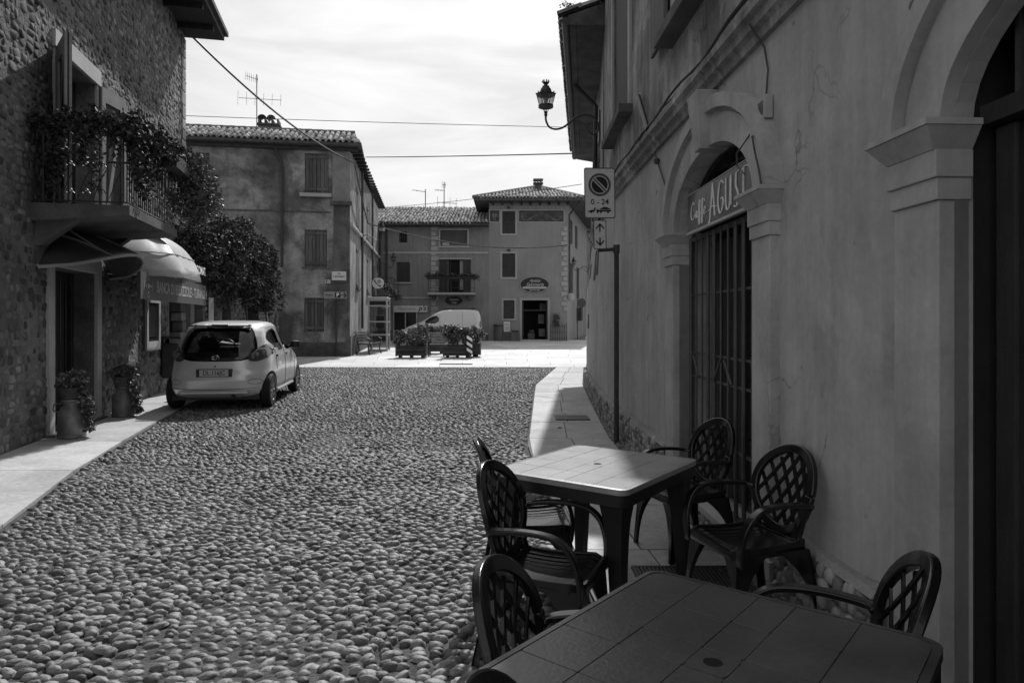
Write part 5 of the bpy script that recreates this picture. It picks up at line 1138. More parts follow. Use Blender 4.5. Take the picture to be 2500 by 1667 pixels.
GL = dict(C=[(.8, .85), (.5, 1), (.1, .6), (.15, .15), (.5, 0), (.9, .25)], a=[(.8, .5), (.4, .55), (.1, .25), (.35, 0), (.75, .45), (.75, .1), (1, 0)],
          f=[(.1, -.3), (.5, .2), (.8, 1.2), (.5, 1.3), (.35, .8), (.35, -.5), (.6, -.5), (.7, .1), (1, .3)], e=[(.1, .25), (.7, .4), (.5, .6), (.15, .35), (.3, 0), (.9, .15)],
          A=[(0, -.1), (.1, -.15), (.5, 1), (.55, .95), (.8, .0)], A2=[(.0, .25), (.45, .35), (.9, .3)], G=[(.85, .9), (.4, 1), (.1, .4), (.4, 0), (.75, .2), (.75, .45), (.5, .45)],
          U=[(.05, 1), (.05, .2), (.35, 0), (.65, .25), (.75, 1), (.75, .1)], S=[(.9, 1), (.45, .95), (.4, .6), (.7, .35), (.55, .0), (.1, .02)], T=[(.35, 1), (.3, 0)], T2=[(.0, .92), (.5, 1.02), (1.1, .95)])
x_ = .10
for ch_, wd_, sz_ in (('C', .13, .14), ('a', .07, .10), ('f', .07, .10), ('f', .07, .10), ('e', .07, .10)): stroke(GL[ch_], wd_, sz_, x_, SZ0 + .09); x_ += wd_ * 1.02
tx.tube([SF.P(x_ - .03, SZ0 + .19, .004), SF.P(x_ - .06, SZ0 + .215, .004)], .0045, 5)
x_ += .05
for g_, wd_ in ((('A', 'A2'), .20), (('G',), .18), (('U',), .16), (('S',), .14), (('T', 'T2'), .17)):
    for gg in g_:
        for off_ in (0, .016): stroke(GL[gg], wd_ * .9, .23, x_ + off_, SZ0 + .04, .0035)
    x_ += wd_
tx.build('lettering', M_text_w, cs, smooth=True)
# the near arch: dark glazed door under a transom panel
a0, a1, sp, rs = ARC[1]
dk = MB(); rbox(dk, a0 - .3, a1 + .3, -.05, sp + rs + .02, -.55, -.5); dk.build('passage_back', M_dark, house_r)
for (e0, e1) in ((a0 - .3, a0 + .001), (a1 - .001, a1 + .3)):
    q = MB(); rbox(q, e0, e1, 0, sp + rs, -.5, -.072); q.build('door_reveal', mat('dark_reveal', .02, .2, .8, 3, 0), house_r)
tp = MB(); rbox(tp, a0 + .02, a1 - .02, sp - .02, sp + .05, -.3, -.08); tb_ = tp.build('transom_bar', M_wood_d, house_r)
for k in range(5): a = a0 + .04 + k * .42; q = MB(); rbox(q, a, a + .10, .02, sp - .03, -.30, -.12); q.build('door_stile', M_wood_d, house_r, bevel=.01)
q = MB(); rbox(q, a0 + .04, a1 - .04, .02, sp - .03, -.36, -.33); q.build('door_glass', M_glassd, house_r)
tpn = thing('transom_panel', 'dim leaded glass panel hung in the top of the nearest arch', 'window panel', tuple(R.P(-2.2, 2.3, -.1)))
q = MB(); rbox(q, -2.33, -1.35, 2.27, 2.68, -.14, -.125); q.build('pane', mat('dusty_glass', .06, .4, .3, 3, 0, stain=.4, stain_scale=3), tpn); q = MB(); rbox(q, -2.35, -2.33, 2.25, 2.68, -.15, -.115); rbox(q, -2.33, -1.35, 2.25, 2.27, -.15, -.115); rbox(q, -2.27, -2.262, 2.27, 2.68, -.124, -.118); q.build('pane_frame', M_grille, tpn)
for z_, a_ in ((2.42, -2.80), (2.72, -2.66)): t = thing('wall_hook', 'small dark knob hook beside the nearest arch, ' + ('upper' if z_ > 2.5 else 'lower') + ' of two', 'hook', tuple(R.P(a_, z_, 0))); MB().tube([R.P(a_, z_, -.01), R.P(a_, z_, .05)], [.012, .02], 8).build('knob', M_iron, t)
# upper windows
for o_ in ops_u:
    q = MB(); rbox(q, o_[0], o_[1], o_[2], o_[3], -.14, -.11); wn_ = q.build('window', M_glassd, house_r)
    q = MB(); rbox(q, o_[0] - .14, o_[0], o_[2], o_[3], -.05, .03); rbox(q, o_[1], o_[1] + .14, o_[2], o_[3], -.05, .03); q.build('window_jamb', M_trim_right, house_r)
    q = MB(); rbox(q, o_[0] - .2, o_[1] + .2, o_[2] - .11, o_[2] - .001, -.05, .17); q.build('sill', M_conc_d, house_r, bevel=.01)
    for s_ in (0, 1):
        q = MB(); rbox(q, *((o_[0] - .72, o_[0] - .16) if s_ == 0 else (o_[1] + .16, o_[1] + .72)), o_[2], o_[3], .05, .085)
        if o_[0] > -9: q.build('shutter', M_wood_m, house_r)
    if o_[0] < -9: q = MB(); rbox(q, o_[0] + .02, o_[1] - .02, o_[2] + .02, o_[3], -.06, -.02); q.build('shutter', M_wood_m, house_r)
# blind window slits far along the wall
for (a, b, z0, z1) in ((-13.45, -13.0, 2.30, 2.85), (-15.4, -14.9, 1.35, 2.75), (-12.6, -12.25, 2.35, 2.85)):
    q = MB(); rbox(q, a, b, z0, z1, .0, .012); q.build('shutter', M_conc_d, house_r)
# fixtures on the right wall
t = thing('junction_box', 'pale square box with a dark middle on the wall right of the arch', 'junction box', tuple(R.P(-4.13, 2.8, 0)))
JF = Fr(tuple(R.P(-4.18, 0, .0)), (0, -1, 0)); MB().fbox(JF, 0, .13, 2.70, 2.84, 0, .05).build('box', M_trim_right, t, bevel=.005); MB().fbox(JF, .03, .10, 2.73, 2.81, .05, .054).build('box_label', M_signg, t)
def cable(name, label, pth, r=.007, m=M_iron):
    o = MB().tube(pth, r, 6).build(name, m, None, smooth=True); return tag(o, label, 'cable')
cable('cable', 'thin cable dropping from the cornice to the pale junction box', [R.P(-4.12, 3.28, .12), R.P(-4.14, 3.15, .02), R.P(-4.10, 3.0, .015), R.P(-4.13, 2.84, .015)], .006)
cable('cable', 'loose looping cable from the junction box down the right side of the arch', [R.P(-4.18, 2.72, .015), R.P(-4.30, 2.66, .02), R.P(-4.10, 2.6, .11), R.P(-4.06, 2.5, .11), R.P(-4.0, 2.38, .11), R.P(-3.93, 2.25, .12)], .006)
cable('cable', 'short dangling cable end hanging over the arch moulding', [R.P(-4.28, 2.67, .05), R.P(-4.36, 2.56, .11), R.P(-4.35, 2.48, .11), R.P(-4.22, 2.40, .11)], .005)
cable('cable', 'bundle of cables lying along the top of the cornice', [R.P(-10.5 + .3 * k, CZ + .13 + .02 * math.sin(k * 1.3), .10 + .01 * math.sin(k)) for k in range(32)], .012)
cable('cable', 'second sagging cable above the cornice', [R.P(-9.8 + .3 * k, CZ + .16 + .03 * math.sin(k * .8), .06) for k in range(28)], .008)
t = thing('iron_stay', 'short dark iron bar leaning on the upper wall above the cornice', 'bracket', tuple(R.P(-8, 3.7, 0))); MB().tube([R.P(-7.0, CZ + .12, .08), R.P(-7.65, 4.0, .05)], .028, 7).build('bar', M_iron, t)
t = thing('cable_clamp', 'small insulator and rod hanging just under the cornice left of the arch', 'insulator', tuple(R.P(-6.9, 3, 0))); MB().tube([R.P(-6.95, CZ - .1, .03), R.P(-6.75, 3.0, .02), R.P(-6.45, 2.72, .02)], .008, 6).build('rod', M_iron, t); MB().lathe([(.01, 0), (.028, .01), (.028, .05), (.01, .06)], 10, Matrix.Translation(R.P(-6.83, 3.06, .03))).build('insulator', M_iron, t, smooth=True)
t = thing('wall_bracket', 'little dark hooked bracket beside the upper sill on the right wall', 'bracket', tuple(R.P(-6.4, 4.1, 0))); MB().tube([R.P(-6.35, 4.16, 0), R.P(-6.4, 4.14, .12), R.P(-6.42, 4.04, .13)], .016, 6).build('hook', M_iron, t)

# ------------------------------------------------------------------ street lamps
def make_lamp(arm):
    r = thing('street_lamp', 'x', 'street lamp'); iron = M_lampiron
    MB().box(-.015, .015, -.02, .02, -.32, .24).build('wall_plate', iron, r, local=True)
    pth = []
    ctrl = [(.0, -.22), (.08, -.26), (.02, -.13), (.04, .0), (.14, .10), (.28, .14), (.42, .10), (.55, .0), (.70, -.10), (.82, -.10), (.90, .0), (.92, .10)]
    ctrl = [(.25, -.02), (.20, .04), (.16, -.02), (.18, -.12), (.10, -.17), (.03, -.10), (.03, .02), (.12, .13), (.27, .16), (.40, .12), (.52, .02), (.64, -.06), (.76, -.08), (.86, -.04), (.91, .06), (.915, .13)]
    P2 = [Vector((x * arm / .915, 0, z)) for x, z in ctrl[3:]]
    for i in range(len(P2) - 1):
        p0, p1, p2, p3 = P2[max(i - 1, 0)], P2[i], P2[i + 1], P2[min(i + 2, len(P2) - 1)]
        for q in range(4): t = q / 4; pth.append(.5 * ((2 * p1) + (p2 - p0) * t + (2 * p0 - 5 * p1 + 4 * p2 - p3) * t * t + (-p0 + 3 * p1 - 3 * p2 + p3) * t ** 3))
    pth.append(P2[-1]); MB().tube(pth, .017, 8).build('arm', iron, r, local=True, smooth=True)
    MB().tube([(.45, 0, .03), (.36, 0, .05), (.26, 0, .0), (.20, 0, -.07), (.21, 0, .0), (.16, 0, .01)], .008, 6).build('scroll', iron, r, local=True, smooth=True)
    T = Matrix.Translation((arm, 0, .13)); K = .88
    MB().lathe([(.02, 0), (.03, .03), (.022, .05), (.03, .06), (.03, .08), (.01, .09)], 12, T).build('socket', iron, r, local=True, smooth=True)
    cg = MB()
    for k in range(4): th = k * PI / 2 + .4; cg.tube([T @ Vector((.02 * math.cos(th), .02 * math.sin(th), .06)), T @ Vector((.05 * math.cos(th), .05 * math.sin(th), .12)), T @ Vector((.10 * math.cos(th), .10 * math.sin(th), .155))], .005, 5)
    cg.tube([T @ Vector((0, 0, .08)), T @ Vector((0, 0, .16))], .007, 5); cg.build('cage', iron, r, local=True)
    MB().lathe([(.105, .15), (.125, .15), (.125, .19), (.105, .19), (.105, .15)], 20, T).build('lower_ring', iron, r, local=True, smooth=True, angle=30)
    s = MB(); n = 16; b = 0; ring_ = [T @ Vector((rr * math.cos(2 * PI * k / n), rr * math.sin(2 * PI * k / n), zz)) for rr, zz in ((.108, .19), (.150, .355)) for k in range(n)]
    s.v = ring_; s.f = [(k, (k + 1) % n, n + (k + 1) % n, n + k) for k in range(n)]; s.build('glass', G_lamp, r, local=True, smooth=True)
    rb_ = MB()
    for k in range(6): th = 2 * PI * k / 6; rb_.tube([T @ Vector((.11 * math.cos(th), .11 * math.sin(th), .19)), T @ Vector((.153 * math.cos(th), .153 * math.sin(th), .355))], .005, 4)
    rb_.build('glazing_ribs', iron, r, local=True)
    MB().lathe([(.05, .30), (.06, .34), (.13, .352), (.158, .352), (.160, .375), (.105, .38), (.098, .42), (.085, .46), (.06, .49), (.055, .50), (.06, .505), (.035, .515), (.028, .53), (.04, .55), (.055, .565), (.01, .57)], 24, T).build('cap', iron, r, local=True, smooth=True, angle=45)
    cr = MB()
    for k in range(7): th = 2 * PI * k / 7; c_, s_ = math.cos(th), math.sin(th); cr.tube([T @ Vector((.03 * c_, .03 * s_, .55)), T @ Vector((.058 * c_, .058 * s_, .585)), T @ Vector((.045 * c_, .045 * s_, .615))], [.014, .012, .003], 5)
    for k in range(10): th = 2 * PI * k / 10; c_, s_ = math.cos(th), math.sin(th); cr.tube([T @ Vector((.158 * c_, .158 * s_, .37)), T @ Vector((.162 * c_, .162 * s_, .40))], [.012, .006], 5)
    cr.build('crown', iron, r, local=True)
    MB().lathe([(.012, .2), (.035, .25), (.04, .30), (.02, .34)], 12, T).build('bulb', mat('frosted_bulb', .6, .05, .4, 3, 0), r, local=True, smooth=True)
    return r
lp = make_lamp(.90); lp['group'] = 'ornate wall street lamps'
LY = 11.5; lamp_p = Vector(((1464 - 1250) / FPX * LY, LY, CAM_H + (HORIZON - 304) / FPX * LY)); lp.location = lamp_p; lp.rotation_euler = (0, 0, PI); lp['label'] = 'largest ornate lamp on a curled arm against the sky on the right wall'
Mq = MSd.P(3.6, 0, .05)
dup(lp, (Mq.x, Mq.y, CAM_H + (HORIZON - 583) / FPX * Mq.y), -.05, 'ornate lamp on the side wall of the stained plaster house')
Mq = MSd.P(12.2, 0, .05); dup(lp, (Mq.x, Mq.y, CAM_H + (HORIZON - 650) / FPX * Mq.y), -.05, 'small far ornate lamp above the balcony in the plaza corner')
Mq = TS.P(2.2, 0, .05); dup(lp, (Mq.x + .95, Mq.y, CAM_H + (HORIZON - 657) / FPX * Mq.y), PI, 'ornate lamp on the lane side of the tower house')

# ------------------------------------------------------------------ no parking sign post
pst = thing('parking_sign_post', 'no parking sign with arrow plate on a dark cranked post by the wall', 'sign post', (1.28, 8.5, 0))
py_ = 8.5; k_ = py_ / FPX
def sx(px): return (px - 1250) * k_
def szz(py): return CAM_H + (HORIZON - py) * k_
MB().tube([(sx(1505), py_, 0), (sx(1505), py_, szz(600))], .031, 12).build('post', M_steel, pst, smooth=True)
MB().tube([(sx(1505), py_, szz(609)), (sx(1492), py_, szz(609)), (sx(1462), py_, szz(612))], [.024, .024, .02], 10).build('cross_arm', M_steel, pst, smooth=True)
MB().tube([(sx(1505), py_, szz(618)), (sx(1505), py_, szz(598))], .041, 12).build('clamp', M_steel, pst)
MB().tube([(sx(1463), py_, szz(614)), (sx(1463), py_, szz(415))], .018, 10).build('sign_tube', M_steel, pst)
SFp = Flat((sx(1463), py_ - .03, szz(473)), (1, .12, 0.02), (-.012, 0, 1))
K = k_
b1 = MB().prism(rrect(-38 * K, 38 * K, -61 * K, 61 * K, 5 * K), SFp, 0, .008).build('sign_plate', M_sign, pst)
rim = MB(); ou, inn = rrect(-38.5 * K, 38.5 * K, -61.5 * K, 61.5 * K, 5 * K), rrect(-36 * K, 36 * K, -59 * K, 59 * K, 4 * K)
n = len(ou); rim.v = [SFp.P(a, z, .010) for a, z in ou] + [SFp.P(a, z, .010) for a, z in inn]; rim.f = [(i, (i + 1) % n, n + (i + 1) % n, n + i) for i in range(n)]; rim.build('sign_border', M_signg, b1)
cz_ = 20 * K
MB().prism(ell(0, cz_, 28 * K, 28 * K, 40), SFp, .008, .0095).build('sign_circle', M_signg, b1); MB().prism(ell(0, cz_, 22 * K, 22 * K, 40), SFp, .010, .0105).build('sign_circle', M_sign, b1); MB().prism(ell(0, cz_, 20 * K, 20 * K, 40), SFp, .011, .0115).build('sign_circle', M_signd, b1)
c45 = math.cos(PI / 4)
MB().prism([(x * K, cz_ + y_ * K) for x, y_ in ((-18, 12), (-12, 18), (18, -12), (12, -18))], SFp, .012, .0125).build('sign_slash', M_sign, b1)
MB().prism([(x * K, cz_ + y_ * K) for x, y_ in ((-16.2, 13.2), (-13.2, 16.2), (16.2, -13.2), (13.2, -16.2))], SFp, .013, .0135).build('sign_slash', M_signg, b1)
lettering('lettering', '0 - 24', 19 * K, SFp, 0, -22 * K, .0085, M_signd, b1, offset=.0012)
tw = MB()
def tp_(L_): tw.prism([(x * K, (y_ - 47) * K) for x, y_ in L_], SFp, .009, .0105)
tp_([(-30, 1), (-14, 1), (-14, 4), (-30, 4)]); tp_([(-24, 4), (-12, 4), (-10, 12), (-13, 12), (-16, 6), (-24, 6)]); tp_([(-8, 2), (28, 2), (28, 6), (-8, 6)]); tp_([(0, 7), (26, 7), (26, 9), (22, 10), (18, 13), (8, 13), (4, 10), (0, 9)]); tp_([(-10, 5), (-4, 9), (-4, 7.5), (-10, 3.5)])
for cx in (-22, -6, 2, 20): tw.prism(ell(cx * K, -46.5 * K, 2.6 * K, 2.6 * K, 10), SFp, .009, .0105)
tw.build('tow_pictogram', M_signd, b1)
SF2 = Flat((sx(1463.5), py_ - .03, szz(574)), (1, .12, 0.02), (-.012, 0, 1)); b2 = MB().prism(rrect(-15.5 * K, 15.5 * K, -35 * K, 35 * K, 4 * K), SF2, 0, .008).build('arrow_plate', M_sign, pst)
rim = MB(); ou, inn = rrect(-16 * K, 16 * K, -35.5 * K, 35.5 * K, 4 * K), rrect(-14 * K, 14 * K, -33.5 * K, 33.5 * K, 3 * K); rim.v = [SF2.P(a, z, .010) for a, z in ou] + [SF2.P(a, z, .010) for a, z in inn]; rim.f = [(i, (i + 1) % n, n + (i + 1) % n, n + i) for i in range(n)]; rim.build('sign_border', M_signg, b2)
aw_ = MB()
for sg, c in ((1, 15), (-1, -15)):
    aw_.prism([(x * K, (c + sg * y_) * K) for x, y_ in ((-1.7, -8), (1.7, -8), (1.7, 9), (-1.7, 9))], SF2, .009, .0105); aw_.prism([(x * K, (c + sg * y_) * K) for x, y_ in ((0, 13), (10, 2), (10, -2.5), (0, 8), (-10, -2.5), (-10, 2))], SF2, .011, .0115)
aw_.build('arrow', M_signd, b2)

# ------------------------------------------------------------------ plaza furniture
bt = thing('phone_booth', 'glazed telephone booth with pale metal frame by the plaster house corner', 'phone booth', (-5.7, 29.8, gz(29.8)))
BF = Fr(((898 - 1250) / FPX * 29.4, 29.4, gz(29.4)), (1, .05, 0)); BW, BD, BH = .84, .85, 2.22
fr = MB()
for a in (0, BW - .07):
    for d in (0, -BD + .07): fr.fbox(BF, a, a + .07, 0, BH, d - .07, d)
for z_ in (.0, .68, 1.24, 1.92, BH - .06):
    fr.fbox(BF, .07, BW - .07, z_, z_ + .06, -.06, -.01).fbox(BF, .07, BW - .07, z_, z_ + .06, -BD, -BD + .05)
    fr.fbox(BF, BW - .06, BW - .01, z_, z_ + .06, -BD + .07, -.07).fbox(BF, .01, .06, z_, z_ + .06, -BD + .07, -.07)
fr.build('frame', M_alu, bt); MB().fbox(BF, -.02, BW + .02, BH, BH + .10, -BD - .02, .02).build('roof', M_alu, bt, bevel=.02)
MB().fbox(BF, .07, BW - .07, .06, BH - .06, -.04, -.035).build('pane', G_booth, bt); MB().fbox(BF, BW - .04, BW - .035, .06, BH - .06, -BD + .07, -.07).build('pane', G_booth, bt)
MB().fbox(BF, .07, BW - .07, 1.98, BH - .06, -.034, -.02).build('dark_header', M_signd, bt)
MB().fbox(BF, .25, .6, 1.0, 1.55, -BD + .06, -BD + .25).build('telephone', M_signg, bt, bevel=.02); MB().fbox(BF, .1, .7, .82, .86, -BD + .06, -BD + .35).build('shelf', M_steel, bt)
t = thing('phone_sign', 'round pale sign with a black telephone handset above the booth', 'sign', tuple(BF.P(.4, BH + .1, -.2)))
PF = Fr(tuple(BF.P(.42, 0, -.1)), (1, 0, 0)); zc = (HORIZON - 704) / FPX * 29.5 + CAM_H - 0; MB().prism(ell(0, zc, .245, .235, 32), PF, 0, .06).build('sign_disc', M_sign, t); MB().tube([PF.P(0, zc - .23, -.03), PF.P(0, BH + gz(29) + .05, -.03)], .02, 6).build('post', M_steel, t)
hs = MB().tube([PF.P(-.13, zc + .09, .065), PF.P(-.05, zc - .02, .065), PF.P(.09, zc - .13, .065)], [.02, .014, .02], 6).tube([PF.P(-.15, zc + .10, .065), PF.P(-.10, zc + .12, .065)], .022, 6).tube([PF.P(.08, zc - .15, .065), PF.P(.14, zc - .12, .065)], .022, 6); ring(hs, PF, .06, zc + .07, .04, .07, .066, 16); hs.build('handset_symbol', M_signd, t)
t = thing('corner_balcony', 'small iron balcony with white flowers in the far left plaza corner', 'balcony', (-7.2, 38.5, 4)); CB = Fr((-8.3, 38.6, 0), (1, 0, 0)); zb = fz(724)
MB().fbox(CB, 0, 1.95, zb - .1, zb, -.9, 0).build('balcony_slab', M_conc_d, t)
rl_ = MB().tube([CB.P(0, zb + 1.0, -.05), CB.P(1.6, zb + 1.0, -.05), CB.P(1.9, zb + .7, -.05), CB.P(1.92, zb, -.05)], .02, 5).build('railing', M_iron, t)
for k in range(13): MB().tube([CB.P(.1 + k * .13, zb, -.05), CB.P(.1 + k * .13, zb + (1.0 if k < 12 else .9), -.05)], .012, 4).build('baluster', M_iron, rl_)
t2 = thing('balcony_flowers', 'clump of bright white flowers hanging off the small corner balcony', 'plants', tuple(CB.P(1.3, zb + .4, .1))); leafage('foliage', np.concatenate([blob_pts(tuple(CB.P(a_, zb + h_, .12)), (.3, .2, .28), 220, .2) for a_, h_ in ((.9, .7), (1.3, .45), (1.6, .2), (1.9, -.05))]), .11, M_leaf, t2)
leafage('blossoms', np.concatenate([blob_pts(tuple(CB.P(a_, zb + h_, .22)), (.3, .15, .28), 22, .4) for a_, h_ in ((.9, .7), (1.3, .45), (1.6, .2))]), .12, M_sign, t2)

def bench(label, F, w_, slats_m, iron_m, back=True):
    t = thing('park_bench', label, 'bench', tuple(F.O), group='wooden slat benches in the plaza'); z0 = 0
    for k in range(4): MB().fbox(F, 0, w_, z0 + .43, z0 + .46, -.02 - .115 * k - .09, -.02 - .115 * k).build('seat_slat', slats_m, t)
    for k in range(4):
        zz = .52 + .10 * k; MB().hexa([F.P(0, zz, -.48 - .02 * k), F.P(w_, zz, -.48 - .02 * k), F.P(w_, zz, -.51 - .02 * k), F.P(0, zz, -.51 - .02 * k), F.P(0, zz + .075, -.495 - .02 * k), F.P(w_, zz + .075, -.495 - .02 * k), F.P(w_, zz + .075, -.525 - .02 * k), F.P(0, zz + .075, -.525 - .02 * k)]).build('back_slat', slats_m, t)
    for a in (.12, w_ - .17):
        m_ = MB(); S = [F.u] * 9
        m_.strip([F.P(a, 0, .02), F.P(a, .2, -.06), F.P(a, .42, -.03)], F.u, .05, .04).strip([F.P(a, 0, -.55), F.P(a, .2, -.42), F.P(a, .42, -.47), F.P(a, .92, -.58)], F.u, .05, .035).strip([F.P(a, .42, .0), F.P(a, .415, -.5)], F.u, .05, .035).strip([F.P(a, .42, -.01), F.P(a, .62, -.0), F.P(a, .67, -.1), F.P(a, .66, -.5)], F.u, .05, .03)
        m_.build('bench_leg', iron_m, t)
    return t
bench('cast iron bench seen end-on by the plaster house corner', Fr((-5.55, 26.6, gz(26.5) + .012), (.18, 1, 0)), 1.5, M_wood_m, M_iron)
bench('slatted bench between the two flower planters facing away', Fr((-2.25, 26.6, gz(26) + .012), (-1, 0, 0)) if False else Fr((-3.25, 25.9, gz(26) + .012), (1, 0, 0)), 1.35, mat('bench_slat_light', .26, .2, .7, 5, .1), M_iron)
def planter(label, plabel, x0, y0, w_, d_, h_, leafh, seedn, n=5):
    z0 = gz(y0) + .012; t = thing('planter_box', label, 'planter', (x0, y0, z0), group='wooden plank planters in the plaza'); F = Fr((x0, y0, 0), (1, 0, 0))
    nb = 4; hh = (h_ - .08) / nb
    for k in range(nb):
        za = z0 + .08 + k * hh
        for q in (MB().fbox(F, .05, w_ - .05, za, za + hh - .012, -.03, 0), MB().fbox(F, .05, w_ - .05, za, za + hh - .012, -d_, -d_ + .03), MB().fbox(F, 0, .03, za, za + hh - .012, -d_ + .05, -.05), MB().fbox(F, w_ - .03, w_, za, za + hh - .012, -d_ + .05, -.05)): q.build('plank', M_planter, t)
    for a, d in ((0, 0), (w_ - .05, 0), (0, -d_ + .05), (w_ - .05, -d_ + .05)): MB().fbox(F, a, a + .05, z0 + .06, z0 + h_ + .01, d - .05, d).build('corner_post', M_planter, t)
    for a in (.1, w_ / 2 - .05, w_ - .2):
        for d in (-.1, -d_ + .2): MB().fbox(F, a, a + .1, z0 - .004, z0 + .08, d - .1, d).build('foot', M_iron, t)
    MB().fbox(F, .03, w_ - .03, z0 + h_ - .14, z0 + h_ - .06, -d_ + .03, -.03).build('soil', M_soil, t)
    p = thing('flowering_shrub', plabel, 'shrub', (x0 + w_ / 2, y0 + d_ / 2, z0 + h_ - .06)); rs = random.Random(seedn); pts = []; sm = MB()
    for k in range(n):
        cx, cy_, cz = x0 + .1 + (w_ - .2) * (k + .5) / n, y0 + d_ / 2 + rs.uniform(-.1, .1), z0 + h_ + leafh * rs.uniform(.25, .5)
        for q in range(5): pts.append(blob_pts((cx + rs.gauss(0, .10), cy_ + rs.gauss(0, .12), cz + rs.uniform(-.12, leafh * .45)), (.16, .15, .15), 120, .3))
        sm.tube([(cx, cy_, z0 + h_ - .1), (cx + .03, cy_, cz)], .012, 5)
    leafage('foliage', np.concatenate(pts), .105, M_leaf, p, asp=.5); sm.build('stem', M_stem, p); return p
planter('wide dark plank planter on the left in the plaza', 'leafy shrub in the left plaza planter', (965 - 1250) / FPX * 24.9, 24.9, 1.12, .5, .44, .55, 1)
planter('wide dark plank planter beside the striped board', 'tall leafy shrub in the plaza planter by the striped board', (1081 - 1250) / FPX * 24.9, 24.9, 1.02, .5, .44, .72, 2)
planter('narrow plank planter furthest right behind the striped board', 'shrub in the narrow planter furthest right', (1147 - 1250) / FPX * 25.6, 25.6, .40, .45, .50, .6, 3, 2)
planter('rear plank planter half hidden behind the left one', 'tall shrub behind the left planter in front of the van', (1000 - 1250) / FPX * 27.6, 27.6, 1.4, .5, .44, .75, 4, 6)
t = thing('striped_board', 'upright black and white diagonally striped warning board at the planter end', 'warning board', ((1146 - 1250) / FPX * 24.75, 24.75, gz(24.75)))
SB = Fr(((1139.5 - 1250) / FPX * 24.72, 24.72, gz(24.75) + .012), (1, .2, 0)); MB().fbox(SB, 0, .20, .14, .78, -.02, 0).build('board', M_signd, t)
ms = MB()
for k in range(3): z_ = .28 + k * .22; ms.add([SB.P(0, z_, .002), SB.P(.2, z_ - .13, .002), SB.P(.2, z_ - .02, .002), SB.P(0, z_ + .11, .002)], [(0, 1, 2, 3)])
ms.build('stripe', M_text_w, t); MB().tube([SB.P(.1, 0, -.04), SB.P(.1, .5, -.04)], .025, 6).fbox(SB, .02, .22, 0, .05, -.14, .04).build('stand', M_signg, t)

# overhead wires
def sag(p, q, s, n=24): p, q = Vector(p), Vector(q); return [p + (q - p) * (i / n) - Vector((0, 0, 4 * s * (i / n) * (1 - i / n))) for i in range(n + 1)]
def at(px, py, Y): return Vector(((px - 1250) / FPX * Y, Y, CAM_H + (HORIZON - py) / FPX * Y))
cable('overhead_cable', 'thick twisted cable sagging from the stone house eave to the plaster house', sag(at(452, 72, 15.8), at(866, 398, 25.6), .35), .028)
cable('overhead_cable', 'cable running on along the plaster house side wall towards the tower', sag(at(866, 398, 25.6), MSd.P(5, mfz(830, 440) - .9, .2), .1) + sag(MSd.P(5, mfz(830, 440) - .9, .2), at(1385, 598, 39.7), .55)[1:], .03, M_conc_d)
cable('overhead_cable', 'thin high wire crossing the whole sky behind the aerial', sag(at(452, 283, 17), at(1385, 311, 19.5), .02), .008)
cable('overhead_cable', 'taut dark wire from the plaster house roof to the right hand eave', sag(at(893, 384, 30), at(1400, 375, 19), .02), .018)
cable('overhead_cable', 'faint wire rising behind the low roof towards the right eave', sag(at(960, 505, 46), at(1420, 450, 30), .1), .014)

# ------------------------------------------------------------------ vehicles: bodies stacked from horizontal slices
class Shell:
    def __init__(s, tab, n=5.0): s.t = tab; s.n = n
    def q(s, z, k): return float(np.interp(z, [r[0] for r in s.t], [r[k] for r in s.t]))
    def rear(s, x, z, dy=0):
        yr, yf, w = s.q(z, 1), s.q(z, 2), s.q(z, 3); L_ = (yf - yr) / 2; c = (yf + yr) / 2; return c - L_ * max(0, 1 - abs(x / w) ** s.nn(z)) ** (1 / s.nn(z)) - dy
    def front(s, x, z, dy=0):
        yr, yf, w = s.q(z, 1), s.q(z, 2), s.q(z, 3); L_ = (yf - yr) / 2; c = (yf + yr) / 2; return c + L_ * max(0, 1 - abs(x / w) ** s.nn(z)) ** (1 / s.nn(z)) + dy
    def side(s, y, z): 
        yr, yf, w = s.q(z, 1), s.q(z, 2), s.q(z, 3); L_ = (yf - yr) / 2; c = (yf + yr) / 2; return w * max(0, 1 - abs((y - c) / L_) ** s.nn(z)) ** (1 / s.nn(z))
    def nn(s, z): return s.q(z, 4)
    def mesh(s, zs, na=112, inset=0.0, zi=0.0):
        mb = MB()
        for z in zs:
            yr, yf, w = s.q(z, 1) + inset, s.q(z, 2) - inset, s.q(z, 3) - inset; L_ = (yf - yr) / 2; c = (yf + yr) / 2; e = 2 / s.nn(z)
            for k in range(na):
                th = 2 * PI * (k + .5) / na; ct, st_ = math.cos(th), math.sin(th)
                mb.v.append(Vector((w * math.copysign(abs(ct) ** e, ct), c + L_ * math.copysign(abs(st_) ** e, st_), z - zi)))
        for i in range(len(zs) - 1):
            for k in range(na): k2 = (k + 1) % na; mb.f.append((i * na + k, i * na + k2, (i + 1) * na + k2, (i + 1) * na + k))
        mb.f.append(tuple(range(na))[::-1]); mb.f.append(tuple((len(zs) - 1) * na + k for k in range(na))); return mb
def boolean(ob, cutters, op='DIFFERENCE'):
    for c in cutters:
        md = ob.modifiers.new('b', 'BOOLEAN'); md.operation = op; md.object = c; md.solver = 'EXACT'
    dg = bpy.context.evaluated_depsgraph_get(); me = bpy.data.meshes.new_from_object(ob.evaluated_get(dg)); ob.modifiers.clear(); old = ob.data; ob.data = me
    for c in cutters: bpy.data.objects.remove(c)
    return me
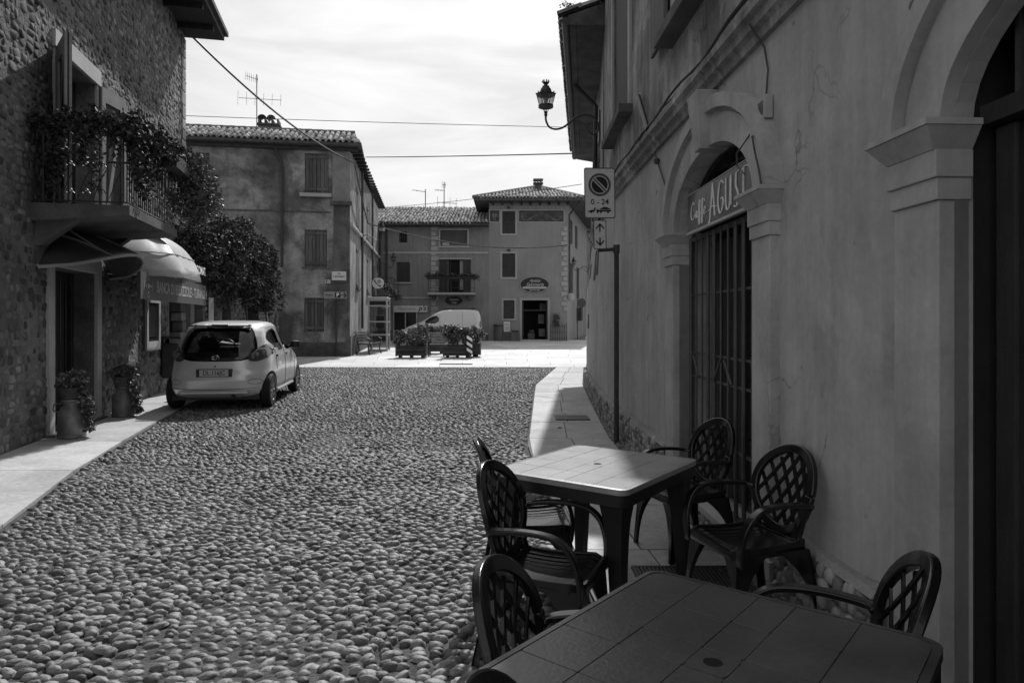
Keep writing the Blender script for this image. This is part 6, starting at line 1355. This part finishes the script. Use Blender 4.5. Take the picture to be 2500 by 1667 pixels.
def cutter(poly, axis, d0, d1):
    mb = MB(); n = len(poly)
    for d in (d0, d1):
        for a, z in poly: mb.v.append(Vector((d, a, z)) if axis == 'x' else Vector((a, d, z)))
    mb.f.append(tuple(range(n))); mb.f.append(tuple(range(n, 2 * n))[::-1])
    for i in range(n): j = (i + 1) % n; mb.f.append((j, i, n + i, n + j))
    o = mb.build('cutter', None); me = o.data
    import bmesh as _b
    bm = _b.new(); bm.from_mesh(me); _b.ops.recalc_face_normals(bm, faces=bm.faces); bm.to_mesh(me); bm.free(); return o
def fixn(o):
    import bmesh as _b
    bm = _b.new(); bm.from_mesh(o.data); _b.ops.recalc_face_normals(bm, faces=bm.faces); bm.to_mesh(o.data); bm.free()
def fill_poly(poly, step=.05):
    """grid triangulation of a convex-ish polygon: rings towards the centroid"""
    P = []
    for i in range(len(poly)):
        a, b = Vector(poly[i]).to_3d(), Vector(poly[(i + 1) % len(poly)]).to_3d(); k = max(1, int((b - a).length / step))
        P += [a + (b - a) * q / k for q in range(k)]
    c = sum(P, Vector((0, 0, 0))) / len(P); V = []; F = []; nr_ = 10; n = len(P)
    for r in range(nr_): V += [p + (c - p) * (r / nr_) for p in P]
    V.append(c)
    for r in range(nr_ - 1):
        for i in range(n): j = (i + 1) % n; F.append((r * n + i, r * n + j, (r + 1) * n + j, (r + 1) * n + i))
    for i in range(n): F.append(((nr_ - 1) * n + i, (nr_ - 1) * n + (i + 1) % n, len(V) - 1))
    return V, F
def smooth_poly(poly, it=2):
    for _ in range(it):
        q = []
        for i in range(len(poly)):
            a, b = poly[i], poly[(i + 1) % len(poly)]; q += [(a[0] * .75 + b[0] * .25, a[1] * .75 + b[1] * .25), (a[0] * .25 + b[0] * .75, a[1] * .25 + b[1] * .75)]
        poly = q
    return poly
def wheel(root, x, y, r, sg, w_=.165):
    M = Matrix.Translation((x, y, r)) @ Matrix.Rotation(PI / 2 * sg, 4, 'Y'); h = w_ / 2
    wh = MB().lathe([(r * .66, -h), (r * .93, -h), (r, -h * .7), (r, h * .7), (r * .93, h), (r * .66, h), (r * .66, -h)], 32, M).build('wheel', M_rubber, root, local=True, smooth=True, angle=30)
    MB().lathe([(r * .64, h * .3), (r * .67, h * .95), (r * .62, h * .9), (r * .58, h * .4), (.05, h * .35), (.045, h * .8), (.01, h * .85)], 32, M).build('rim', M_rim, wh, local=True, smooth=True, angle=30)
    sp_ = MB()
    for k in range(8): th = 2 * PI * k / 8; c_, s_ = math.cos(th), math.sin(th); sp_.tube([M @ Vector((.04 * c_, .04 * s_, h * .75)), M @ Vector((r * .62 * c_, r * .62 * s_, h * .72))], [.016, .022], 6)
    sp_.build('spokes', M_rim, wh, local=True, smooth=True)
    MB().lathe([(r * .60, h * .30), (.01, h * .32)], 24, M).build('brake_disc', M_blackpl, wh, local=True)
CT_ = [(.18, .16, 3.24, .70, 5.5), (.24, .07, 3.32, .765, 5.5), (.34, .02, 3.38, .80, 5.2), (.50, .0, 3.40, .81, 5.0), (.58, .01, 3.38, .812, 4.8), (.66, .05, 3.33, .812, 4.6), (.76, .075, 3.22, .808, 4.4), (.86, .10, 2.98, .795, 4.2), (.93, .13, 2.74, .775, 4.2), (1.0, .165, 2.56, .745, 4.2), (1.10, .225, 2.36, .705, 4.3), (1.20, .29, 2.20, .668, 4.5), (1.30, .37, 2.05, .632, 4.6), (1.37, .45, 1.95, .60, 4.6), (1.41, .53, 1.87, .565, 4.4), (1.44, .66, 1.76, .50, 3.8), (1.46, .84, 1.58, .38, 3.2), (1.467, 1.05, 1.35, .18, 3.0)]
SH = Shell(CT_)
zs = [.18 + (1.467 - .18) * i / 60 for i in range(61)]; zs = sorted(set(zs + [1.41, 1.425, 1.44, 1.45, 1.455, 1.46, 1.464]))
car = thing('parked_car', 'small silver hatchback parked against the rubble wall, seen from behind', 'car')
body = SH.mesh(zs).build('body', M_carpaint, car, local=True, smooth=True, angle=38)
cav = SH.mesh([.42 + (1.42 - .42) * i / 24 for i in range(25)], 80, .055).build('cutter', None); 
arches = []
for yy in (.50, 2.84):
    for sg in (-1, 1):
        mb = MB().lathe([(.315, -.15), (.315, .3)], 28, Matrix.Translation((sg * .72, yy, .30)) @ Matrix.Rotation(PI / 2, 4, 'Y')); o = mb.build('cutter', None); fixn(o); arches.append(o)
# cavity is limited to the cabin by its own front wall: cut it as a slice stack already inset
side_f = smooth_poly([(1.52, .93), (2.38, .90), (2.44, .93), (2.05, 1.24), (1.86, 1.335), (1.52, 1.345)], 1)
side_r = smooth_poly([(1.46, .935), (.98, .98), (.62, 1.12), (.60, 1.18), (.78, 1.30), (1.46, 1.345)], 1)
rear_g = smooth_poly([(-.33, .80), (.33, .80), (.52, .84), (.60, .97), (.575, 1.12), (.49, 1.34), (.40, 1.37), (-.40, 1.37), (-.49, 1.34), (-.575, 1.12), (-.60, .97), (-.52, .84)], 1)
wind_g = smooth_poly([(-.66, .98), (.66, .98), (.60, 1.15), (.48, 1.37), (-.48, 1.37), (-.60, 1.15)], 1)
fixn(body); fixn(cav)
boolean(body, [cav] + arches + [cutter(side_f, 'x', -1.5, 1.5), cutter(side_r, 'x', -1.5, 1.5), cutter(rear_g, 'y', -.5, .9), cutter(wind_g, 'y', 1.75, 4)])
body.data.materials.clear(); body.data.materials.append(M_carpaint); body.data.polygons.foreach_set('use_smooth', [True] * len(body.data.polygons)); body.data.set_sharp_from_angle(angle=math.radians(35))
def panel(name, poly, fn, m, off=.0, root=car, thick=.004, step=.06):
    V, F = fill_poly(poly, step); mb = MB(); mb.add([fn(p.x, p.y, off) for p in V], F); o = mb.build(name, m, root, local=True, smooth=True, angle=80); sd = o.modifiers.new('thick', 'SOLIDIFY'); sd.thickness = thick; sd.offset = 0; return o
rearf = lambda x, z, o: Vector((x, SH.rear(x, z) - o, z)); 
def sidef(sg): return lambda y, z, o: Vector((sg * (SH.side(y, z) + o), y, z))
frontf = lambda x, z, o: Vector((x, SH.front(x, z) + o, z))
panel('rear_window', rear_g, rearf, G_car, -.004)
panel('hatch_panel', smooth_poly([(-.33, .81), (.33, .81), (.50, .85), (.57, .94), (.30, .955), (-.30, .955), (-.57, .94), (-.50, .85)], 1), rearf, M_blackpl, -.012)
panel('windscreen', wind_g, frontf, G_car, -.006)
for sg in (-1, 1):
    panel('side_window', side_f, sidef(sg), G_car, -.006); panel('side_window', side_r, sidef(sg), G_car, -.006)
    # tail lamp wraps the corner: bulging blob
    tl = MB(); nA, nB = 14, 10
    tl = MB()
    lens = smooth_poly([(.46, .83), (.58, .79), (.72, .83), (.785, .93), (.755, 1.06), (.67, 1.08), (.57, .98)], 2)
    V, F = fill_poly(lens, .05); tl.add([Vector((sg * p.x, SH.rear(p.x, p.y) - .014 - .02 * (1 if .56 < p.x < .72 and .84 < p.y < 1.0 else 0), p.y)) for p in V], F)
    o = tl.build('tail_lamp', M_lens, car, local=True, smooth=True, angle=60)
    for (lx, lz, lr) in ((.60, .905, .042), (.675, .925, .05)):
        MB().lathe([(lr, 0), (lr * .8, .012), (.004, .018)], 16, Matrix.Translation((sg * lx, SH.rear(lx, lz) - .036, lz)) @ Matrix.Rotation(PI / 2, 4, 'X')).build('lamp_lens', mat('lamp_lens_grey', .12, .1, .15, 5, 0, spec=.6), o, local=True, smooth=True)
    # mirror
    mb = MB().lathe([(.012, -.075), (.06, -.06), (.085, 0), (.07, .06), (.012, .08)], 14, Matrix.Translation((sg * (SH.side(2.28, .97) + .13), 2.28, .99)) @ Matrix.Diagonal((1.25, .8, 1, 1))).tube([(sg * (SH.side(2.25, .95) - .02), 2.28, .95), (sg * (SH.side(2.25, .95) + .10), 2.28, .96)], .022, 8); mb.build('wing_mirror', M_blackpl, car, local=True, smooth=True)
    # sill and door seams, handles
    MB().tube([Vector((sg * (SH.side(y_, .25) + .004), y_, .25)) for y_ in [.92 + .12 * i for i in range(13)]], .028, 8).build('side_sill', M_carpaint, car, local=True, smooth=True)
    for (yy, za, zb_) in ((1.49, .30, .93), (2.42, .30, .90), (.80, .62, .98)):
        MB().tube([Vector((sg * (SH.side(yy, z_) + .001), yy, z_)) for z_ in [za + (zb_ - za) * i / 12 for i in range(13)]], .0035, 4).build('door_seam', M_blackpl, car, local=True)
    MB().tube([Vector((sg * (SH.side(yy, 1.352) - .0), yy, 1.352)) for yy in [.62 + .1 * i for i in range(13)]], .004, 4).build('roof_seam', M_blackpl, car, local=True)
    for yy in (.86, 1.62): MB().lathe([(.004, -.03), (.022, -.02), (.028, 0), (.022, .02), (.004, .03)], 10, Matrix.Translation((sg * (SH.side(yy, .86) + .008), yy, .86)) @ Matrix.Diagonal((.6, 1.5, .8, 1))).build('door_handle', M_blackpl, car, local=True, smooth=True)
    MB().tube([Vector((sg * (SH.side(1.5, z_)), 1.5 - .0, z_)) + Vector((sg * .002, 0, 0)) for z_ in (.93, 1.05, 1.2, 1.35)], .012, 6).build('door_pillar', M_carpaint, car, local=True)
    wheel(car, sg * .715, .50, .283, sg); wheel(car, sg * .715, 2.84, .283, sg)
    ol = ell(.60, .47, .10, .04, 24); MB().tube([Vector((sg * a, SH.rear(a, z_) - .001, z_)) for a, z_ in ol + ol[:1]], .0035, 4).build('bumper_seam', M_blackpl, car, local=True)
    MB().lathe([(.02, 0), (.03, .01), (.004, .016)], 12, Matrix.Translation((sg * .42, SH.rear(.42, 1.39) - .012, 1.375)) @ Matrix.Rotation(PI / 2, 4, 'X')).build('hatch_hinge', M_blackpl, car, local=True)
MB().box(-.47, .47, .36, .44, 1.372, 1.392).build('hatch_top_trim', M_blackpl, car, local=True)
sp_ = MB(); sp_.add([Vector((x, SH.rear(x, 1.40) - .05 + dy, z_)) for x in [-.44 + .11 * i for i in range(9)] for dy, z_ in ((0, 1.385), (.12, 1.432), (.12, 1.405))], [(i * 3 + a, i * 3 + b, i * 3 + 3 + b, i * 3 + 3 + a) for i in range(8) for a, b in ((0, 1), (1, 2), (2, 0))]); sp_.build('rear_spoiler', M_carpaint, car, local=True, smooth=True)
MB().box(-.13, .13, .335, .36, 1.388, 1.408).build('brake_light', M_blackpl, car, local=True)
seam = MB().tube([Vector((x, SH.rear(x, .345 + .02 * (x / .6) ** 2) - .001, .345 + .02 * (x / .6) ** 2)) for x in [-.66 + .06 * i for i in range(23)]], .004, 4); seam.build('bumper_seam', M_blackpl, car, local=True)
MB().box(-.5, .5, -.012, .06, .275, .315).build('bumper_lip', M_carpaint, car, local=True, bevel=.012)
MB().box(-.66, .66, .12, 3.1, .17, .24).build('underbody', M_blackpl, car, local=True)
MB().tube([(-.7, .5, .28), (.7, .5, .28)], .05, 8).build('axle', M_blackpl, car, local=True); MB().tube([(.28, .02, .24), (.28, .5, .24)], .03, 8).build('exhaust', M_steel, car, local=True)
# recessed plate
yp = SH.rear(0, .62)
MB().box(-.27, .27, yp - .030, yp + .02, .555, .685).build('plate_holder', M_blackpl, car, local=True, bevel=.006)
MB().box(-.26, .26, yp - .034, yp - .030, .565, .675).build('number_plate', M_plate, car, local=True)
CFr = Fr((0, yp - .0345, 0), (1, 0, 0))
mb = MB(); mb.add([CFr.P(a, z_, .001) for a, z_ in ((-.26, .565), (-.218, .565), (-.218, .675), (-.26, .675), (.218, .565), (.26, .565), (.26, .675), (.218, .675))], [(0, 1, 2, 3), (4, 5, 6, 7)]); mb.build('plate_band', M_blackpl, car, local=True)
def car_text(body_, size, a, z_, m, **kw):
    V, Fc = text_tris(body_, size, **kw); mb = MB(); mb.add([CFr.P(a + x, z_ + y_, .0015) for x, y_ in V], Fc); mb.build('lettering', m, car, local=True)
car_text('DL 116JC', .105, 0, .620, M_signd, xs=.80, offset=.001); car_text('I', .035, -.239, .59, M_plate)
MB().lathe([(.012, 0), (.012, .012), (.002, .014)], 12, Matrix.Translation((0, SH.rear(0, .73) - .0, .725)) @ Matrix.Rotation(PI / 2, 4, 'X')).build('hatch_lock', M_blackpl, car, local=True)
eb = MB(); ye = SH.rear(0, .87) - .03
def oval3(rx, rz, cz, r_): eb.tube([Vector((rx * math.cos(2 * PI * i / 28), ye, cz + rz * math.sin(2 * PI * i / 28))) for i in range(29)], r_, 6)
oval3(.056, .037, .868, .006); oval3(.018, .036, .868, .005); oval3(.038, .015, .884, .005); eb.build('emblem', M_chrome, car, local=True, smooth=True)
# interior
for x in (-.34, .34):
    sb = MB(); sb.box(x - .23, x + .23, 1.05, 1.55, .42, .58); sb.hexa([Vector(p) for p in ((x - .22, 1.05, .55), (x + .22, 1.05, .55), (x + .22, 1.18, .55), (x - .22, 1.18, .55), (x - .16, .86, 1.12), (x + .16, .86, 1.12), (x + .16, .94, 1.12), (x - .16, .94, 1.12))])
    st_ = sb.build('seat', M_seat, car, local=True, bevel=.03); MB().hexa([Vector(p) for p in ((x - .14, .85, 1.08), (x + .14, .85, 1.08), (x + .14, .95, 1.08), (x - .14, .95, 1.08), (x - .09, .82, 1.30), (x + .09, .82, 1.30), (x + .09, .90, 1.30), (x - .09, .90, 1.30))]).build('head_rest', M_seat, st_, local=True, bevel=.03)
MB().box(-.60, .60, .50, .62, .42, .90).build('rear_seat', M_seat, car, local=True, bevel=.03); MB().box(-.62, .62, 2.15, 2.45, .5, .95).build('dashboard', M_blackpl, car, local=True, bevel=.03)
MB().tube([Vector((-.34 + .18 * math.cos(t), 1.93 + .06 * math.sin(t), .93 + .17 * math.sin(t))) for t in [2 * PI * i / 24 for i in range(25)]], .014, 7).build('steering_wheel', M_blackpl, car, local=True, smooth=True)
MB().tube([(.05, 1.75, 1.455), (.0, 1.62, 1.60)], .006, 5).build('aerial', M_blackpl, car, local=True)
MB().tube([(0, yp + .18, .965), (.35, SH.rear(.35, .975) - .016, .975)], .007, 5).build('wiper', M_blackpl, car, local=True) if False else None
hd = math.atan2(.13, 1.0); fw = Vector((-math.sin(hd), math.cos(hd), 0)); cl = Vector((-4.98, 11.85, 0)) - fw * .5
car.location = (cl.x, cl.y, gz(11.9) - .012 + .014); car.rotation_euler = (.0115, 0, hd); car.scale = (1.05, 1.02, 1.01)
# van
VT = [(.22, .12, 3.9, .75, 6), (.35, .03, 3.99, .81, 6), (.6, .0, 4.0, .83, 6), (.8, .02, 3.92, .83, 5.5), (.95, .03, 3.72, .82, 5.5), (1.05, .04, 3.45, .81, 5.5), (1.2, .06, 3.05, .80, 5.5), (1.4, .09, 2.72, .76, 5.5), (1.6, .14, 2.38, .72, 5.5), (1.72, .20, 2.12, .68, 5.0), (1.78, .32, 1.85, .62, 4.2), (1.81, .6, 1.4, .4, 3)]
SV = Shell(VT); van = thing('parked_van', 'white delivery van behind the planters in front of the low shop house', 'van')
SV.mesh([.22 + (1.81 - .22) * i / 40 for i in range(41)], 96).build('body', M_vanpaint, van, local=True, smooth=True, angle=38)
vf = lambda sg: (lambda y, z, o: Vector((sg * (SV.side(y, z) + o), y, z)))
for sg in (-1, 1):
    panel('side_window', smooth_poly([(2.15, 1.12), (2.95, 1.12), (2.55, 1.46), (2.15, 1.5)], 1), vf(sg), M_glassd, .004, van)
    for yy in (2.1, 1.0, .12): MB().tube([Vector((sg * (SV.side(yy, z_) + .001), yy, z_)) for z_ in [.4 + 1.3 * i / 12 for i in range(13)]], .006, 4).build('door_seam', M_signg, van, local=True)
    wheel(van, sg * .74, .72, .31, sg); wheel(van, sg * .74, 3.3, .31, sg)
    MB().tube([Vector((sg * (SV.side(y_, .9) + .002), y_, .92)) for y_ in [.1 + .2 * i for i in range(10)]], .010, 5).build('side_rail', M_signg, van, local=True)
    panel('tail_lamp', smooth_poly([(.05, .9), (.16, .9), (.16, 1.25), (.08, 1.25)], 1), vf(sg), M_lens, .006, van)
rr = MB()
for yy in (.5, 1.5): rr.tube([(-.55, yy, 1.86), (.55, yy, 1.86)], .018, 6)
for x in (-.5, .5): rr.tube([(x, .35, 1.87), (x, 2.0, 1.84)], .018, 6).tube([(x, .5, 1.87), (x, .5, 1.76)], .02, 6).tube([(x, 1.5, 1.87), (x, 1.5, 1.76)], .02, 6)
rr.build('roof_rack', M_blackpl, van, local=True)
vx1 = (1177 - 1250) / FPX * 34.0; van.location = (vx1, 34.6, gz(34) + .0); van.rotation_euler = (0, 0, PI / 2 + .06)
# ------------------------------------------------------------------ garden chairs and tables
REC = math.radians(15)
def bp(y, h, d=0.0): return Vector((-.195 - h * math.sin(REC) + d * math.cos(REC) - .10 * (0), y, .425 + h * math.cos(REC) + d * math.sin(REC)))
def make_chair():
    r = thing('garden_chair', 'x', 'chair', (0, 0, 0), 0, 'dark plastic lattice back garden chairs')
    hc, rh, rw = .245, .225, .225
    def curve(y): return .055 * (y / .24) ** 2           # back wraps around the sitter
    path = []; side = []
    for i in range(41):
        t = 2 * PI * i / 40; y, h = rw * math.cos(t), hc + rh * math.sin(t); path.append(bp(y, h, curve(y))); side.append(bp(y * 1.2, hc + (h - hc) * 1.2, curve(y)) - bp(y, h, curve(y)))
    MB().strip(path, side, .050, .030).build('back_rim', M_plastic, r, local=True, smooth=True, angle=50, bevel=.006)
    la = MB()
    for sg in (-1, 1):
        for k in range(-5, 6):
            pts_ = []
            for q in range(-12, 13):
                h = q / 12 * .215; y = k * .082 + sg * h * .62
                if (y / (rw - .015)) ** 2 + (h / (rh - .015)) ** 2 <= 1: pts_.append(bp(y, hc + h, curve(y) + .0015 * sg))
            if len(pts_) > 2: la.strip(pts_, Vector((0, 1, 0)), .021, .010)
    la.build('back_lattice', M_plastic, r, local=True)
    lo = MB()
    for sg in (-1, 1): lo.strip([bp(sg * .175, .10, curve(.175)), bp(sg * .165, .03, curve(.165)), bp(sg * .17, -.03, .03)], Vector((0, 1, 0)), .06, .022)
    lo.strip([bp(-.19, -.012, .04), bp(-.1, -.02, .02), bp(0, -.022, .015), bp(.1, -.02, .02), bp(.19, -.012, .04)], Vector((0, 0, 1)), .045, .018); lo.build('back_stiles', M_plastic, r, local=True, bevel=.004)
    # seat: rim, slats
    def half(x): return .190 + (x + .2) / .44 * .035 - (max(0, x - .17) / .08) ** 2 * .05
    ot = [(-.2 + .44 * i / 16) for i in range(17)]; o_ = [Vector((x, half(x), .415 - .012 * math.sin((x + .2) / .44 * PI) - (.012 if x > .2 else 0))) for x in ot]; o2 = [Vector((p.x, -p.y, p.z)) for p in o_]
    loop = o_ + o2[::-1] + [o_[0]]
    MB().strip(loop, Vector((0, 0, 1)), .055, .020).build('seat_rim', M_plastic, r, local=True, smooth=True, angle=50, bevel=.005)
    sl = MB()
    for k in range(8):
        y = -.175 + .05 * k
        sl.strip([Vector((x, y * (half(x) / .22), .420 - .016 * math.sin((x + .2) / .44 * PI) - (.010 if x > .2 else 0) + .010 * (abs(y) / .18) ** 2)) for x in ot], Vector((0, 1, 0)), .043, .010)
    sl.build('seat_slats', M_plastic, r, local=True)
    for sg in (-1, 1):
        ap = [bp(sg * .225, .19, curve(.225)), Vector((-.17, sg * .262, .640)), Vector((-.05, sg * .278, .655)), Vector((.06, sg * .282, .655)), Vector((.135, sg * .280, .64)), Vector((.19, sg * .275, .60)), Vector((.222, sg * .267, .54)), Vector((.236, sg * .256, .47)), Vector((.236, sg * .244, .40)), Vector((.230, sg * .238, .35))]
        P2 = []
        for i in range(len(ap) - 1):
            p0, p1, p2, p3 = ap[max(i - 1, 0)], ap[i], ap[i + 1], ap[min(i + 2, len(ap) - 1)]
            for q in range(4): t = q / 4; P2.append(.5 * ((2 * p1) + (p2 - p0) * t + (2 * p0 - 5 * p1 + 4 * p2 - p3) * t * t + (-p0 + 3 * p1 - 3 * p2 + p3) * t ** 3))
        P2.append(ap[-1]); MB().strip(P2, Vector((0, 1, 0)), .050, .022).build('armrest', M_plastic, r, local=True, smooth=True, angle=50, bevel=.006)
        for fx in (1, -1):
            lg = MB(); top, foot = (.235, .262) if fx > 0 else (-.205, -.285)
            outer = [(top, .40), ((top + foot) / 2, .2), (foot, 0)]; inner = []
            for i in range(9): t = i / 8; w_ = .035 + .155 * t ** 3.2; z_ = .40 * t; xo = foot + (top - foot) * t; inner.append((xo - fx * w_, z_))
            poly = outer + inner; F = Fr((0, sg * .228, 0), (1, 0, 0)); F.n = Vector((0, -sg, 0)); n_ = len(poly)
            def sp_(z_): return Vector((0, sg * (.4 - z_) * .06, 0))
            b = len(lg.v); lg.v += [F.P(a, z_, 0) + sp_(z_) for a, z_ in poly] + [F.P(a, z_, .012) + sp_(z_) for a, z_ in poly]
            # strip triangulation between outer and inner lines keeps the concave arch clean
            for off in (0, n_):
                oi = [b + off + 0, b + off + 1, b + off + 2]; ii = [b + off + 3 + k for k in range(9)]
                lg.f += [(oi[2], ii[0], ii[1], ii[2]), (oi[2], ii[2], ii[3], ii[4], oi[1]), (oi[1], ii[4], ii[5], ii[6]), (oi[1], ii[6], ii[7], ii[8], oi[0])]
            for i in range(n_): j = (i + 1) % n_; lg.f.append((b + i, b + j, b + n_ + j, b + n_ + i))
            # second fin across the chair
            for i in range(8):
                t0, t1 = i / 8, (i + 1) / 8; z0, z1 = .4 * t0, .4 * t1; w0_, w1_ = .032 + .11 * t0 ** 3, .032 + .11 * t1 ** 3; x0_, x1_ = foot + (top - foot) * t0, foot + (top - foot) * t1
                y0_, y1_ = sg * (.228 + (.4 - z0) * .06), sg * (.228 + (.4 - z1) * .06)
                lg.hexa([Vector(p) for p in ((x0_, y0_, z0), (x0_, y0_ - sg * w0_, z0), (x0_ - fx * .010, y0_ - sg * w0_, z0), (x0_ - fx * .010, y0_, z0), (x1_, y1_, z1), (x1_, y1_ - sg * w1_, z1), (x1_ - fx * .010, y1_ - sg * w1_, z1), (x1_ - fx * .010, y1_, z1))])
            lg.build('leg', M_plastic, r, local=True)
    return r
GT = .016
def make_table(LL, WW, M_ttop):
    r = thing('garden_table', 'x', 'table', (0, 0, 0), 0, 'dark plastic garden tables with tiled tops'); H = .72
    ol = rrect(-LL / 2, LL / 2, -WW / 2, WW / 2, .05, 7); F = Flat((0, 0, H), (1, 0, 0), (0, 1, 0))
    MB().prism(ol, F, -.030, -.003).build('table_top', M_ttop, r, local=True, bevel=.004)
    hole = .022
    xs = [-LL / 2 + .022, -LL / 2 + .20, -LL / 2 + .375, -.045, .045, LL / 2 - .375, LL / 2 - .20, LL / 2 - .022]; xs = [-LL / 2 + .02, -LL / 2 + .22, -.055, .055, LL / 2 - .22, LL / 2 - .02]
    ys = [-WW / 2 + .02, -WW / 2 + .18, -.05, .05, WW / 2 - .18, WW / 2 - .02]; g = .0008
    for i in range(len(xs) - 1):
        for j in range(len(ys) - 1):
            a0, a1, b0, b1 = xs[i] + g, xs[i + 1] - g, ys[j] + g, ys[j + 1] - g
            if i == 2 and j == 2:
                n = 24; mb = MB(); P_o = []; P_i = []
                for k in range(n):
                    t = 2 * PI * (k + .5) / n; c_, s_ = math.cos(t), math.sin(t); m_ = max(abs(c_) / ((a1 - a0) / 2), abs(s_) / ((b1 - b0) / 2)); P_o.append((c_ / m_, s_ / m_)); P_i.append((hole * c_, hole * s_))
                mb.v = [Vector((x, y, H)) for x, y in P_o] + [Vector((x, y, H)) for x, y in P_i] + [Vector((x, y, H - .012)) for x, y in P_i] + [Vector((x, y, H - .006)) for x, y in P_o]
                for k in range(n): k2 = (k + 1) % n; mb.f += [(k, k2, n + k2, n + k), (n + k, n + k2, 2 * n + k2, 2 * n + k), (3 * n + k, 3 * n + k2, k2, k)]
                mb.build('tile', M_ttop, r, local=True); MB().prism(ell(0, 0, hole, hole, 20), Flat((0, 0, H - .0029), (1, 0, 0), (0, 1, 0)), 0, .001).build('parasol_hole', M_dark, r, local=True); continue
            rr = [(.045 if (abs(x_) > LL / 2 - .03 and abs(y_) > WW / 2 - .03) else .006) for x_, y_ in ((a1, b1), (a0, b1), (a0, b0), (a1, b0))]
            P = []
            for (cx, cy_, t0, rad) in ((a1, b1, 0, rr[0]), (a0, b1, PI / 2, rr[1]), (a0, b0, PI, rr[2]), (a1, b0, 1.5 * PI, rr[3])):
                ccx, ccy = cx - rad * (1 if cx == a1 else -1), cy_ - rad * (1 if cy_ == b1 else -1)
                for q in range(4): t = t0 + PI / 2 * q / 3; P.append((ccx + rad * math.cos(t), ccy + rad * math.sin(t)))
            MB().prism(P, F, -.0028, random.uniform(-.0004, .0004)).build('tile', M_ttop, r, local=True, bevel=.0012)
    rim = MB(); inn = rrect(-LL / 2 + .018, LL / 2 - .018, -WW / 2 + .018, WW / 2 - .018, .036, 7); n = len(ol)
    rim.v = [F.P(a, b, z_) for (L_, z_) in ((ol, -.006), (ol, -.002), (inn, .0005), (inn, -.006)) for a, b in L_]
    for i in range(n):
        j = (i + 1) % n
        for k in range(3): rim.f.append((k * n + i, k * n + j, (k + 1) * n + j, (k + 1) * n + i))
    rim.build('top_rim', M_ttop, r, local=True, smooth=True, angle=50)
    ap = MB(); o2, i2 = rrect(-LL / 2 + .004, LL / 2 - .004, -WW / 2 + .004, WW / 2 - .004, .047, 7), rrect(-LL / 2 + .016, LL / 2 - .016, -WW / 2 + .016, WW / 2 - .016, .038, 7)
    ap.v = [F.P(a, b, z_) for (L_, z_) in ((o2, -.030), (o2, -.085), (i2, -.085), (i2, -.030)) for a, b in L_]
    for i in range(n):
        j = (i + 1) % n
        for k in range(3): ap.f.append((k * n + i, k * n + j, (k + 1) * n + j, (k + 1) * n + i))
    ap.build('apron', M_tside, r, local=True, smooth=True, angle=50)
    for sx_ in (-1, 1):
        for sy in (-1, 1):
            lg = MB(); cx, cy_ = sx_ * (LL / 2 - .09), sy * (WW / 2 - .09)
            for i in range(10):
                t0, t1 = i / 10, (i + 1) / 10; z0, z1 = (H - .028) * t0, (H - .028) * t1; w0_, w1_ = .026 + .016 * t0 + .035 * t0 ** 6, .026 + .016 * t1 + .035 * t1 ** 6
                c0, c1 = (cx + sx_ * .03 * (1 - t0), cy_ + sy * .03 * (1 - t0)), (cx + sx_ * .03 * (1 - t1), cy_ + sy * .03 * (1 - t1))
                lg.hexa([Vector((c0[0] + a * w0_, c0[1] + b * w0_, z0)) for a, b in ((-1, -1), (1, -1), (1, 1), (-1, 1))] + [Vector((c1[0] + a * w1_, c1[1] + b * w1_, z1)) for a, b in ((-1, -1), (1, -1), (1, 1), (-1, 1))])
            lg.build('leg', M_tside, r, local=True)
    return r
def yaw(dx, dy): return math.atan2(dy, dx)
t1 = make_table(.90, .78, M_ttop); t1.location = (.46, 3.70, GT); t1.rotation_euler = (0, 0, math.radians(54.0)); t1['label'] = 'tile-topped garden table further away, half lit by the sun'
t2 = make_table(.90, .78, M_ttop_shaded); t2.location = (.452, 1.546, GT); t2.rotation_euler = (0, 0, math.radians(50.6)); t2['label'] = 'tile-topped garden table nearest the camera, wholly in shade'
ch0 = make_chair(); gname = ch0['group']
CH = [((.155, 3.10), yaw(.93, -.36), 'chair facing right in the sun at the near left side of the half-lit table', .0),
      ((.09, 3.87), yaw(1, .04), 'chair mostly hidden behind the half-lit table, only its rim showing left', .0),
      ((.21, 1.80), yaw(.96, -.27), 'chair at the lower left whose arm runs up to the nearest table', .0),
      ((.20, 1.17), yaw(.97, -.2), 'chair at the bottom edge of which only the rim top shows', .0),
      ((1.21, 3.51), yaw(-.954, -.30), 'chair with its lattice back against the wall right of the barred door', .0),
      ((1.125, 4.50), yaw(-.947, -.32), 'glossy chair directly in front of the barred cafe door', .0),
      ((.88, 2.00), yaw(-.93, .35), 'chair behind the nearest table by the pebble plinth, lower right', .0)]
for i, ((x, y), a, lab, _) in enumerate(CH):
    zz = GT if x > interp(y, COB_R) else .012
    if i == 0: ch0.location = (x, y, zz); ch0.rotation_euler = (0, 0, a); ch0['label'] = lab; ch0.scale = (.93,) * 3
    else: dup(ch0, (x, y, zz), a, lab, gname, .93)
# small litter and leaves on the pavement
for x, y, lab in ((.62, 9.6, 'small dry leaf lying on the pavement just before the near drain grate'), (.80, 8.2, 'curled dry leaf on the shaded pavement beyond the table')):
    o = MB().add([(x, y, .016), (x + .05, y + .02, .03), (x + .09, y, .018), (x + .04, y - .03, .02)], [(0, 1, 2), (0, 2, 3)]).build('fallen_leaf', M_soil); tag(o, lab, 'leaf')
